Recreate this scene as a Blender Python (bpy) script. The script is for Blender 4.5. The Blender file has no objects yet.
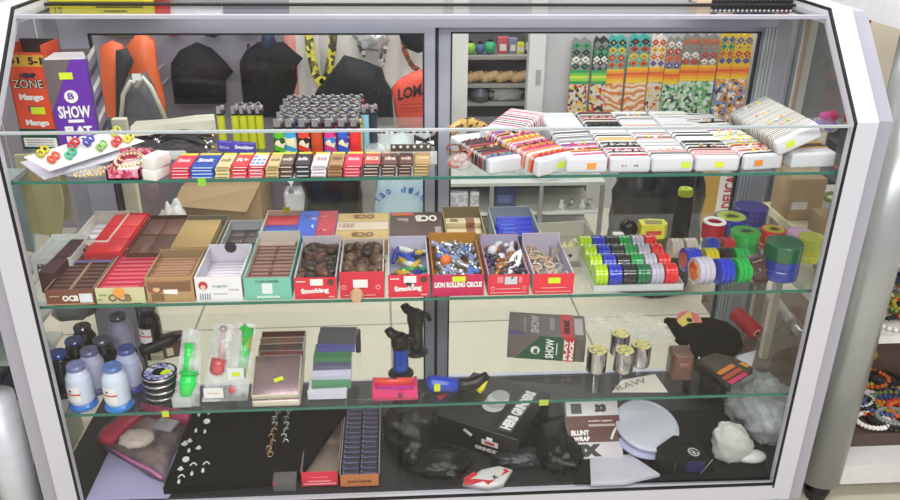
import bpy, bmesh, math, random
from mathutils import Vector, Matrix, noise
SC = bpy.context.scene
COL = SC.collection
R = random.Random(7)
PI = math.pi

# ------------------------------------------------------------------ camera, world, lights, exposure
FPX, PITCH, YAW, ROLL = 810.0, 0.4354, -0.0711, 0.012
CAM = Vector((-0.0758, -1.3838, 1.406))
_cp, _sp, _cy, _sy = math.cos(PITCH), math.sin(PITCH), math.cos(YAW), math.sin(YAW)
def _rz(v): return Vector((_cy*v[0]-_sy*v[1], _sy*v[0]+_cy*v[1], v[2]))
FWD, RT0, UP0 = _rz((0, _cp, -_sp)), _rz((1, 0, 0)), _rz((0, _sp, _cp))
RT = math.cos(ROLL)*RT0 + math.sin(ROLL)*UP0
UPV = -math.sin(ROLL)*RT0 + math.cos(ROLL)*UP0
cd = bpy.data.cameras.new('camera'); cd.sensor_width = 36; cd.lens = FPX/900*36
cd.clip_start = 0.02; cd.clip_end = 60
cam = bpy.data.objects.new('camera', cd); COL.objects.link(cam)
cam.matrix_world = Matrix(((RT[0], UPV[0], -FWD[0], CAM[0]), (RT[1], UPV[1], -FWD[1], CAM[1]), (RT[2], UPV[2], -FWD[2], CAM[2]), (0, 0, 0, 1)))
SC.camera = cam

w = bpy.data.worlds.new('shop_light'); SC.world = w; w.use_nodes = True
w.node_tree.nodes['Background'].inputs[0].default_value = (0.94, 0.95, 1.0, 1)
w.node_tree.nodes['Background'].inputs[1].default_value = 0.42
def area(name, loc, sx, sy, power, rot=(0, 0, 0), col=(1, 0.98, 0.95)):
    l = bpy.data.lights.new(name, 'AREA'); l.shape = 'RECTANGLE'; l.size = sx; l.size_y = sy
    l.energy = power; l.color = col
    o = bpy.data.objects.new(name, l); COL.objects.link(o); o.location = loc; o.rotation_euler = rot
    return o
area('ceiling_or_fill_light', (0.1, -0.9, 2.75), 2.4, 0.5, 46, (math.radians(-12), 0, 0))
area('ceiling_or_fill_light', (0.0, -2.6, 2.6), 3.0, 0.5, 85, (math.radians(50), 0, 0))  # added fill lamp behind the camera, tilted to brighten the case, no ceiling fixture
area('ceiling_or_fill_light', (0.2, 0.75, 2.75), 2.6, 0.4, 48)
area('ceiling_or_fill_light', (0.2, 2.0, 2.75), 3.4, 0.5, 48)
SC.view_settings.view_transform = 'Standard'
try: SC.view_settings.look = 'None'
except Exception: pass
SC.view_settings.gamma = 1.0; SC.view_settings.use_curve_mapping = False
SC.view_settings.exposure = -0.12
SC.cycles.transparent_max_bounces = 32
SC.cycles.max_bounces = 8

# ------------------------------------------------------------------ pixel -> point on a real plane
def ray(u, v): return FWD + RT*((u-450)/FPX) + UPV*((250-v)/FPX)
def atz(u, v, z):
    d = ray(u, v); t = (z-CAM[2])/d[2]; return CAM + d*t
def aty(u, v, y):
    d = ray(u, v); t = (y-CAM[1])/d[1]; return CAM + d*t

# ------------------------------------------------------------------ materials (all procedural)
def lin(h):
    if not isinstance(h, str): return tuple(h)
    h = h.lstrip('#'); o = []
    for i in (0, 2, 4):
        c = int(h[i:i+2], 16)/255; o.append(c/12.92 if c <= 0.04045 else ((c+0.055)/1.055)**2.4)
    return tuple(o)
_m = {}
def mat(col, rough=0.5, metal=0.0, kind='plain', var=0.10, scale=40, alpha=1.0, bump=0.0, col2=None, coat=0.0, spec=None):
    key = (col, rough, metal, kind, var, scale, alpha, bump, col2, coat, spec)
    if key in _m: return _m[key]
    m = bpy.data.materials.new(('m_'+kind+'_'+str(col)).replace('#', '')); _m[key] = m
    m.use_nodes = True; nt = m.node_tree; N = nt.nodes; L = nt.links
    b = N['Principled BSDF']; out = N['Material Output']
    c = lin(col)
    tc = N.new('ShaderNodeTexCoord')
    if kind in ('plain', 'clear', 'crumple'):
        nz = N.new('ShaderNodeTexNoise'); nz.inputs['Scale'].default_value = scale; nz.inputs['Detail'].default_value = 4
        L.new(tc.outputs['Object'], nz.inputs['Vector'])
        mx = N.new('ShaderNodeMix'); mx.data_type = 'RGBA'
        c2 = lin(col2) if col2 else tuple(min(1, x*(1+var)) for x in c)
        c1 = c if col2 else tuple(x*(1-var) for x in c)
        mx.inputs[6].default_value = (*c1, 1); mx.inputs[7].default_value = (*c2, 1)
        if col2:
            cr = N.new('ShaderNodeValToRGB'); cr.color_ramp.elements[0].position = 0.42; cr.color_ramp.elements[1].position = 0.58
            L.new(nz.outputs['Fac'], cr.inputs[0]); L.new(cr.outputs[0], mx.inputs[0])
        else: L.new(nz.outputs['Fac'], mx.inputs[0])
        L.new(mx.outputs[2], b.inputs['Base Color'])
        if bump:
            bp = N.new('ShaderNodeBump'); bp.inputs['Strength'].default_value = bump; bp.inputs['Distance'].default_value = 0.004
            L.new(nz.outputs['Fac'], bp.inputs['Height']); L.new(bp.outputs[0], b.inputs['Normal'])
    elif kind == 'wave':       # fine parallel lines (ribs, paper edges, fabric)
        wv = N.new('ShaderNodeTexWave'); wv.inputs['Scale'].default_value = scale; wv.inputs['Distortion'].default_value = var
        wv.bands_direction = 'Z' if bump < 1 else 'X'
        L.new(tc.outputs['Object'], wv.inputs['Vector'])
        mx = N.new('ShaderNodeMix'); mx.data_type = 'RGBA'; L.new(wv.outputs['Fac'], mx.inputs[0])
        mx.inputs[6].default_value = (*c, 1); mx.inputs[7].default_value = (*lin(col2), 1)
        L.new(mx.outputs[2], b.inputs['Base Color'])
    elif kind == 'voronoi':    # busy patches of printed colour
        vo = N.new('ShaderNodeTexVoronoi'); vo.inputs['Scale'].default_value = scale
        L.new(tc.outputs['Object'], vo.inputs['Vector'])
        cr = N.new('ShaderNodeValToRGB'); cr.color_ramp.interpolation = 'CONSTANT'
        cols = [col]+list(col2); e = cr.color_ramp.elements
        while len(e) < len(cols): e.new(0.5)
        for i, cc in enumerate(cols):
            e[i].position = i/len(cols); e[i].color = (*lin(cc), 1)
        sx = N.new('ShaderNodeSeparateColor'); L.new(vo.outputs['Color'], sx.inputs[0])
        L.new(sx.outputs[0], cr.inputs[0]); L.new(cr.outputs[0], b.inputs['Base Color'])
    b.inputs['Roughness'].default_value = rough; b.inputs['Metallic'].default_value = metal
    if spec is not None: b.inputs['Specular IOR Level'].default_value = spec
    if coat: b.inputs['Coat Weight'].default_value = coat
    if alpha < 1:              # thin clear plastic: see-through with gloss
        tr = N.new('ShaderNodeBsdfTransparent'); ms = N.new('ShaderNodeMixShader')
        ms.inputs[0].default_value = alpha
        if kind == 'crumple':
            cr = N.new('ShaderNodeMapRange'); cr.inputs[1].default_value = 0.4; cr.inputs[2].default_value = 0.7
            cr.inputs[3].default_value = alpha*0.4; cr.inputs[4].default_value = min(1, alpha*1.9)
            L.new(nz.outputs['Fac'], cr.inputs[0]); L.new(cr.outputs[0], ms.inputs[0])
        L.new(tr.outputs[0], ms.inputs[1]); L.new(b.outputs[0], ms.inputs[2]); L.new(ms.outputs[0], out.inputs[0])
    return m
def glass_mat(name, tint, base, edge):
    m = bpy.data.materials.new(name); m.use_nodes = True; nt = m.node_tree; N = nt.nodes; L = nt.links
    N.remove(N['Principled BSDF']); out = N['Material Output']
    lw = N.new('ShaderNodeLayerWeight'); lw.inputs[0].default_value = 0.5
    pw = N.new('ShaderNodeMath'); pw.operation = 'POWER'; pw.inputs[1].default_value = 4.0; L.new(lw.outputs['Facing'], pw.inputs[0])
    ml = N.new('ShaderNodeMath'); ml.operation = 'MULTIPLY_ADD'; ml.inputs[1].default_value = edge; ml.inputs[2].default_value = base
    L.new(pw.outputs[0], ml.inputs[0])
    ge = N.new('ShaderNodeNewGeometry'); inv = N.new('ShaderNodeMath'); inv.operation = 'SUBTRACT'; inv.inputs[0].default_value = 1
    L.new(ge.outputs['Backfacing'], inv.inputs[1])
    m2 = N.new('ShaderNodeMath'); m2.operation = 'MULTIPLY'; L.new(ml.outputs[0], m2.inputs[0]); L.new(inv.outputs[0], m2.inputs[1])
    tr = N.new('ShaderNodeBsdfTransparent'); tr.inputs[0].default_value = (*tint, 1)
    gl = N.new('ShaderNodeBsdfGlossy'); gl.inputs['Roughness'].default_value = 0.02
    ms = N.new('ShaderNodeMixShader'); L.new(m2.outputs[0], ms.inputs[0]); L.new(tr.outputs[0], ms.inputs[1]); L.new(gl.outputs[0], ms.inputs[2])
    L.new(ms.outputs[0], out.inputs[0]); return m
GLASS = glass_mat('clear_glass', (0.985, 0.992, 0.988), 0.035, 0.6)
SHELFGLASS = glass_mat('shelf_glass', (0.965, 0.985, 0.975), 0.04, 0.7)
TOPGLASS = glass_mat('top_glass', (0.9, 0.94, 0.93), 0.15, 0.9)

# ------------------------------------------------------------------ mesh builder
_txt = {}
def text_mesh(s, bold):
    k = (s, bold)
    if k in _txt: return _txt[k]
    cu = bpy.data.curves.new('t', 'FONT'); cu.body = s; cu.resolution_u = 2; cu.offset = 0.018*bold
    o = bpy.data.objects.new('t', cu); COL.objects.link(o)
    dg = bpy.context.evaluated_depsgraph_get(); dg.update()
    me = bpy.data.meshes.new_from_object(o.evaluated_get(dg))
    vs = [v.co.copy() for v in me.vertices]; fs = [tuple(p.vertices) for p in me.polygons]
    bpy.data.objects.remove(o); bpy.data.curves.remove(cu); bpy.data.meshes.remove(me)
    x0 = min(v.x for v in vs); x1 = max(v.x for v in vs); y0 = min(v.y for v in vs); y1 = max(v.y for v in vs)
    vs = [((v.x-x0)/(x1-x0), (v.y-y0)/(y1-y0)) for v in vs]
    _txt[k] = (vs, fs); return _txt[k]
def I4(): return Matrix.Identity(4)
def TR(x, y, z): return Matrix.Translation((x, y, z))
def RX(a): return Matrix.Rotation(math.radians(a), 4, 'X')
def RY(a): return Matrix.Rotation(math.radians(a), 4, 'Y')
def RZ(a): return Matrix.Rotation(math.radians(a), 4, 'Z')
class M:
    def __init__(s): s.v = []; s.f = []; s.mi = []; s.sm = []; s.ms = []; s.T = I4()
    def add(s, vs, fs, m, smooth=False):
        n = len(s.v); s.v += [s.T @ Vector(v) for v in vs]
        if m not in s.ms: s.ms.append(m)
        k = s.ms.index(m)
        for f in fs: s.f.append(tuple(i+n for i in f)); s.mi.append(k); s.sm.append(smooth)
        return s
    def box(s, x0, x1, y0, y1, z0, z1, m, bev=0):
        if bev <= 0:
            vs = [(x, y, z) for x in (x0, x1) for y in (y0, y1) for z in (z0, z1)]
            return s.add(vs, [(0, 1, 3, 2), (4, 6, 7, 5), (0, 4, 5, 1), (2, 3, 7, 6), (0, 2, 6, 4), (1, 5, 7, 3)], m)
        b = bmesh.new(); bmesh.ops.create_cube(b, size=1)
        for v in b.verts: v.co = Vector((x0+(v.co.x+.5)*(x1-x0), y0+(v.co.y+.5)*(y1-y0), z0+(v.co.z+.5)*(z1-z0)))
        bmesh.ops.bevel(b, geom=b.edges[:], offset=min(bev, .49*min(x1-x0, y1-y0, z1-z0)), segments=2 if bev < .004 else 4, profile=.5, affect='EDGES')
        b.verts.index_update(); s.add([v.co.copy() for v in b.verts], [tuple(v.index for v in f.verts) for f in b.faces], m, True); b.free(); return s
    def prism(s, pts, h0, h1, m, axis='z', smooth=False):
        n = len(pts)
        def P(a, b, h): return {'z': (a, b, h), 'y': (a, h, b), 'x': (h, a, b)}[axis]
        vs = [P(a, b, h0) for a, b in pts]+[P(a, b, h1) for a, b in pts]
        s.add(vs, [tuple(range(n))[::-1], tuple(range(n, 2*n))], m)
        vs2 = list(vs); return s.add(vs2, [(i, (i+1) % n, n+(i+1) % n, n+i) for i in range(n)], m, smooth)
    def lathe(s, prof, m, seg=20, axis='z', c=(0, 0, 0)):
        # prof: [(r, h) or (r, h, mat)]; the material of a point colours the band that starts there
        vs = []
        for p in prof:
            for i in range(seg):
                a = 2*PI*i/seg; x, y = p[0]*math.cos(a), p[0]*math.sin(a)
                vs.append({'z': (c[0]+x, c[1]+y, c[2]+p[1]), 'x': (c[0]+p[1], c[1]+x, c[2]+y), 'y': (c[0]+x, c[1]+p[1], c[2]-y)}[axis])
        for k in range(len(prof)-1):
            mm = prof[k][2] if len(prof[k]) > 2 else m
            band = vs[k*seg:(k+2)*seg]
            s.add(band, [(i, (i+1) % seg, seg+(i+1) % seg, seg+i) for i in range(seg)], mm, True)
        if tuple(prof[0][:2]) == tuple(prof[-1][:2]): return s
        for k, rev in ((0, 1), (len(prof)-1, 0)):
            if prof[k][0] > 1e-5:
                mm = prof[k][2] if len(prof[k]) > 2 else m
                if k == len(prof)-1 and len(prof[k-1]) > 2 and len(prof[k]) < 3: mm = prof[k-1][2]
                f = tuple(range(seg)); s.add(vs[k*seg:(k+1)*seg], [f[::-1] if rev else f], mm)
        return s
    def cyl(s, r, h0, h1, m, seg=20, axis='z', c=(0, 0, 0), r2=None): return s.lathe([(r, h0), (r if r2 is None else r2, h1)], m, seg, axis, c)
    def tube(s, pts, r, m, seg=7, closed=False):
        pts = [Vector(p) for p in pts]; n = len(pts); vs = []
        rr = r if isinstance(r, (list, tuple)) else [r]*n
        up = Vector((0.13, 0.21, 1)).normalized()
        for i, p in enumerate(pts):
            a = pts[(i-1) % n] if (i or closed) else p; b = pts[(i+1) % n] if (i < n-1 or closed) else p
            t = (b-a).normalized(); x = t.cross(up)
            if x.length < .05: x = t.cross(Vector((1, 0, 0)))
            x.normalize(); y = t.cross(x)
            for k in range(seg):
                an = 2*PI*k/seg; vs.append(p+rr[i]*(math.cos(an)*x+math.sin(an)*y))
        fs = []
        for i in range(n if closed else n-1):
            j = (i+1) % n
            for k in range(seg): fs.append((i*seg+k, i*seg+(k+1) % seg, j*seg+(k+1) % seg, j*seg+k))
        if not closed: fs += [tuple(range(seg))[::-1], tuple(range((n-1)*seg, n*seg))]
        return s.add(vs, fs, m, True)
    def sph(s, c, r, m, seg=8, sc=(1, 1, 1)):
        prof = [(max(1e-6, r*math.sin(PI*i/(seg-2))), -r*math.cos(PI*i/(seg-2))) for i in range(seg-1)]
        T = s.T; s.T = T @ Matrix.Translation(c) @ Matrix.Diagonal((*sc, 1)); s.lathe(prof, m, seg); s.T = T; return s
    def quad(s, o, u, v, m, th=0.0006):    # thin printed patch lying on a surface, with a little thickness
        o, u, v = Vector(o), Vector(u), Vector(v); n = u.cross(v).normalized()*th
        vs = [o, o+u, o+u+v, o+v, o+n, o+u+n, o+u+v+n, o+v+n]
        return s.add(vs, [(3, 2, 1, 0), (4, 5, 6, 7), (0, 1, 5, 4), (1, 2, 6, 5), (2, 3, 7, 6), (3, 0, 4, 7)], m)
    def text(s, t, o, u, v, m, bold=1, lift=0.0009):
        vs, fs = text_mesh(t, bold); o, u, v = Vector(o), Vector(u), Vector(v); n = u.cross(v).normalized()*lift
        return s.add([o+u*a+v*b+n for a, b in vs], fs, m)
    def build(s, name, parent=None, loc=None, rz=0, T=None):
        me = bpy.data.meshes.new(name); me.from_pydata([tuple(v) for v in s.v], [], s.f); me.update()
        for m in s.ms: me.materials.append(m)
        me.polygons.foreach_set('material_index', s.mi); me.polygons.foreach_set('use_smooth', s.sm)
        o = bpy.data.objects.new(name, me); COL.objects.link(o)
        if parent: o.parent = parent
        if loc is not None: o.location = loc
        if rz: o.rotation_euler = (0, 0, math.radians(rz))
        if T is not None: o.matrix_local = T
        return o
def tag(o, label=None, cat=None, group=None, kind=None):
    if label: o['label'] = label
    if cat: o['category'] = cat
    if group: o['group'] = group
    if kind: o['kind'] = kind
    return o
def thing(name, label, cat, loc=(0, 0, 0), rz=0, group=None, T=None):
    o = bpy.data.objects.new(name, None); COL.objects.link(o); o.empty_display_size = .02
    if T is not None: o.matrix_world = T
    else: o.location = loc; o.rotation_euler = (0, 0, math.radians(rz))
    return tag(o, label, cat, group)
def dup(src, label=None, group=None, T=None, cat=None):
    c = src.copy(); COL.objects.link(c)
    for ch in list(src.children):
        d = ch.copy(); COL.objects.link(d); d.parent = c
        for g in list(ch.children):
            e = g.copy(); COL.objects.link(e); e.parent = d
    if label: c['label'] = label
    if group: c['group'] = group
    if cat: c['category'] = cat
    if T is not None: c.matrix_world = T
    return c
X, Y, Z = Vector((1, 0, 0)), Vector((0, 1, 0)), Vector((0, 0, 1))
ORD = ['topmost', 'second from top', 'third from top', 'lowest', 'lowest of all']
# colours used often
WHT = mat('#f2f1ee', .5); OFFW = mat('#dedbd2', .6); BLK = mat('#141415', .45); STK = mat('#d6ea2c', .5)
SIL = mat('#d8d8dc', .22, 1.0); ORG = mat('#f2a13c', .5); RED = mat('#e3243a', .45); CARD = mat('#a98f6c', .8)
GOLDM = mat('#d9b070', .3, 1.0); KRAFT = mat('#b89766', .75)
CLEAR = mat('#e8eeee', .12, 0, 'clear', alpha=.10)
CLEAR2 = mat('#eef2f2', .15, 0, 'clear', alpha=.38)
FILM = mat('#e6e9ea', .18, 0, 'crumple', scale=22, alpha=.35, bump=.6)

# ------------------------------------------------------------------ setting
def tile_floor():
    m = bpy.data.materials.new('floor_tiles'); m.use_nodes = True; nt = m.node_tree; N = nt.nodes; L = nt.links; b = N['Principled BSDF']
    tc = N.new('ShaderNodeTexCoord'); mp = N.new('ShaderNodeMapping'); mp.inputs['Location'].default_value = (.085, .12, 0)
    mp.inputs['Rotation'].default_value = (0, 0, math.radians(-1))
    br = N.new('ShaderNodeTexBrick'); br.offset = 0; br.inputs['Scale'].default_value = 1
    br.inputs['Brick Width'].default_value = .66; br.inputs['Row Height'].default_value = .58; br.inputs['Mortar Size'].default_value = .004
    br.inputs['Color1'].default_value = (*lin('#d2cbb8'), 1); br.inputs['Color2'].default_value = (*lin('#cbc3b0'), 1); br.inputs['Mortar'].default_value = (*lin('#8d8674'), 1)
    L.new(tc.outputs['Object'], mp.inputs[0]); L.new(mp.outputs[0], br.inputs[0]); L.new(br.outputs[0], b.inputs['Base Color']); b.inputs['Roughness'].default_value = .3
    return m
def structure(name, mb): return tag(mb.build(name), kind='structure')
structure('floor', M().box(-2.6, 3.2, -2.2, 3.2, -.05, 0, tile_floor()))
WALLM = mat('#b5b2b6', .8, var=.04, scale=3)
structure('wall_back', M().box(-2.6, 3.2, 2.62, 2.7, 0, 2.9, WALLM))
structure('wall_right', M().box(3.0, 3.08, -.6, 2.62, 0, 2.9, mat('#ddd6c4', .8, var=.03, scale=2)))

# ------------------------------------------------------------------ the display case
ALU = mat('#c8c8d0', .38, .0, var=.02, scale=5, coat=.2); ALU2 = mat('#a9a8b4', .35, .15, var=.03, scale=5)
RUB = mat('#17181a', .6); GREEN_EDGE = mat('#33705f', .25, var=.1)
case = thing('display_case', 'white aluminium framed glass shop display case with sloping upper front pane', 'display case')
A_, T_ = .75, 1.167
for sgn, nm in ((-1, 'side_frame'), (1, 'side_frame')):
    def bx(a, b): return (a, b) if sgn > 0 else (-b, -a)
    x0, x1 = bx(.756, .797)
    front = M().prism([(-.014, .13), (-.014, 1.006), (.157, 1.181), (.30, 1.181), (.30, 1.150), (.172, 1.150), (.012, .990), (.012, .13)], x0, x1, ALU, 'x')
    f = front.build(nm, case)
    x0, x1 = bx(.752, .7562)
    M().prism([(-.0145, .165), (-.0145, 1.006), (.157, 1.1815), (.31, 1.1815), (.31, 1.176), (.160, 1.176), (-.0105, 1.003), (-.0105, .165)], x0, x1, RUB, 'x').build('gasket', f)
    M().prism([(-.0105, .165), (-.0105, 1.003), (.160, 1.176), (.31, 1.176), (.31, 1.160), (.17, 1.160), (.004, .995), (.004, .165)], x0, x1, ALU, 'x').build('inner_lip', f)
    x0, x1 = bx(.8005, .832)
    M().prism([(.000, .12), (.000, 1.004), (.165, 1.174), (.47, 1.174), (.47, 1.145), (.178, 1.145), (.03, .990), (.03, .12)], x0, x1, ALU2, 'x').build('corner_post', case)
    x0, x1 = bx(.797, .8005)
    M().prism([(-.006, .13), (-.006, 1.005), (.162, 1.177), (.3, 1.177), (.3, 1.15), (.172, 1.15), (.012, .990), (.012, .13)], x0, x1, mat('#4c4c55', .5), 'x').build('frame_seam', case)
    x0, x1 = bx(.826, .832)
    M().prism([(.02, .19), (.02, .99), (.18, 1.15), (.445, 1.15), (.445, .19)], x0, x1, GLASS, 'x').build('side_glass', case)
    x0, x1 = bx(.80, .84)
    M().box(x0, x1, .45, .485, .12, 1.145, ALU2).build('rear_post', case)
M().box(-.756, .756, -.014, .012, .130, .172, ALU).build('bottom_rail', case)
M().box(-.752, .752, -.015, -.009, .1725, .1765, RUB).build('bottom_gasket', case)
M().box(-.752, .752, -.003, .003, .177, .994, GLASS).build('front_glass', case)
up = M(); up.prism([(.0, .9985), (.1655, 1.164), (.1700, 1.1595), (.0045, .994)], -.752, .752, GLASS, 'x'); up.build('sloping_glass', case)
M().box(-.752, .752, -.0045, .0035, .9935, .9975, mat('#a9b0b2', .25, var=.02)).build('glass_joint', case)
M().box(-.752, .752, .160, .175, 1.1600, 1.1665, mat('#a9a8b4', .4)).build('top_front_edge', case)
M().box(-.756, .756, .175, .290, 1.1605, 1.1665, TOPGLASS).build('top_glass', case)
M().box(-.756, .756, .290, .300, 1.158, 1.169, RUB).build('top_gasket', case)
M().box(-.80, .80, .300, .445, 1.1605, 1.1685, TOPGLASS).build('top_glass', case)
M().box(-.80, .80, .445, .485, 1.150, 1.168, mat('#e4e4ea', .3, var=.02)).build('top_rail', case)
BASEM = mat('#252427', .6, var=.15, scale=10)
LIL = mat('#bcbacd', .42, .2, var=.04, scale=8)
M().box(-.80, .80, .452, .482, 1.095, 1.149, LIL).build('rear_rail', case)
M().box(-.80, .80, .452, .482, .12, .150, BASEM).build('rear_sill', case)
DKG = mat('#2b2b30', .6)
def slider(x0, x1, yy, wl, wr):
    d = M(); d.box(x0, x0+wl, yy, yy+.014, .152, 1.095, LIL).box(x1-wr, x1, yy, yy+.014, .152, 1.095, LIL)
    d.box(x0+wl, x1-wr, yy, yy+.014, 1.083, 1.095, LIL).box(x0+wl, x1-wr, yy, yy+.014, .152, .160, LIL)
    o = d.build('sliding_door', case)
    g = M(); e = .004
    g.box(x0+wl, x0+wl+e, yy-.001, yy+.012, .160, 1.083, DKG).box(x1-wr-e, x1-wr, yy-.001, yy+.012, .160, 1.083, DKG).box(x0+wl, x1-wr, yy-.001, yy+.012, 1.079, 1.083, DKG)
    g.build('door_gasket', o)
    M().box(x0+wl+e, x1-wr-e, yy+.004, yy+.008, .160, 1.079, GLASS).build('door_glass', o)
slider(-.80, .016, .452, .062, .024)
slider(.022, .80, .468, .03, .030)
M().box(.013, .025, .4665, .4675, .152, 1.095, DKG).build('door_gasket', case)
GREY = mat('#b9bfc2', .45, .1, var=.05)
st = M()
for i in range(4): st.box(.770+i*.008, .776+i*.008, .449-.0, .4515, .152, 1.095, GREY)
st.build('door_stile_ribs', case)
M().box(-.835, .835, .012, .435, .160, .178, BASEM).build('base_board', case)
M().box(-.80, .80, .03, .45, .0, .13, mat('#3a393b', .7)).build('plinth', case)
def shelf(z, y1):
    o = M().box(-.82, .82, .02, y1, z-.006, z, SHELFGLASS).build('glass_shelf', case)
    M().box(-.82, .82, .0185, .0215, z-.0050, z+.0001, GREEN_EDGE).build('shelf_edge', o)
S1, S2, S3, S0 = .9005, .648, .396, .1785
shelf(S1, .42); shelf(S2, .43); shelf(S3, .43)

# ------------------------------------------------------------------ behind the case: the shop
def crumple_blob(mb, c, sx, sy, sz, m, seed=0, rough=.25, freq=3.0, sub=4, flat=True, lean=(0, 0)):
    b = bmesh.new(); bmesh.ops.create_icosphere(b, subdivisions=sub, radius=1)
    off = Vector((seed*3.7, seed*1.3, seed*7.1))
    for v in b.verts:
        p = v.co.normalized(); d = 1+rough*(abs(noise.noise(p*freq+off))*1.6-.35)+rough*.5*abs(noise.noise(p*freq*2.7+off))
        q = Vector((p.x*d*sx, p.y*d*sy, p.z*d*sz))
        if flat and q.z < -sz*.55: q.z = -sz*.55+(q.z+sz*.55)*.05
        q.x += lean[0]*max(0, q.z); q.y += lean[1]*max(0, q.z)
        v.co = q+Vector(c)+Vector((0, 0, sz*.56 if flat else 0))
    b.verts.index_update(); mb.add([v.co.copy() for v in b.verts], [tuple(v.index for v in f.verts) for f in b.faces], m, True); b.free()
    return mb
BAGB = mat('#101113', .3, bump=.5, scale=16, spec=.35); BAGB2 = mat('#16171a', .35, bump=.5, scale=12)
def wx(u, v, y): p = aty(u, v, y); return p.x, p.z
# rear stall structure
x0, z0 = wx(452, 60, 2.0); x1, _ = wx(468, 60, 2.0)
WP = mat('#d8d8d6', .5, var=.03, scale=4)
structure('trim_1', M().box(x0, x1, 2.0, 2.06, 0, 1.5, WP))
x0, _ = wx(529, 60, 2.0); x1, _ = wx(545, 60, 2.0)
t2 = structure('trim_2', M().box(x0, x1, 2.0, 2.06, 0, 1.5, WP))
M().box(x1-.035, x1-.015, 1.992, 2.0, .60, .66, ALU2).build('latch', t2)
x2, _ = wx(760, 60, 2.05)
x3 = aty(803, 60, 2.06).x
structure('trim_6', M().box(x3, 3.0, 2.06, 2.1, 0, 2.6, mat('#dcd6c6', .8, var=.04, scale=3)))
structure('trim_3', M().box(x1+.002, x3-.002, 2.06, 2.1, 0, 1.6, mat('#c4c2c6', .7, var=.05, scale=3)))
# panelled partition behind the left half: grey, then white cloth
xl, _ = wx(60, 60, 1.9); xm, _ = wx(292, 60, 1.9); xr, _ = wx(436, 60, 1.9)
structure('trim_4', M().box(xl-1.2, xm, 1.93, 1.96, 0, 1.6, mat('#8d8894', .75, var=.08, scale=4)))
structure('trim_5', M().box(xm, xr+.03, 1.93, 1.96, 0, 1.6, mat('#d3d0cd', .8, var=.04, scale=4)))

def peg(o, x_, z_, y_, yw):
    if yw-y_ > .004: M().box(x_-.004, x_+.004, y_, yw, z_-.004, z_+.004, ALU2).build('hook', o)
# hanging white t-shirts with pink side stripes
def cloth_panel(name, u0, u1, v0, v1, y, m, label, cat, stripes=(), amp=.012, group=None, folds=9):
    a, zt = wx(u0, v0, y); b, _ = wx(u1, v0, y); _, zb = wx((u0+u1)/2, v1, y); zt = wx((u0+u1)/2, v0, y)[1]
    mb = M(); nx, nz = 24, 10
    for s_, sg in ((0, 1), (.006, -1)):
        vs = []
        for j in range(nz+1):
            for i in range(nx+1):
                t = i/nx; vs.append((a+(b-a)*t, y+s_-amp*math.sin(t*folds+j*.15), zt+(zb-zt)*j/nz))
        fs = []; 
        for j in range(nz):
            for i in range(nx):
                q = j*(nx+1)+i; f = (q, q+nx+1, q+nx+2, q+1); fs.append(f if sg > 0 else f[::-1])
        for i in range(nx):
            mm = m
            for s0, s1, sm_ in stripes:
                if s0 <= (i+.5)/nx < s1: mm = sm_
            mb.add(vs, [fs[j*nx+i] for j in range(nz)], mm, True)
    o = tag(mb.build(name), label, cat, group); peg(o, (a+b)/2, zt-.01, y+.004, 1.93); return o
PNK = mat('#e89a90', .8)
TSH = mat('#d9d5d2', .85, var=.03)
cloth_panel('hanging_cloth', 283, 318, 26, 150, 1.86, TSH, 'white cloth with a salmon pink stripe hanging beside the black cap', 'cloth', [(0, .33, PNK)])
cloth_panel('hanging_cloth', 330, 366, 26, 120, 1.86, TSH, 'plain white cloth hanging right of the yellow patterned lanyard', 'cloth')
cloth_panel('hanging_cloth', 380, 412, 26, 120, 1.86, TSH, 'plain white cloth hanging above the orange red bag', 'cloth')
# lanyards: patterned neck straps hanging in a loop
def lanyard(pts, y, r, m, label):
    mb = M(); P = [Vector((wx(u, v, y)[0], y, wx(u, v, y)[1])) for u, v in pts]
    Q = []
    for i in range(len(P)-1):
        for k in range(6): Q.append(P[i].lerp(P[i+1], k/6))
    Q.append(P[-1])
    for i in range(len(Q)-1):
        d = (Q[i+1]-Q[i]).normalized(); nrm = Vector((-d.z, 0, d.x))*r
        a, b, c, e = Q[i]+nrm, Q[i]-nrm, Q[i+1]-nrm, Q[i+1]+nrm; k = Vector((0, .004, 0))
        mb.add([a-k, b-k, c-k, e-k, a+k, b+k, c+k, e+k], [(0, 1, 2, 3), (7, 6, 5, 4), (0, 4, 5, 1), (1, 5, 6, 2), (2, 6, 7, 3), (3, 7, 4, 0)], m)
    o = tag(mb.build('lanyard'), label, 'lanyard'); peg(o, P[0].x, P[0].z-.01, y, 1.93)
YL = mat('#c9bd35', .6, kind='voronoi', col2=('#6f6a2a', '#dcd052', '#3c3a28'), scale=55)
SNK = mat('#a9a6a0', .6, kind='voronoi', col2=('#4c4a48', '#dad6cf', '#76726d'), scale=60)
lanyard([(308, 24), (310, 50), (316, 76), (322, 84), (328, 76), (332, 50), (334, 24)], 1.80, .016, YL, 'yellow and black patterned lanyard hanging in front of white cloth')
lanyard([(358, 26), (361, 48), (366, 56)], 1.80, .012, SNK, 'short snakeskin patterned grey strap hanging on the left under the silver bundle')
lanyard([(387, 26), (384, 48), (381, 66)], 1.80, .012, SNK, 'longer snakeskin patterned grey strap hanging on the right of the silver bundle')
lanyard([(402, 28), (404, 50), (412, 66), (424, 73)], 1.78, .010, mat('#b05a3a', .6, kind='voronoi', col2=('#6b4a3a', '#d3a283'), scale=60), 'brown red beaded strap hanging over the orange red bag')
x, z = wx(371, 30, 1.78)
tag(crumple_blob(M(), (x, 1.80, z-.03), .06, .03, .05, mat('#c9c9cb', .3, .35, bump=.4), 5, .3, flat=False).build('silver_bundle'), 'crumpled silver white plastic bundle hanging at the top between two grey straps', 'bundle')
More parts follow.
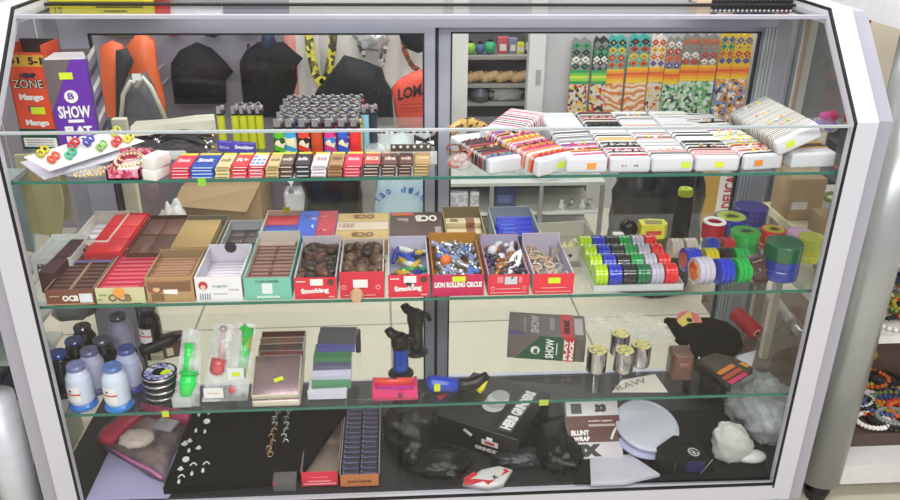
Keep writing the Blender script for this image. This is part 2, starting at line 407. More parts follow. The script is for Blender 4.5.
# caps / black hoods hung on the wall
def outline(name, pts, y, depth, m, label, cat, bulge=.5, group=None, T=None):
    P = [wx(u, v, y) for u, v in pts]; cx = sum(p[0] for p in P)/len(P); cz = sum(p[1] for p in P)/len(P)
    mb = M(); n = len(P); K = 5; vs = []
    for k in range(K+1):
        s_ = math.cos(k/K*PI/2*.93); d = math.sin(k/K*PI/2)
        for x_, z_ in P: vs.append((cx+(x_-cx)*s_+.004*noise.noise(Vector((x_*20, k, z_*20))), y-depth*d-.006*noise.noise(Vector((x_*14, k*.7, z_*14))), cz+(z_-cz)*s_))
    fs = [(k*n+i, k*n+(i+1) % n, (k+1)*n+(i+1) % n, (k+1)*n+i) for k in range(K) for i in range(n)]
    fs += [tuple(range(K*n, K*n+n)), tuple(range(n))[::-1]]
    mb.add(vs, fs, m, True); o = tag(mb.build(name), label, cat, group)
    if y > 1.3: peg(o, cx, cz, y-.005, 1.93)
    return o, mb
HOOD = mat('#201e23', .85, bump=.3, scale=14, spec=.15); HOODR = mat('#51202c', .7)
a, _ = outline('cap', [(172, 75), (172, 62), (180, 50), (197, 42), (212, 48), (226, 62), (234, 72), (226, 80), (226, 103), (176, 103)], 1.86, .12, HOOD, 'black peaked cap hanging on grey wall left of the other black cap', 'cap')
a, _ = outline('cap', [(240, 70), (240, 60), (246, 50), (258, 42), (284, 42), (295, 52), (303, 58), (297, 66), (298, 80), (292, 100), (280, 116), (262, 116), (244, 100)], 1.84, .14, mat('#1c1a1e', .85, bump=.3, spec=.15), 'larger black cap with dark red edge hanging on wall before the pink striped cloth', 'cap')
xa, za = wx(246, 66, 1.72)
M().tube([(xa-.004, 1.84, za+.06), (xa-.006, 1.80, za), (xa+.004, 1.79, za-.1)], .006, HOODR).build('piping', a).matrix_parent_inverse = I4()
a, _ = outline('blue_toggle', [(262, 32), (272, 28), (276, 42), (268, 50), (260, 46)], 1.70, .02, mat('#23304a', .5), 'small navy blue cloth knot hanging in front of the dark red edged cap', 'cloth')
outline('backpack', [(311, 100), (318, 88), (332, 70), (344, 55), (352, 57), (368, 62), (382, 68), (386, 80), (392, 90), (394, 125), (312, 125)], 1.72, .10, mat('#1e2022', .7, bump=.3, spec=.25), 'black angular backpack hanging behind the disposable lighters', 'backpack')
outline('cap', [(399, 24), (425, 24), (428, 50), (418, 53), (406, 48), (400, 38)], 1.72, .05, mat('#191a1e', .8, spec=.2), 'black cap hanging at the top beside the central door stile', 'cap')
ob, mb = outline('shopping_bag', [(392, 88), (398, 80), (410, 73), (420, 70), (430, 74), (434, 128), (398, 128), (395, 108)], 1.66, .03, mat('#e2523c', .5, bump=.3), 'orange red plastic bag with black printed letters hanging left of central stile', 'bag')
t = M(); x_, z_ = wx(398, 101, 1.62); x2_, z2_ = wx(432, 95, 1.62)
t.text('LOMAR', (x_, 1.622, z_-.0), (x2_-x_+.02, 0, .035), (0.00, 0, .045), mat('#2a1a1c', .6), 2)
for i in range(3): t.quad((x_+.005, 1.622, z_-.018-i*.014), (.085, 0, .006), (0, 0, .004), mat('#a8382c', .6))
t.build('lettering', ob)
# orange bags and trim of grey backpack at left
outline('shopping_bag', [(100, 46), (112, 40), (124, 44), (128, 80), (128, 140), (104, 140)], 1.70, .04, mat('#e0683c', .45, bump=.3), 'orange plastic bag hanging left of the grey backpack strap', 'bag')
outline('shopping_bag', [(128, 44), (140, 30), (154, 40), (158, 66), (166, 100), (168, 125), (135, 125)], 1.72, .05, mat('#dd6a3e', .45, bump=.3), 'orange plastic bag hanging right of the dark strap', 'bag')
outline('shoulder_strap', [(117, 50), (128, 48), (134, 62), (126, 80), (124, 130), (116, 130)], 1.62, .03, mat('#2d3231', .7), 'dark green black shoulder strap hanging between two orange bags', 'strap')
ob, _ = outline('backpack', [(122, 90), (128, 76), (146, 72), (154, 84), (166, 118), (160, 140), (120, 140)], 1.54, .08, mat('#5f5e62', .75, bump=.4), 'grey backpack with cream piping hanging behind the leather cords', 'backpack')
pp = M()
for path in ([(120, 122), (122, 96), (130, 82), (134, 84)], [(135, 88), (142, 78), (150, 88), (165, 120)]):
    pp.tube([(wx(u, v, 1.44)[0], 1.452, wx(u, v, 1.44)[1]) for u, v in path], .008, mat('#cfccc2', .6))
pp.build('piping', ob)
x, z = wx(138, 73, 1.5); tag(M().box(x, x+.028, 1.43, 1.435, z-.01, z+.012, WHT).build('paper_tag'), 'small white paper tag at top of the grey backpack', 'tag')
for (u, v, du, dv, col, lab) in ((120, 30, 24, 8, '#7d7f77', 'grey green bundle hanging at top left corner of rear wall'), (172, 30, 10, 6, '#c2624c', 'small red plastic bundle hanging at top of grey wall'), (212, 30, 10, 7, '#30323a', 'small black cloth bundle hanging above the left black cap'), (246, 28, 16, 7, '#6d655f', 'brown grey bundle hanging between the two black caps')):
    x, z = wx(u, v, 1.82)
    tag(crumple_blob(M(), (x, 1.82, z), du*.0036, .03, dv*.0036, mat(col, .5, bump=.4), u, .3, flat=False, sub=3).build('hanging_bundle'), lab, 'bundle'); peg(bpy.context.scene.collection.objects[-1], x, z, 1.83, 1.93)

# patterned pouches hanging on the right wall
ZB = {'K': '#33383a', 'W': '#e8e4dc', 'O': '#d8662c', 'Y': '#e2bf3a', 'G': '#3f9c6c', 'B': '#5a5aa0', 'R': '#c4443a', 'g': '#8d8f8c', 'T': '#4bb6ae'}
def pouch(u0, u1, vt, vm0, vm1, vb, dia, grad, low, label, y):
    a = wx(u0, vt, y); b = wx(u1, vt, y); zt = a[1]; z1 = wx(u0, vm0, y)[1]; z2 = wx(u0, vm1, y)[1]; zb = wx(u0, vb, y)[1]
    xa, xb = a[0], b[0]; W = xb-xa; mb = M(); D = [mat(ZB[c], .8) for c in dia]
    n = 2; cw = W/n
    mb.prism([(xa, z1), (xb, z1), (xb, zt-.02)]+[(xb-W*(i+.5)/4, zt+(.0 if i % 2 else -.012)) for i in range(4)]+[(xa, zt-.02)], y, y+.012, D[0], 'y')
    rows = 4; rh = (zt-.02-z1)/rows
    def dmd(cx, cz, rx, rz_, m, k): mb.prism([(cx-rx, cz), (cx, cz-rz_), (cx+rx, cz), (cx, cz+rz_)], y-.0012*k, y, m, 'y')
    for r in range(rows):
        for c in range(n):
            cx, cz = xa+cw*(c+.5), z1+rh*(r+.5)
            dmd(cx, cz, cw*.48, rh*.5, D[1+(r % (len(D)-1))], 1); dmd(cx, cz, cw*.32, rh*.33, D[(r+1) % len(D)], 2); dmd(cx, cz, cw*.15, rh*.16, D[-1-(r % 2)], 3)
        for c in range(n+1):
            cx = min(max(xa+cw*c, xa+cw*.14), xb-cw*.14); dmd(cx, z1+rh*(r+1) if r < rows-1 else z1+rh*.02+.01, cw*.14, rh*.2, D[(r+2) % len(D)], 1)
    for k, c in enumerate(grad):
        h = (z1-z2)/len(grad); mb.box(xa, xb, y-.001, y+.012, z1-h*(k+1), z1-h*k, mat(c, .8, var=.04))
    mb.box(xa, xb, y, y+.012, zb, z2, low)
    o = tag(mb.build('patterned_pouch'), label, 'pouch', None); peg(o, (xa+xb)/2, zt-.02, y+.012, 2.06)
GR1 = ('#2f9a5a', '#6cc04a', '#c8dc4a', '#8fd04a', '#2f9a5a'); GR2 = ('#eab82e', '#ee9a2c', '#e0622c', '#ee8a2c', '#f0b42e', '#f2c83a')
tig = mat('#d87a2a', .8, kind='wave', col2='#efe2cc', var=14, scale=11)
par = mat('#d9cfc0', .8, kind='voronoi', col2=('#c8383a', '#3a3a3c', '#d9cfc0', '#e2c040', '#cfc6bb', '#d9cfc0'), scale=85)
pan = mat('#8fbf92', .8, kind='voronoi', col2=('#dfe5e0', '#46504c', '#5da56c', '#c9d4ca', '#b8d4b4'), scale=75)
tgb = mat('#7f94c4', .8, kind='voronoi', col2=('#e38a35', '#f0e6d4', '#4b4642', '#7f9ccc', '#e8a550'), scale=80)
PY = 1.98
PO = [(573, 592, 37, 70, 84, 128, 'gKWKG', GR1, par, 'grey black diamond patterned pouch with green band, leftmost on right wall'),
      (595, 610, 36, 70, 84, 128, 'KgWGg', GR1, par, 'narrow grey patterned pouch with green band, second on right wall'),
      (610, 628, 34, 69, 83, 128, 'TORYK', GR2, tig, 'pouch with red diamonds and teal edge above an orange tiger picture'),
      (631, 652, 33, 67, 83, 128, 'TOYRK', GR2, tig, 'wide pouch with green and orange diamonds over tiger face picture'),
      (653, 668, 34, 67, 82, 128, 'WBOYR', GR2, par, 'blue centred diamond pouch over the red parrot picture'),
      (669, 684, 36, 69, 84, 128, 'gBORW', GR2, pan, 'narrow pouch with purple diamonds and green leaves below, left of grey ones'),
      (685, 703, 33, 65, 81, 128, 'gRWgO', GR2, pan, 'grey zigzag pouch with red eyes over a pale animal picture, left one'),
      (704, 721, 33, 65, 81, 128, 'gWRgO', GR2, pan, 'grey zigzag pouch with red eyes over a pale animal picture, right one'),
      (723, 737, 31, 64, 79, 128, 'YBOGB', GR2, tgb, 'purple and yellow diamond pouch over tiger on blue, next to last'),
      (738, 755, 32, 64, 79, 128, 'YBRYB', GR2, tgb, 'purple and yellow diamond pouch over tiger on blue, rightmost on wall')]
for i, (u0, u1, vt, m0, m1, vb, dia, gr, low, lab) in enumerate(PO): pouch(u0, u1, vt, m0, m1, vb, dia, gr, low, lab, PY-.008*(i % 2))

# far stall between the two white posts: shelf boards with goods
fy = 2.35
xa = wx(455, 60, fy)[0]; xb = wx(545, 60, fy)[0]
rk = thing('stall_rack', 'rear stall rack with two boards of small goods between white posts', 'rack', (0, 0, 0))
for v in (54, 82, 100):
    z = wx(500, v, fy)[1]; M().box(xa, xb, fy-.05, fy+.22, z-.015, z, mat('#9a9893', .5)).build('shelf_board', rk)
M().box(xa, xb, fy+.2, fy+.22, 0, wx(500, 24, fy)[1], mat('#5d5a5c', .8, var=.2)).build('back_panel', rk)
z = wx(500, 82, fy)[1]
for i in range(12):
    x, _ = wx(470+i*5, 78, fy-.02)
    mb = M(); mb.sph((x, fy-.02, z+.024+.006*(i % 3)), .024, mat('#c9a878', .6), 9, (1, .8, .95)); mb.tube([(x, fy-.02, z+.04), (x+.006, fy-.02, z+.055)], .005, KRAFT)
    tag(mb.build('carved_gourd'), 'small tan round gourd on the rear stall board between white posts', 'gourd', 'tan gourds on the rear stall board')
z = wx(500, 54, fy)[1]
for u, wd, hh, c, lab in ((470, .05, .055, '#8fc83c', 'lime green round toy on the rear stall top board'), (480, .05, .05, '#4a5f8e', 'blue round toy on the rear stall top board'), (490, .05, .06, '#2fa06c', 'green round toy on the rear stall top board'), (503, .05, .075, '#b8505a', 'dull red packet on the rear stall top board'), (513, .04, .07, '#7b7f9c', 'grey blue packet on the rear stall top board'), (521, .05, .05, '#d6cf3a', 'yellow packet on the rear stall top board'), (528, .04, .09, '#4c5c50', 'dark green box on the rear stall top board')):
    x, _ = wx(u, 50, fy); mb = M()
    if 'toy' in lab: mb.sph((x, fy, z+hh/2), hh/2, mat(c, .4), 10); mb.cyl(.012, 0, .01, BLK, 8, 'z', (x, fy, z+hh-.004))
    else: mb.box(x-wd/2, x+wd/2, fy, fy+.04, z, z+hh, mat(c, .5), .003); mb.quad((x-wd*.3, fy, z+hh*.2), (wd*.6, 0, 0), (0, 0, hh*.4), mat('#d8d8d0', .5))
    tag(mb.build('small_toy' if 'toy' in lab else 'packet'), lab, 'toy' if 'toy' in lab else 'packet')
z = wx(500, 100, fy)[1]
mb = M(); x, _ = wx(480, 100, fy-.02)
mb.lathe([(.0, 0), (.035, 0), (.045, .03), (.03, .06), (.02, .075)], mat('#4f5257', .35), 14, c=(x, fy-.02, z)); mb.tube([(x+.035, fy-.02, z+.05), (x+.065, fy-.02, z+.045), (x+.06, fy-.02, z+.015), (x+.04, fy-.02, z+.012)], .005, BLK)
tag(mb.build('jug'), 'dark grey jug with side handle behind the bracelet pads', 'jug')
x, _ = wx(505, 96, fy); tag(crumple_blob(M(), (x, fy+.0, z+.004), .08, .03, .045, mat('#a6a7a2', .6, bump=.4), 9, .3, sub=3).build('plastic_bundle'), 'pale grey plastic bundle on lowest rear stall board', 'bundle')

# floor-level goods behind the case (seen between the first two shelves)
def fl(u, v): p = atz(u, v, 0); return p
p0 = aty(186, 215, 1.60); p1 = aty(262, 215, 1.60)
bxo = thing('cardboard_box', 'closed brown cardboard box on the floor behind the papers', 'box', (p0.x, 1.60, 0))
hh = aty(220, 186, 1.6).z
M().box(0, p1.x-p0.x, 0, .28, 0, hh, mat('#a58a69', .85, var=.06), .004).build('body', bxo)
bt = M(); bt.add([(0, -.002, hh), (p1.x-p0.x, -.002, hh), (p1.x-p0.x-.05, -.05, hh-.09), (-.03, -.05, hh-.06), (0, 0, hh+.004), (p1.x-p0.x, 0, hh+.004), (p1.x-p0.x-.05, -.046, hh-.087), (-.03, -.046, hh-.057)], [(3, 2, 1, 0), (4, 5, 6, 7), (0, 1, 5, 4), (1, 2, 6, 5), (2, 3, 7, 6), (3, 0, 4, 7)], mat('#b39874', .85, var=.06)); bt.build('flap', bxo)
p0 = aty(283, 205, 1.66); p1 = aty(310, 205, 1.66); r = (p1.x-p0.x)/2; hh = aty(296, 186, 1.66).z
jg = thing('plastic_canister', 'white plastic canister with moulded handle on the floor behind the papers', 'canister', ((p0.x+p1.x)/2, 1.72, 0))
M().box(-r, r, -r*.8, r*.8, 0, hh-.03, mat('#d6d9dc', .4), .02).build('body', jg)
M().tube([(-.02, -.04, hh-.032), (-.02, -.04, hh+.01), (.0, .0, hh+.03), (.02, .04, hh+.01), (.02, .04, hh-.032)], .012, mat('#e4e6e8', .4)).build('handle', jg)
p0 = aty(340, 200, 1.62)
tag(crumple_blob(M(), (p0.x-.03, 1.68, 0), .115, .10, .33, BAGB, 3, .22).build('rubbish_bag'), 'black plastic bag on the floor between white canister and pale blue bag', 'bag')
p0 = aty(396, 200, 1.58)
bb = tag(crumple_blob(M(), (p0.x+.02, 1.62, 0), .10, .05, .31, mat('#b9d3e2', .4, bump=.4, scale=10), 6, .12).build('carrier_bag'), 'pale blue plastic carrier bag with blue curved print on the floor', 'bag')
t = M()
for i, ch in enumerate("Tao d'Amour"):
    if ch == ' ': continue
    an = math.radians(150-i*15); px, pz = p0.x+.02-.10*math.cos(an)*-1, aty(396, 212, 1.58).z+.085*math.sin(an)
    t.text(ch, (px, 1.572, pz), (.018*math.cos(an-PI/2), 0, .018*math.sin(an-PI/2)), (.024*math.cos(an), 0, .024*math.sin(an)), mat('#2f62b0', .5), 1)
t.build('lettering', bb)
p0 = aty(150, 195, 1.5)
tag(crumple_blob(M(), (p0.x-.04, 1.50, .0), .09, .07, .30, mat('#6e6264', .5, bump=.5), 8, .25).build('rubbish_bag'), 'brown grey plastic bag on the floor left of the cardboard box', 'bag')
p0 = aty(170, 205, 1.35)
tag(crumple_blob(M(), (p0.x, 1.38, .0), .07, .06, .20, mat('#cfcdc9', .4, bump=.5), 12, .2).build('carrier_bag'), 'small white plastic bag on the floor before the cardboard box', 'bag')
p0 = aty(122, 200, .9)
for u, c, lab in ((100, '#c9c7bf', 'tall off white board leaning behind the case left end'), (117, '#2b2b2d', 'black upright strap behind the case left end'), (131, '#c9c3ad', 'narrow cream upright board behind left end of case')):
    q = aty(u, 200, .85)
    mb = M(); ww = {100: .045, 117: .018, 131: .02}[u]
    mb.box(q.x-ww, q.x+ww, .85, .875, 0, .78, mat(c, .7), .003); mb.box(q.x-ww-.004, q.x+ww+.004, .846, .879, 0, .02, mat(c, .6))
    tag(mb.build('upright_board'), lab, 'board')
# glass display case far behind in the middle with packets
gy = 1.45
ga = aty(440, 200, gy); gb = aty(604, 200, gy); gt = aty(520, 186, gy).z
rc = thing('rear_counter', 'low glass counter standing behind the case with clear shelves', 'counter', (ga.x, gy, 0))
wd = gb.x-ga.x
M().box(0, wd, 0, .3, 0, .10, mat('#9b9c99', .6)).build('plinth', rc)
for xx in (0, wd*.3, wd*.6, wd-.015): M().box(xx, xx+.015, 0, .015, .10, gt, mat('#8d918d', .4)).build('upright', rc)
M().box(0, wd, 0, .3, gt, gt+.012, mat('#b8bcb7', .3)).build('counter_top', rc)
M().box(0, wd, .285, .3, .1, gt, mat('#7f817c', .7, var=.15)).build('back_panel', rc)
zsh = aty(570, 214, gy).z
M().box(.015, wd-.015, .02, .285, zsh-.01, zsh, mat('#dcdfdc', .3)).build('shelf_board', rc)
for u, uu, c, lab in ((448, 468, '#c9c8d4', 'white square packet inside rear glass counter, left of two'), (470, 479, '#c9c8d4', 'white narrow packet inside rear glass counter, right of two')):
    q = aty(u, 205, gy+.03); r_ = aty(uu, 205, gy+.03); zt_ = aty(u, 192, gy+.03).z
    mb = M().box(q.x, r_.x, gy+.03, gy+.05, zsh+.001, zt_, mat(c, .5, kind='voronoi', col2=('#e6e6ee', '#bdbcca'), scale=90), .002); mb.quad((q.x+.004, gy+.03, zt_-.012), (r_.x-q.x-.008, 0, 0), (0, 0, .006), WHT)
    tag(mb.build('packet'), lab, 'packet')
q = aty(508, 200, gy+.06)
tag(M().box(q.x-.05, q.x+.03, gy+.05, gy+.1, zsh+.001, zsh+.1, mat('#37426e', .5), .003).quad((q.x-.04, gy+.05, zsh+.03), (.05, 0, 0), (0, 0, .03), mat('#5565a0', .5)).build('packet'), 'dark blue box inside the rear glass counter', 'box')
for i, u in enumerate((562, 572, 583, 590)):
    q = aty(u, 205, gy+.05); mb = M(); mb.lathe([(0, 0), (.014, 0), (.016, .01), (.006, .02), (.009, .035), (0, .037)], SIL if i % 2 else WHT, 10, c=(q.x, gy+.06, zsh+.001))
    tag(mb.build('figurine'), 'tiny silver white figurine on the rear counter shelf', 'figurine', 'tiny figurines in the rear counter')
q = aty(640, 205, 1.4)
tag(crumple_blob(M(), (q.x+.03, 1.30, 0), .165, .14, .37, BAGB2, 11, .18).build('rubbish_bag'), 'large black plastic bag on the floor behind the yellow tape measure', 'bag')
q = aty(575, 187, 1.2); 
tag(crumple_blob(M(), (q.x-.03, 1.56, gt+.013), .15, .09, .05, FILM, 14, .3, sub=3).build('clear_bag'), 'clear plastic bag lying on the rear glass counter', 'bag')
# carton with the red word standing at right behind
q0 = aty(700, 200, 1.75); q1 = aty(735, 200, 1.75); zt_ = aty(715, 165, 1.75).z
ct = thing('carton', 'yellow carton with red lettering on a white spine behind tape rolls', 'carton', (q0.x, 1.75, 0))
M().box(0, (q1.x-q0.x), 0, .16, 0, zt_+.02, mat('#c9a04c', .6, var=.15), .003).box((q1.x-q0.x)*.48, (q1.x-q0.x)+.001, -.002, .1, .1, zt_+.021, WHT).text('DELICAN', (q1.x-q0.x-.012, -.0022, .12), (0, 0, zt_-.14), (-.045, 0, 0), mat('#c23a50', .5), 2).build('body', ct)
# right end, outside the case
q0 = aty(736, 200, .62); q1 = aty(771, 200, .62)
gp = thing('ribbed_panel', 'grey ribbed metal panel standing behind right end of the case', 'panel', (q0.x, .62, 0))
pm = M(); W_ = q1.x-q0.x
pm.box(0, W_, 0, .03, 0, 1.25, GREY)
pm.build('sheet', gp)
for i in range(4): M().box(W_*(.12+i*.25), W_*(.19+i*.25), -.008, 0, 0, 1.25, mat('#8f9598', .4, .1)).build('rib', gp)
q0 = aty(772, 200, .66); q1 = aty(784, 200, .66)
tag(M().box(q0.x, q1.x, .66, .70, 0, 1.26, mat('#d2d2cf', .5, var=.05), .002).box(q0.x+.004, q0.x+.012, .655, .66, 0, 1.2, mat('#c7a68e', .6)).build('white_post'), 'white metal post with rusty line right of the ribbed panel', 'post')
q1 = aty(812, 200, .72); q0 = aty(785, 200, .72)
tag(M().box(q0.x, q1.x+.05, .74, .77, .78, 1.3, mat('#8c9195', .5, var=.1, scale=6), .002).box(q0.x, q1.x+.05, .735, .74, .78, .80, ALU2).build('grey_board'), 'plain grey board right of the white metal post', 'board')
q = aty(835, 75, .8)
outline('wall_poster', [(843, 60), (855, 60), (862, 125), (843, 125), (836, 95)], .80, .01, mat('#c98f7c', .7, kind='voronoi', col2=('#cf5a44', '#d8c3b0', '#c98f7c'), scale=30), 'pink and red printed sheet seen through the right end glass', 'poster')

# ================================================================== SHELF 1 (upper)
def frontbox(u0, u1, vb, z):
    p = atz((u0+u1)/2, vb, z); a = aty(u0, vb, p.y); b = aty(u1, vb, p.y); return a.x, b.x, p.y
def top_of(u, v, y): return aty(u, v, y).z
# --- tall orange display box and purple box
x0, x1, y = frontbox(24, 60, 149, S1); zt = top_of(38, 46, y)
t = thing('display_box', 'tall orange red display box of mango wraps at left end of upper shelf', 'box', (x0, y, S1), -4)
W_, H = x1-x0+.006, zt-S1
OR = mat('#e4502c', .45, var=.12, scale=12)
b = M(); b.box(0, W_, 0, .003, 0, H-.012, OR); b.box(0, .003, 0, .07, 0, H-.002, OR); b.box(W_-.003, W_, 0, .07, 0, H+.002, OR); b.box(0, W_, .067, .07, 0, H+.002, mat('#4c3f3c', .6)); b.box(0, W_, 0, .07, 0, .003, OR)
b.box(-.0006, W_+.0006, -.0008, .004, 0, .042, mat('#1f4a38', .5))
b.quad((0, -.0004, H-.038), (W_, 0, 0), (0, 0, .022), mat('#d4a53a', .5)); b.text('5-1', (W_*.60, -.0012, H-.034), (W_*.34, 0, 0), (0, 0, .014), BLK, 2); b.text('$1', (W_*.08, -.0012, H-.034), (W_*.3, 0, 0), (0, 0, .014), BLK, 2)
DKB = mat('#2b2a44', .5)
b.text('HEMP', (W_*.3, -.0004, H-.060), (W_*.42, 0, 0), (0, 0, .010), DKB, 3); b.text('ZONE', (W_*.08, -.0004, H-.080), (W_*.78, 0, 0), (0, 0, .018), DKB, 4, ); b.text('ZONE', (W_*.09, -.0010, H-.079), (W_*.76, 0, 0), (0, 0, .016), mat('#d8c9a8', .5), 0)
b.text('Mango', (W_*.18, -.0004, H-.106), (W_*.62, 0, 0), (0, 0, .016), WHT, 3); b.text('Mango', (W_*.22, -.0012, .046), (W_*.6, 0, 0), (0, 0, .015), WHT, 3)
b.quad((W_*.35, -.0004, H-.125), (W_*.3, 0, 0), (0, 0, .010), mat('#5b4a8a', .5)); b.quad((W_*.06, -.0012, .006), (W_*.86, 0, 0), (0, 0, .018), WHT)
for k in range(3): b.quad((W_*.12, -.0019, .009+k*.005), (W_*.72, 0, 0), (0, 0, .0015), mat('#9a9a98', .6))
b.build('carton_body', t)
M().quad((W_*.42, -.002, .072), (W_*.36, 0, 0), (0, 0, .014), STK).build('price_sticker', t)
M().box(.004, W_-.004, .01, .064, .004, H-.03, mat('#3d3230', .7)).build('wrap_packets', t)
x0, x1, y = frontbox(57, 97, 147, S1); y -= .02; x0 = aty(56, 147, y).x; x1 = aty(98, 147, y).x; zt = top_of(75, 60, y)
t = thing('display_box', 'purple and grey flat pack display box beside the orange box', 'box', (x0+.006, y, S1), 6)
W_, H = x1-x0, zt-S1
PUR = mat('#6a2fa8', .4, var=.1, scale=14); BRG = mat('#6d6264', .5)
b = M(); b.box(0, W_, 0, .003, 0, H, PUR); b.box(0, .003, 0, .075, 0, H+.004, BRG); b.box(W_-.003, W_, 0, .075, 0, H+.004, mat('#8d87a0', .5)); b.box(0, W_, .072, .075, 0, H+.006, BRG); b.box(0, W_, 0, .075, 0, .003, PUR)
b.prism([(0, H), (W_*.62, H), (0, H*.42)], -.0006, .001, BRG, 'y')
for k in range(6): b.add([(W_+.0006, .005, .02+k*.03), (W_+.0006, .07, .03+k*.03), (W_+.0006, .07, .042+k*.03), (W_+.0006, .005, .032+k*.03)], [(0, 1, 2, 3)], (mat('#3c3450', .5), WHT)[k % 2])
b.lathe([(.0, -.0022), (.0125, -.0022), (.0125, 0)], WHT, 18, 'y', (W_*.5, 0, H*.60)); b.text('B', (W_*.43, -.0024, H*.575), (W_*.14, 0, 0), (0, 0, .012), PUR, 1)
b.text('SHOW', (W_*.14, -.0006, H*.36), (W_*.74, 0, 0), (0, 0, H*.14), WHT, 2); b.quad((W_*.33, -.0006, H*.31), (W_*.36, 0, 0), (0, 0, .006), WHT)
b.text('FLAT', (W_*.22, -.0006, H*.18), (W_*.62, 0, 0), (0, 0, .016), WHT, 4); b.text('PACK', (W_*.22, -.0006, H*.08), (W_*.62, 0, 0), (0, 0, .014), WHT, 4)
b.build('carton_body', t)
M().quad((W_*.32, -.0016, H*.79), (W_*.30, 0, 0), (0, 0, .013), STK).build('price_sticker', t)
M().add([(0, 0, H), (W_, 0, H), (W_*.85, .03, H+.008), (W_*.2, .03, H+.008), (0, .001, H), (W_, .001, H), (W_*.85, .031, H+.008), (W_*.2, .031, H+.008)], [(0, 1, 2, 3), (7, 6, 5, 4), (0, 4, 5, 1), (1, 5, 6, 2), (2, 6, 7, 3), (3, 7, 4, 0)], mat('#c9c2c6', .6)).build('flap', t)
M().box(.005, W_-.005, .01, .07, .004, H-.02, mat('#574a66', .7)).build('pack_stack', t)

# --- two cards with hoop earrings
def card4(name, px, zl, m, th, label, cat, drop=0):
    P = [atz(u, v, z) for (u, v), z in zip(px, zl)]; n = (P[1]-P[0]).cross(P[3]-P[0]).normalized()*th
    mb = M(); mb.add([p for p in P]+[p-n for p in P], [(0, 1, 2, 3), (7, 6, 5, 4), (0, 4, 5, 1), (1, 5, 6, 2), (2, 6, 7, 3), (3, 7, 4, 0)], m)
    return tag(mb.build(name), label, cat), P, n.normalized()
zl = [S1+.020, S1+.015, S1+.045, S1+.050]
o, P, n = card4('earring_card', [(50, 171), (145, 141), (109, 131), (24, 157)], zl, WHT, .002, 'white card with nine pairs of coloured hoops lying upper on shelf 1 left', 'card')
o['label'] = 'upper white card tilted over another, carrying pairs of coloured hoop earrings'
o2, _, _ = card4('earring_card', [(44, 179), (140, 152), (112, 141), (20, 162)], [S1+.005, S1+.004, S1+.02, S1+.024], mat('#cfcddb', .5), .002, 'lower pale lilac card lying flat beneath the coloured hoop earring card', 'card')
o2.location.z += .0
hp = [(42, 152, '#c9b820'), (53, 158, '#e2542c'), (70, 154, '#48b890'), (73, 144, '#cf3038'), (88, 141, '#4a48b8'), (101, 146, '#94c06a'), (115, 132, '#c6c02a'), (128, 138, '#e0d234'), (116, 142, '#d63a3e')]
hn = ['olive yellow', 'orange red', 'sea green', 'dark red', 'violet blue', 'pale green', 'olive green yellow', 'bright yellow', 'light red']
for (u, v, c), nm in zip(hp, hn):
    # point of the card plane under this pixel
    d = ray(u, v); tt = (P[0]-CAM).dot(n)/d.dot(n); q = CAM+d*tt
    e1 = (P[1]-P[0]).normalized(); e2 = n.cross(e1)
    for k in (-1, 1):
        mb = M(); cen = q+e1*(.0062*k)+e2*(.0025*k)+n*.0028
        mb.tube([cen+.0058*(math.cos(a*PI/8)*e1+math.sin(a*PI/8)*e2*1.0) for a in range(16)], .0026, mat(c, .3), 6, True)
        mb.tube([cen+e2*.0058-n*.002, cen+e2*.0058+n*.003], .0009, SIL, 5)
        tag(mb.build('hoop_earring'), f'{nm} plastic hoop earring on the upper white card, {"left" if k < 0 else "right"} of its pair', 'earring', 'coloured hoop earrings on the card')

# --- pink floral box with gold bracelets
x0, x1, y = frontbox(107, 141, 180, S1); zt = top_of(123, 170, y); yb = atz(124, 149, zt+.01).y
t = thing('floral_box', 'open pink floral patterned box holding gold bracelets at left of upper shelf', 'box', ((x0+x1)/2, y, S1))
FL = mat('#d46a86', .6, kind='voronoi', col2=('#b02a48', '#e79ab0', '#c84468', '#f0b8c4'), scale=150); w2 = (x1-x0)/2; D_ = yb-y; H = zt-S1
M().box(-w2, w2, 0, .003, 0, H, FL).box(-w2, w2, D_-.003, D_, 0, H+.012, FL).box(-w2, -w2+.003, 0, D_, 0, H, FL).box(w2-.003, w2, 0, D_, 0, H, FL).box(-w2, w2, 0, D_, 0, .003, FL).build('carton_body', t)
tag(M().box((x0+x1)/2-w2*.55, (x0+x1)/2+w2*.75, y+.012, y+D_-.02, S1+.004, zt-.001, mat('#e8e4e2', .5), .006).build('foam_pad'), 'white oval pad inside the pink floral box', 'pad')
def ring_chain(c, r, n, m, br=.0028, sc=(1, 1), tilt=0, name='bracelet', label='', cat='bracelet', group=None):
    mb = M()
    for i in range(n):
        a = 2*PI*i/n; mb.sph((c[0]+r*sc[0]*math.cos(a), c[1]+r*sc[1]*math.sin(a), c[2]+tilt*math.sin(a)), br, m, 6)
    mb.tube([(c[0]+r*sc[0]*math.cos(2*PI*i/n), c[1]+r*sc[1]*math.sin(2*PI*i/n), c[2]+tilt*math.sin(2*PI*i/n)) for i in range(n)], br*.35, m, 4, True)
    return tag(mb.build(name), label, cat, group)
ring_chain(((x0+x1)/2, y+D_*.5, zt+.004), w2*.82, 22, mat('#e8d0a8', .3, .6), .0034, (1, 1.1), .004, label='gold and pearl bead bracelet laid round the white pad in floral box')
ring_chain(((x0+x1)/2, y+D_*.55, zt+.010), w2*.62, 18, mat('#d9a8a0', .35, .4), .0028, (1, 1.2), .003, label='small rose bead bracelet laid inside the gold one in floral box')
p = atz(92, 178, S1)
for k, (dx, dy) in enumerate(((-.020, .012), (.004, .008), (.022, .016))):
    ring_chain((p.x+dx, p.y+dy, S1+.004+.003*k), .014, 12, mat('#d9b98a', .3, .5), .003, label=('leftmost', 'middle', 'rightmost')[k]+' of three gold bead rings before the earring cards')
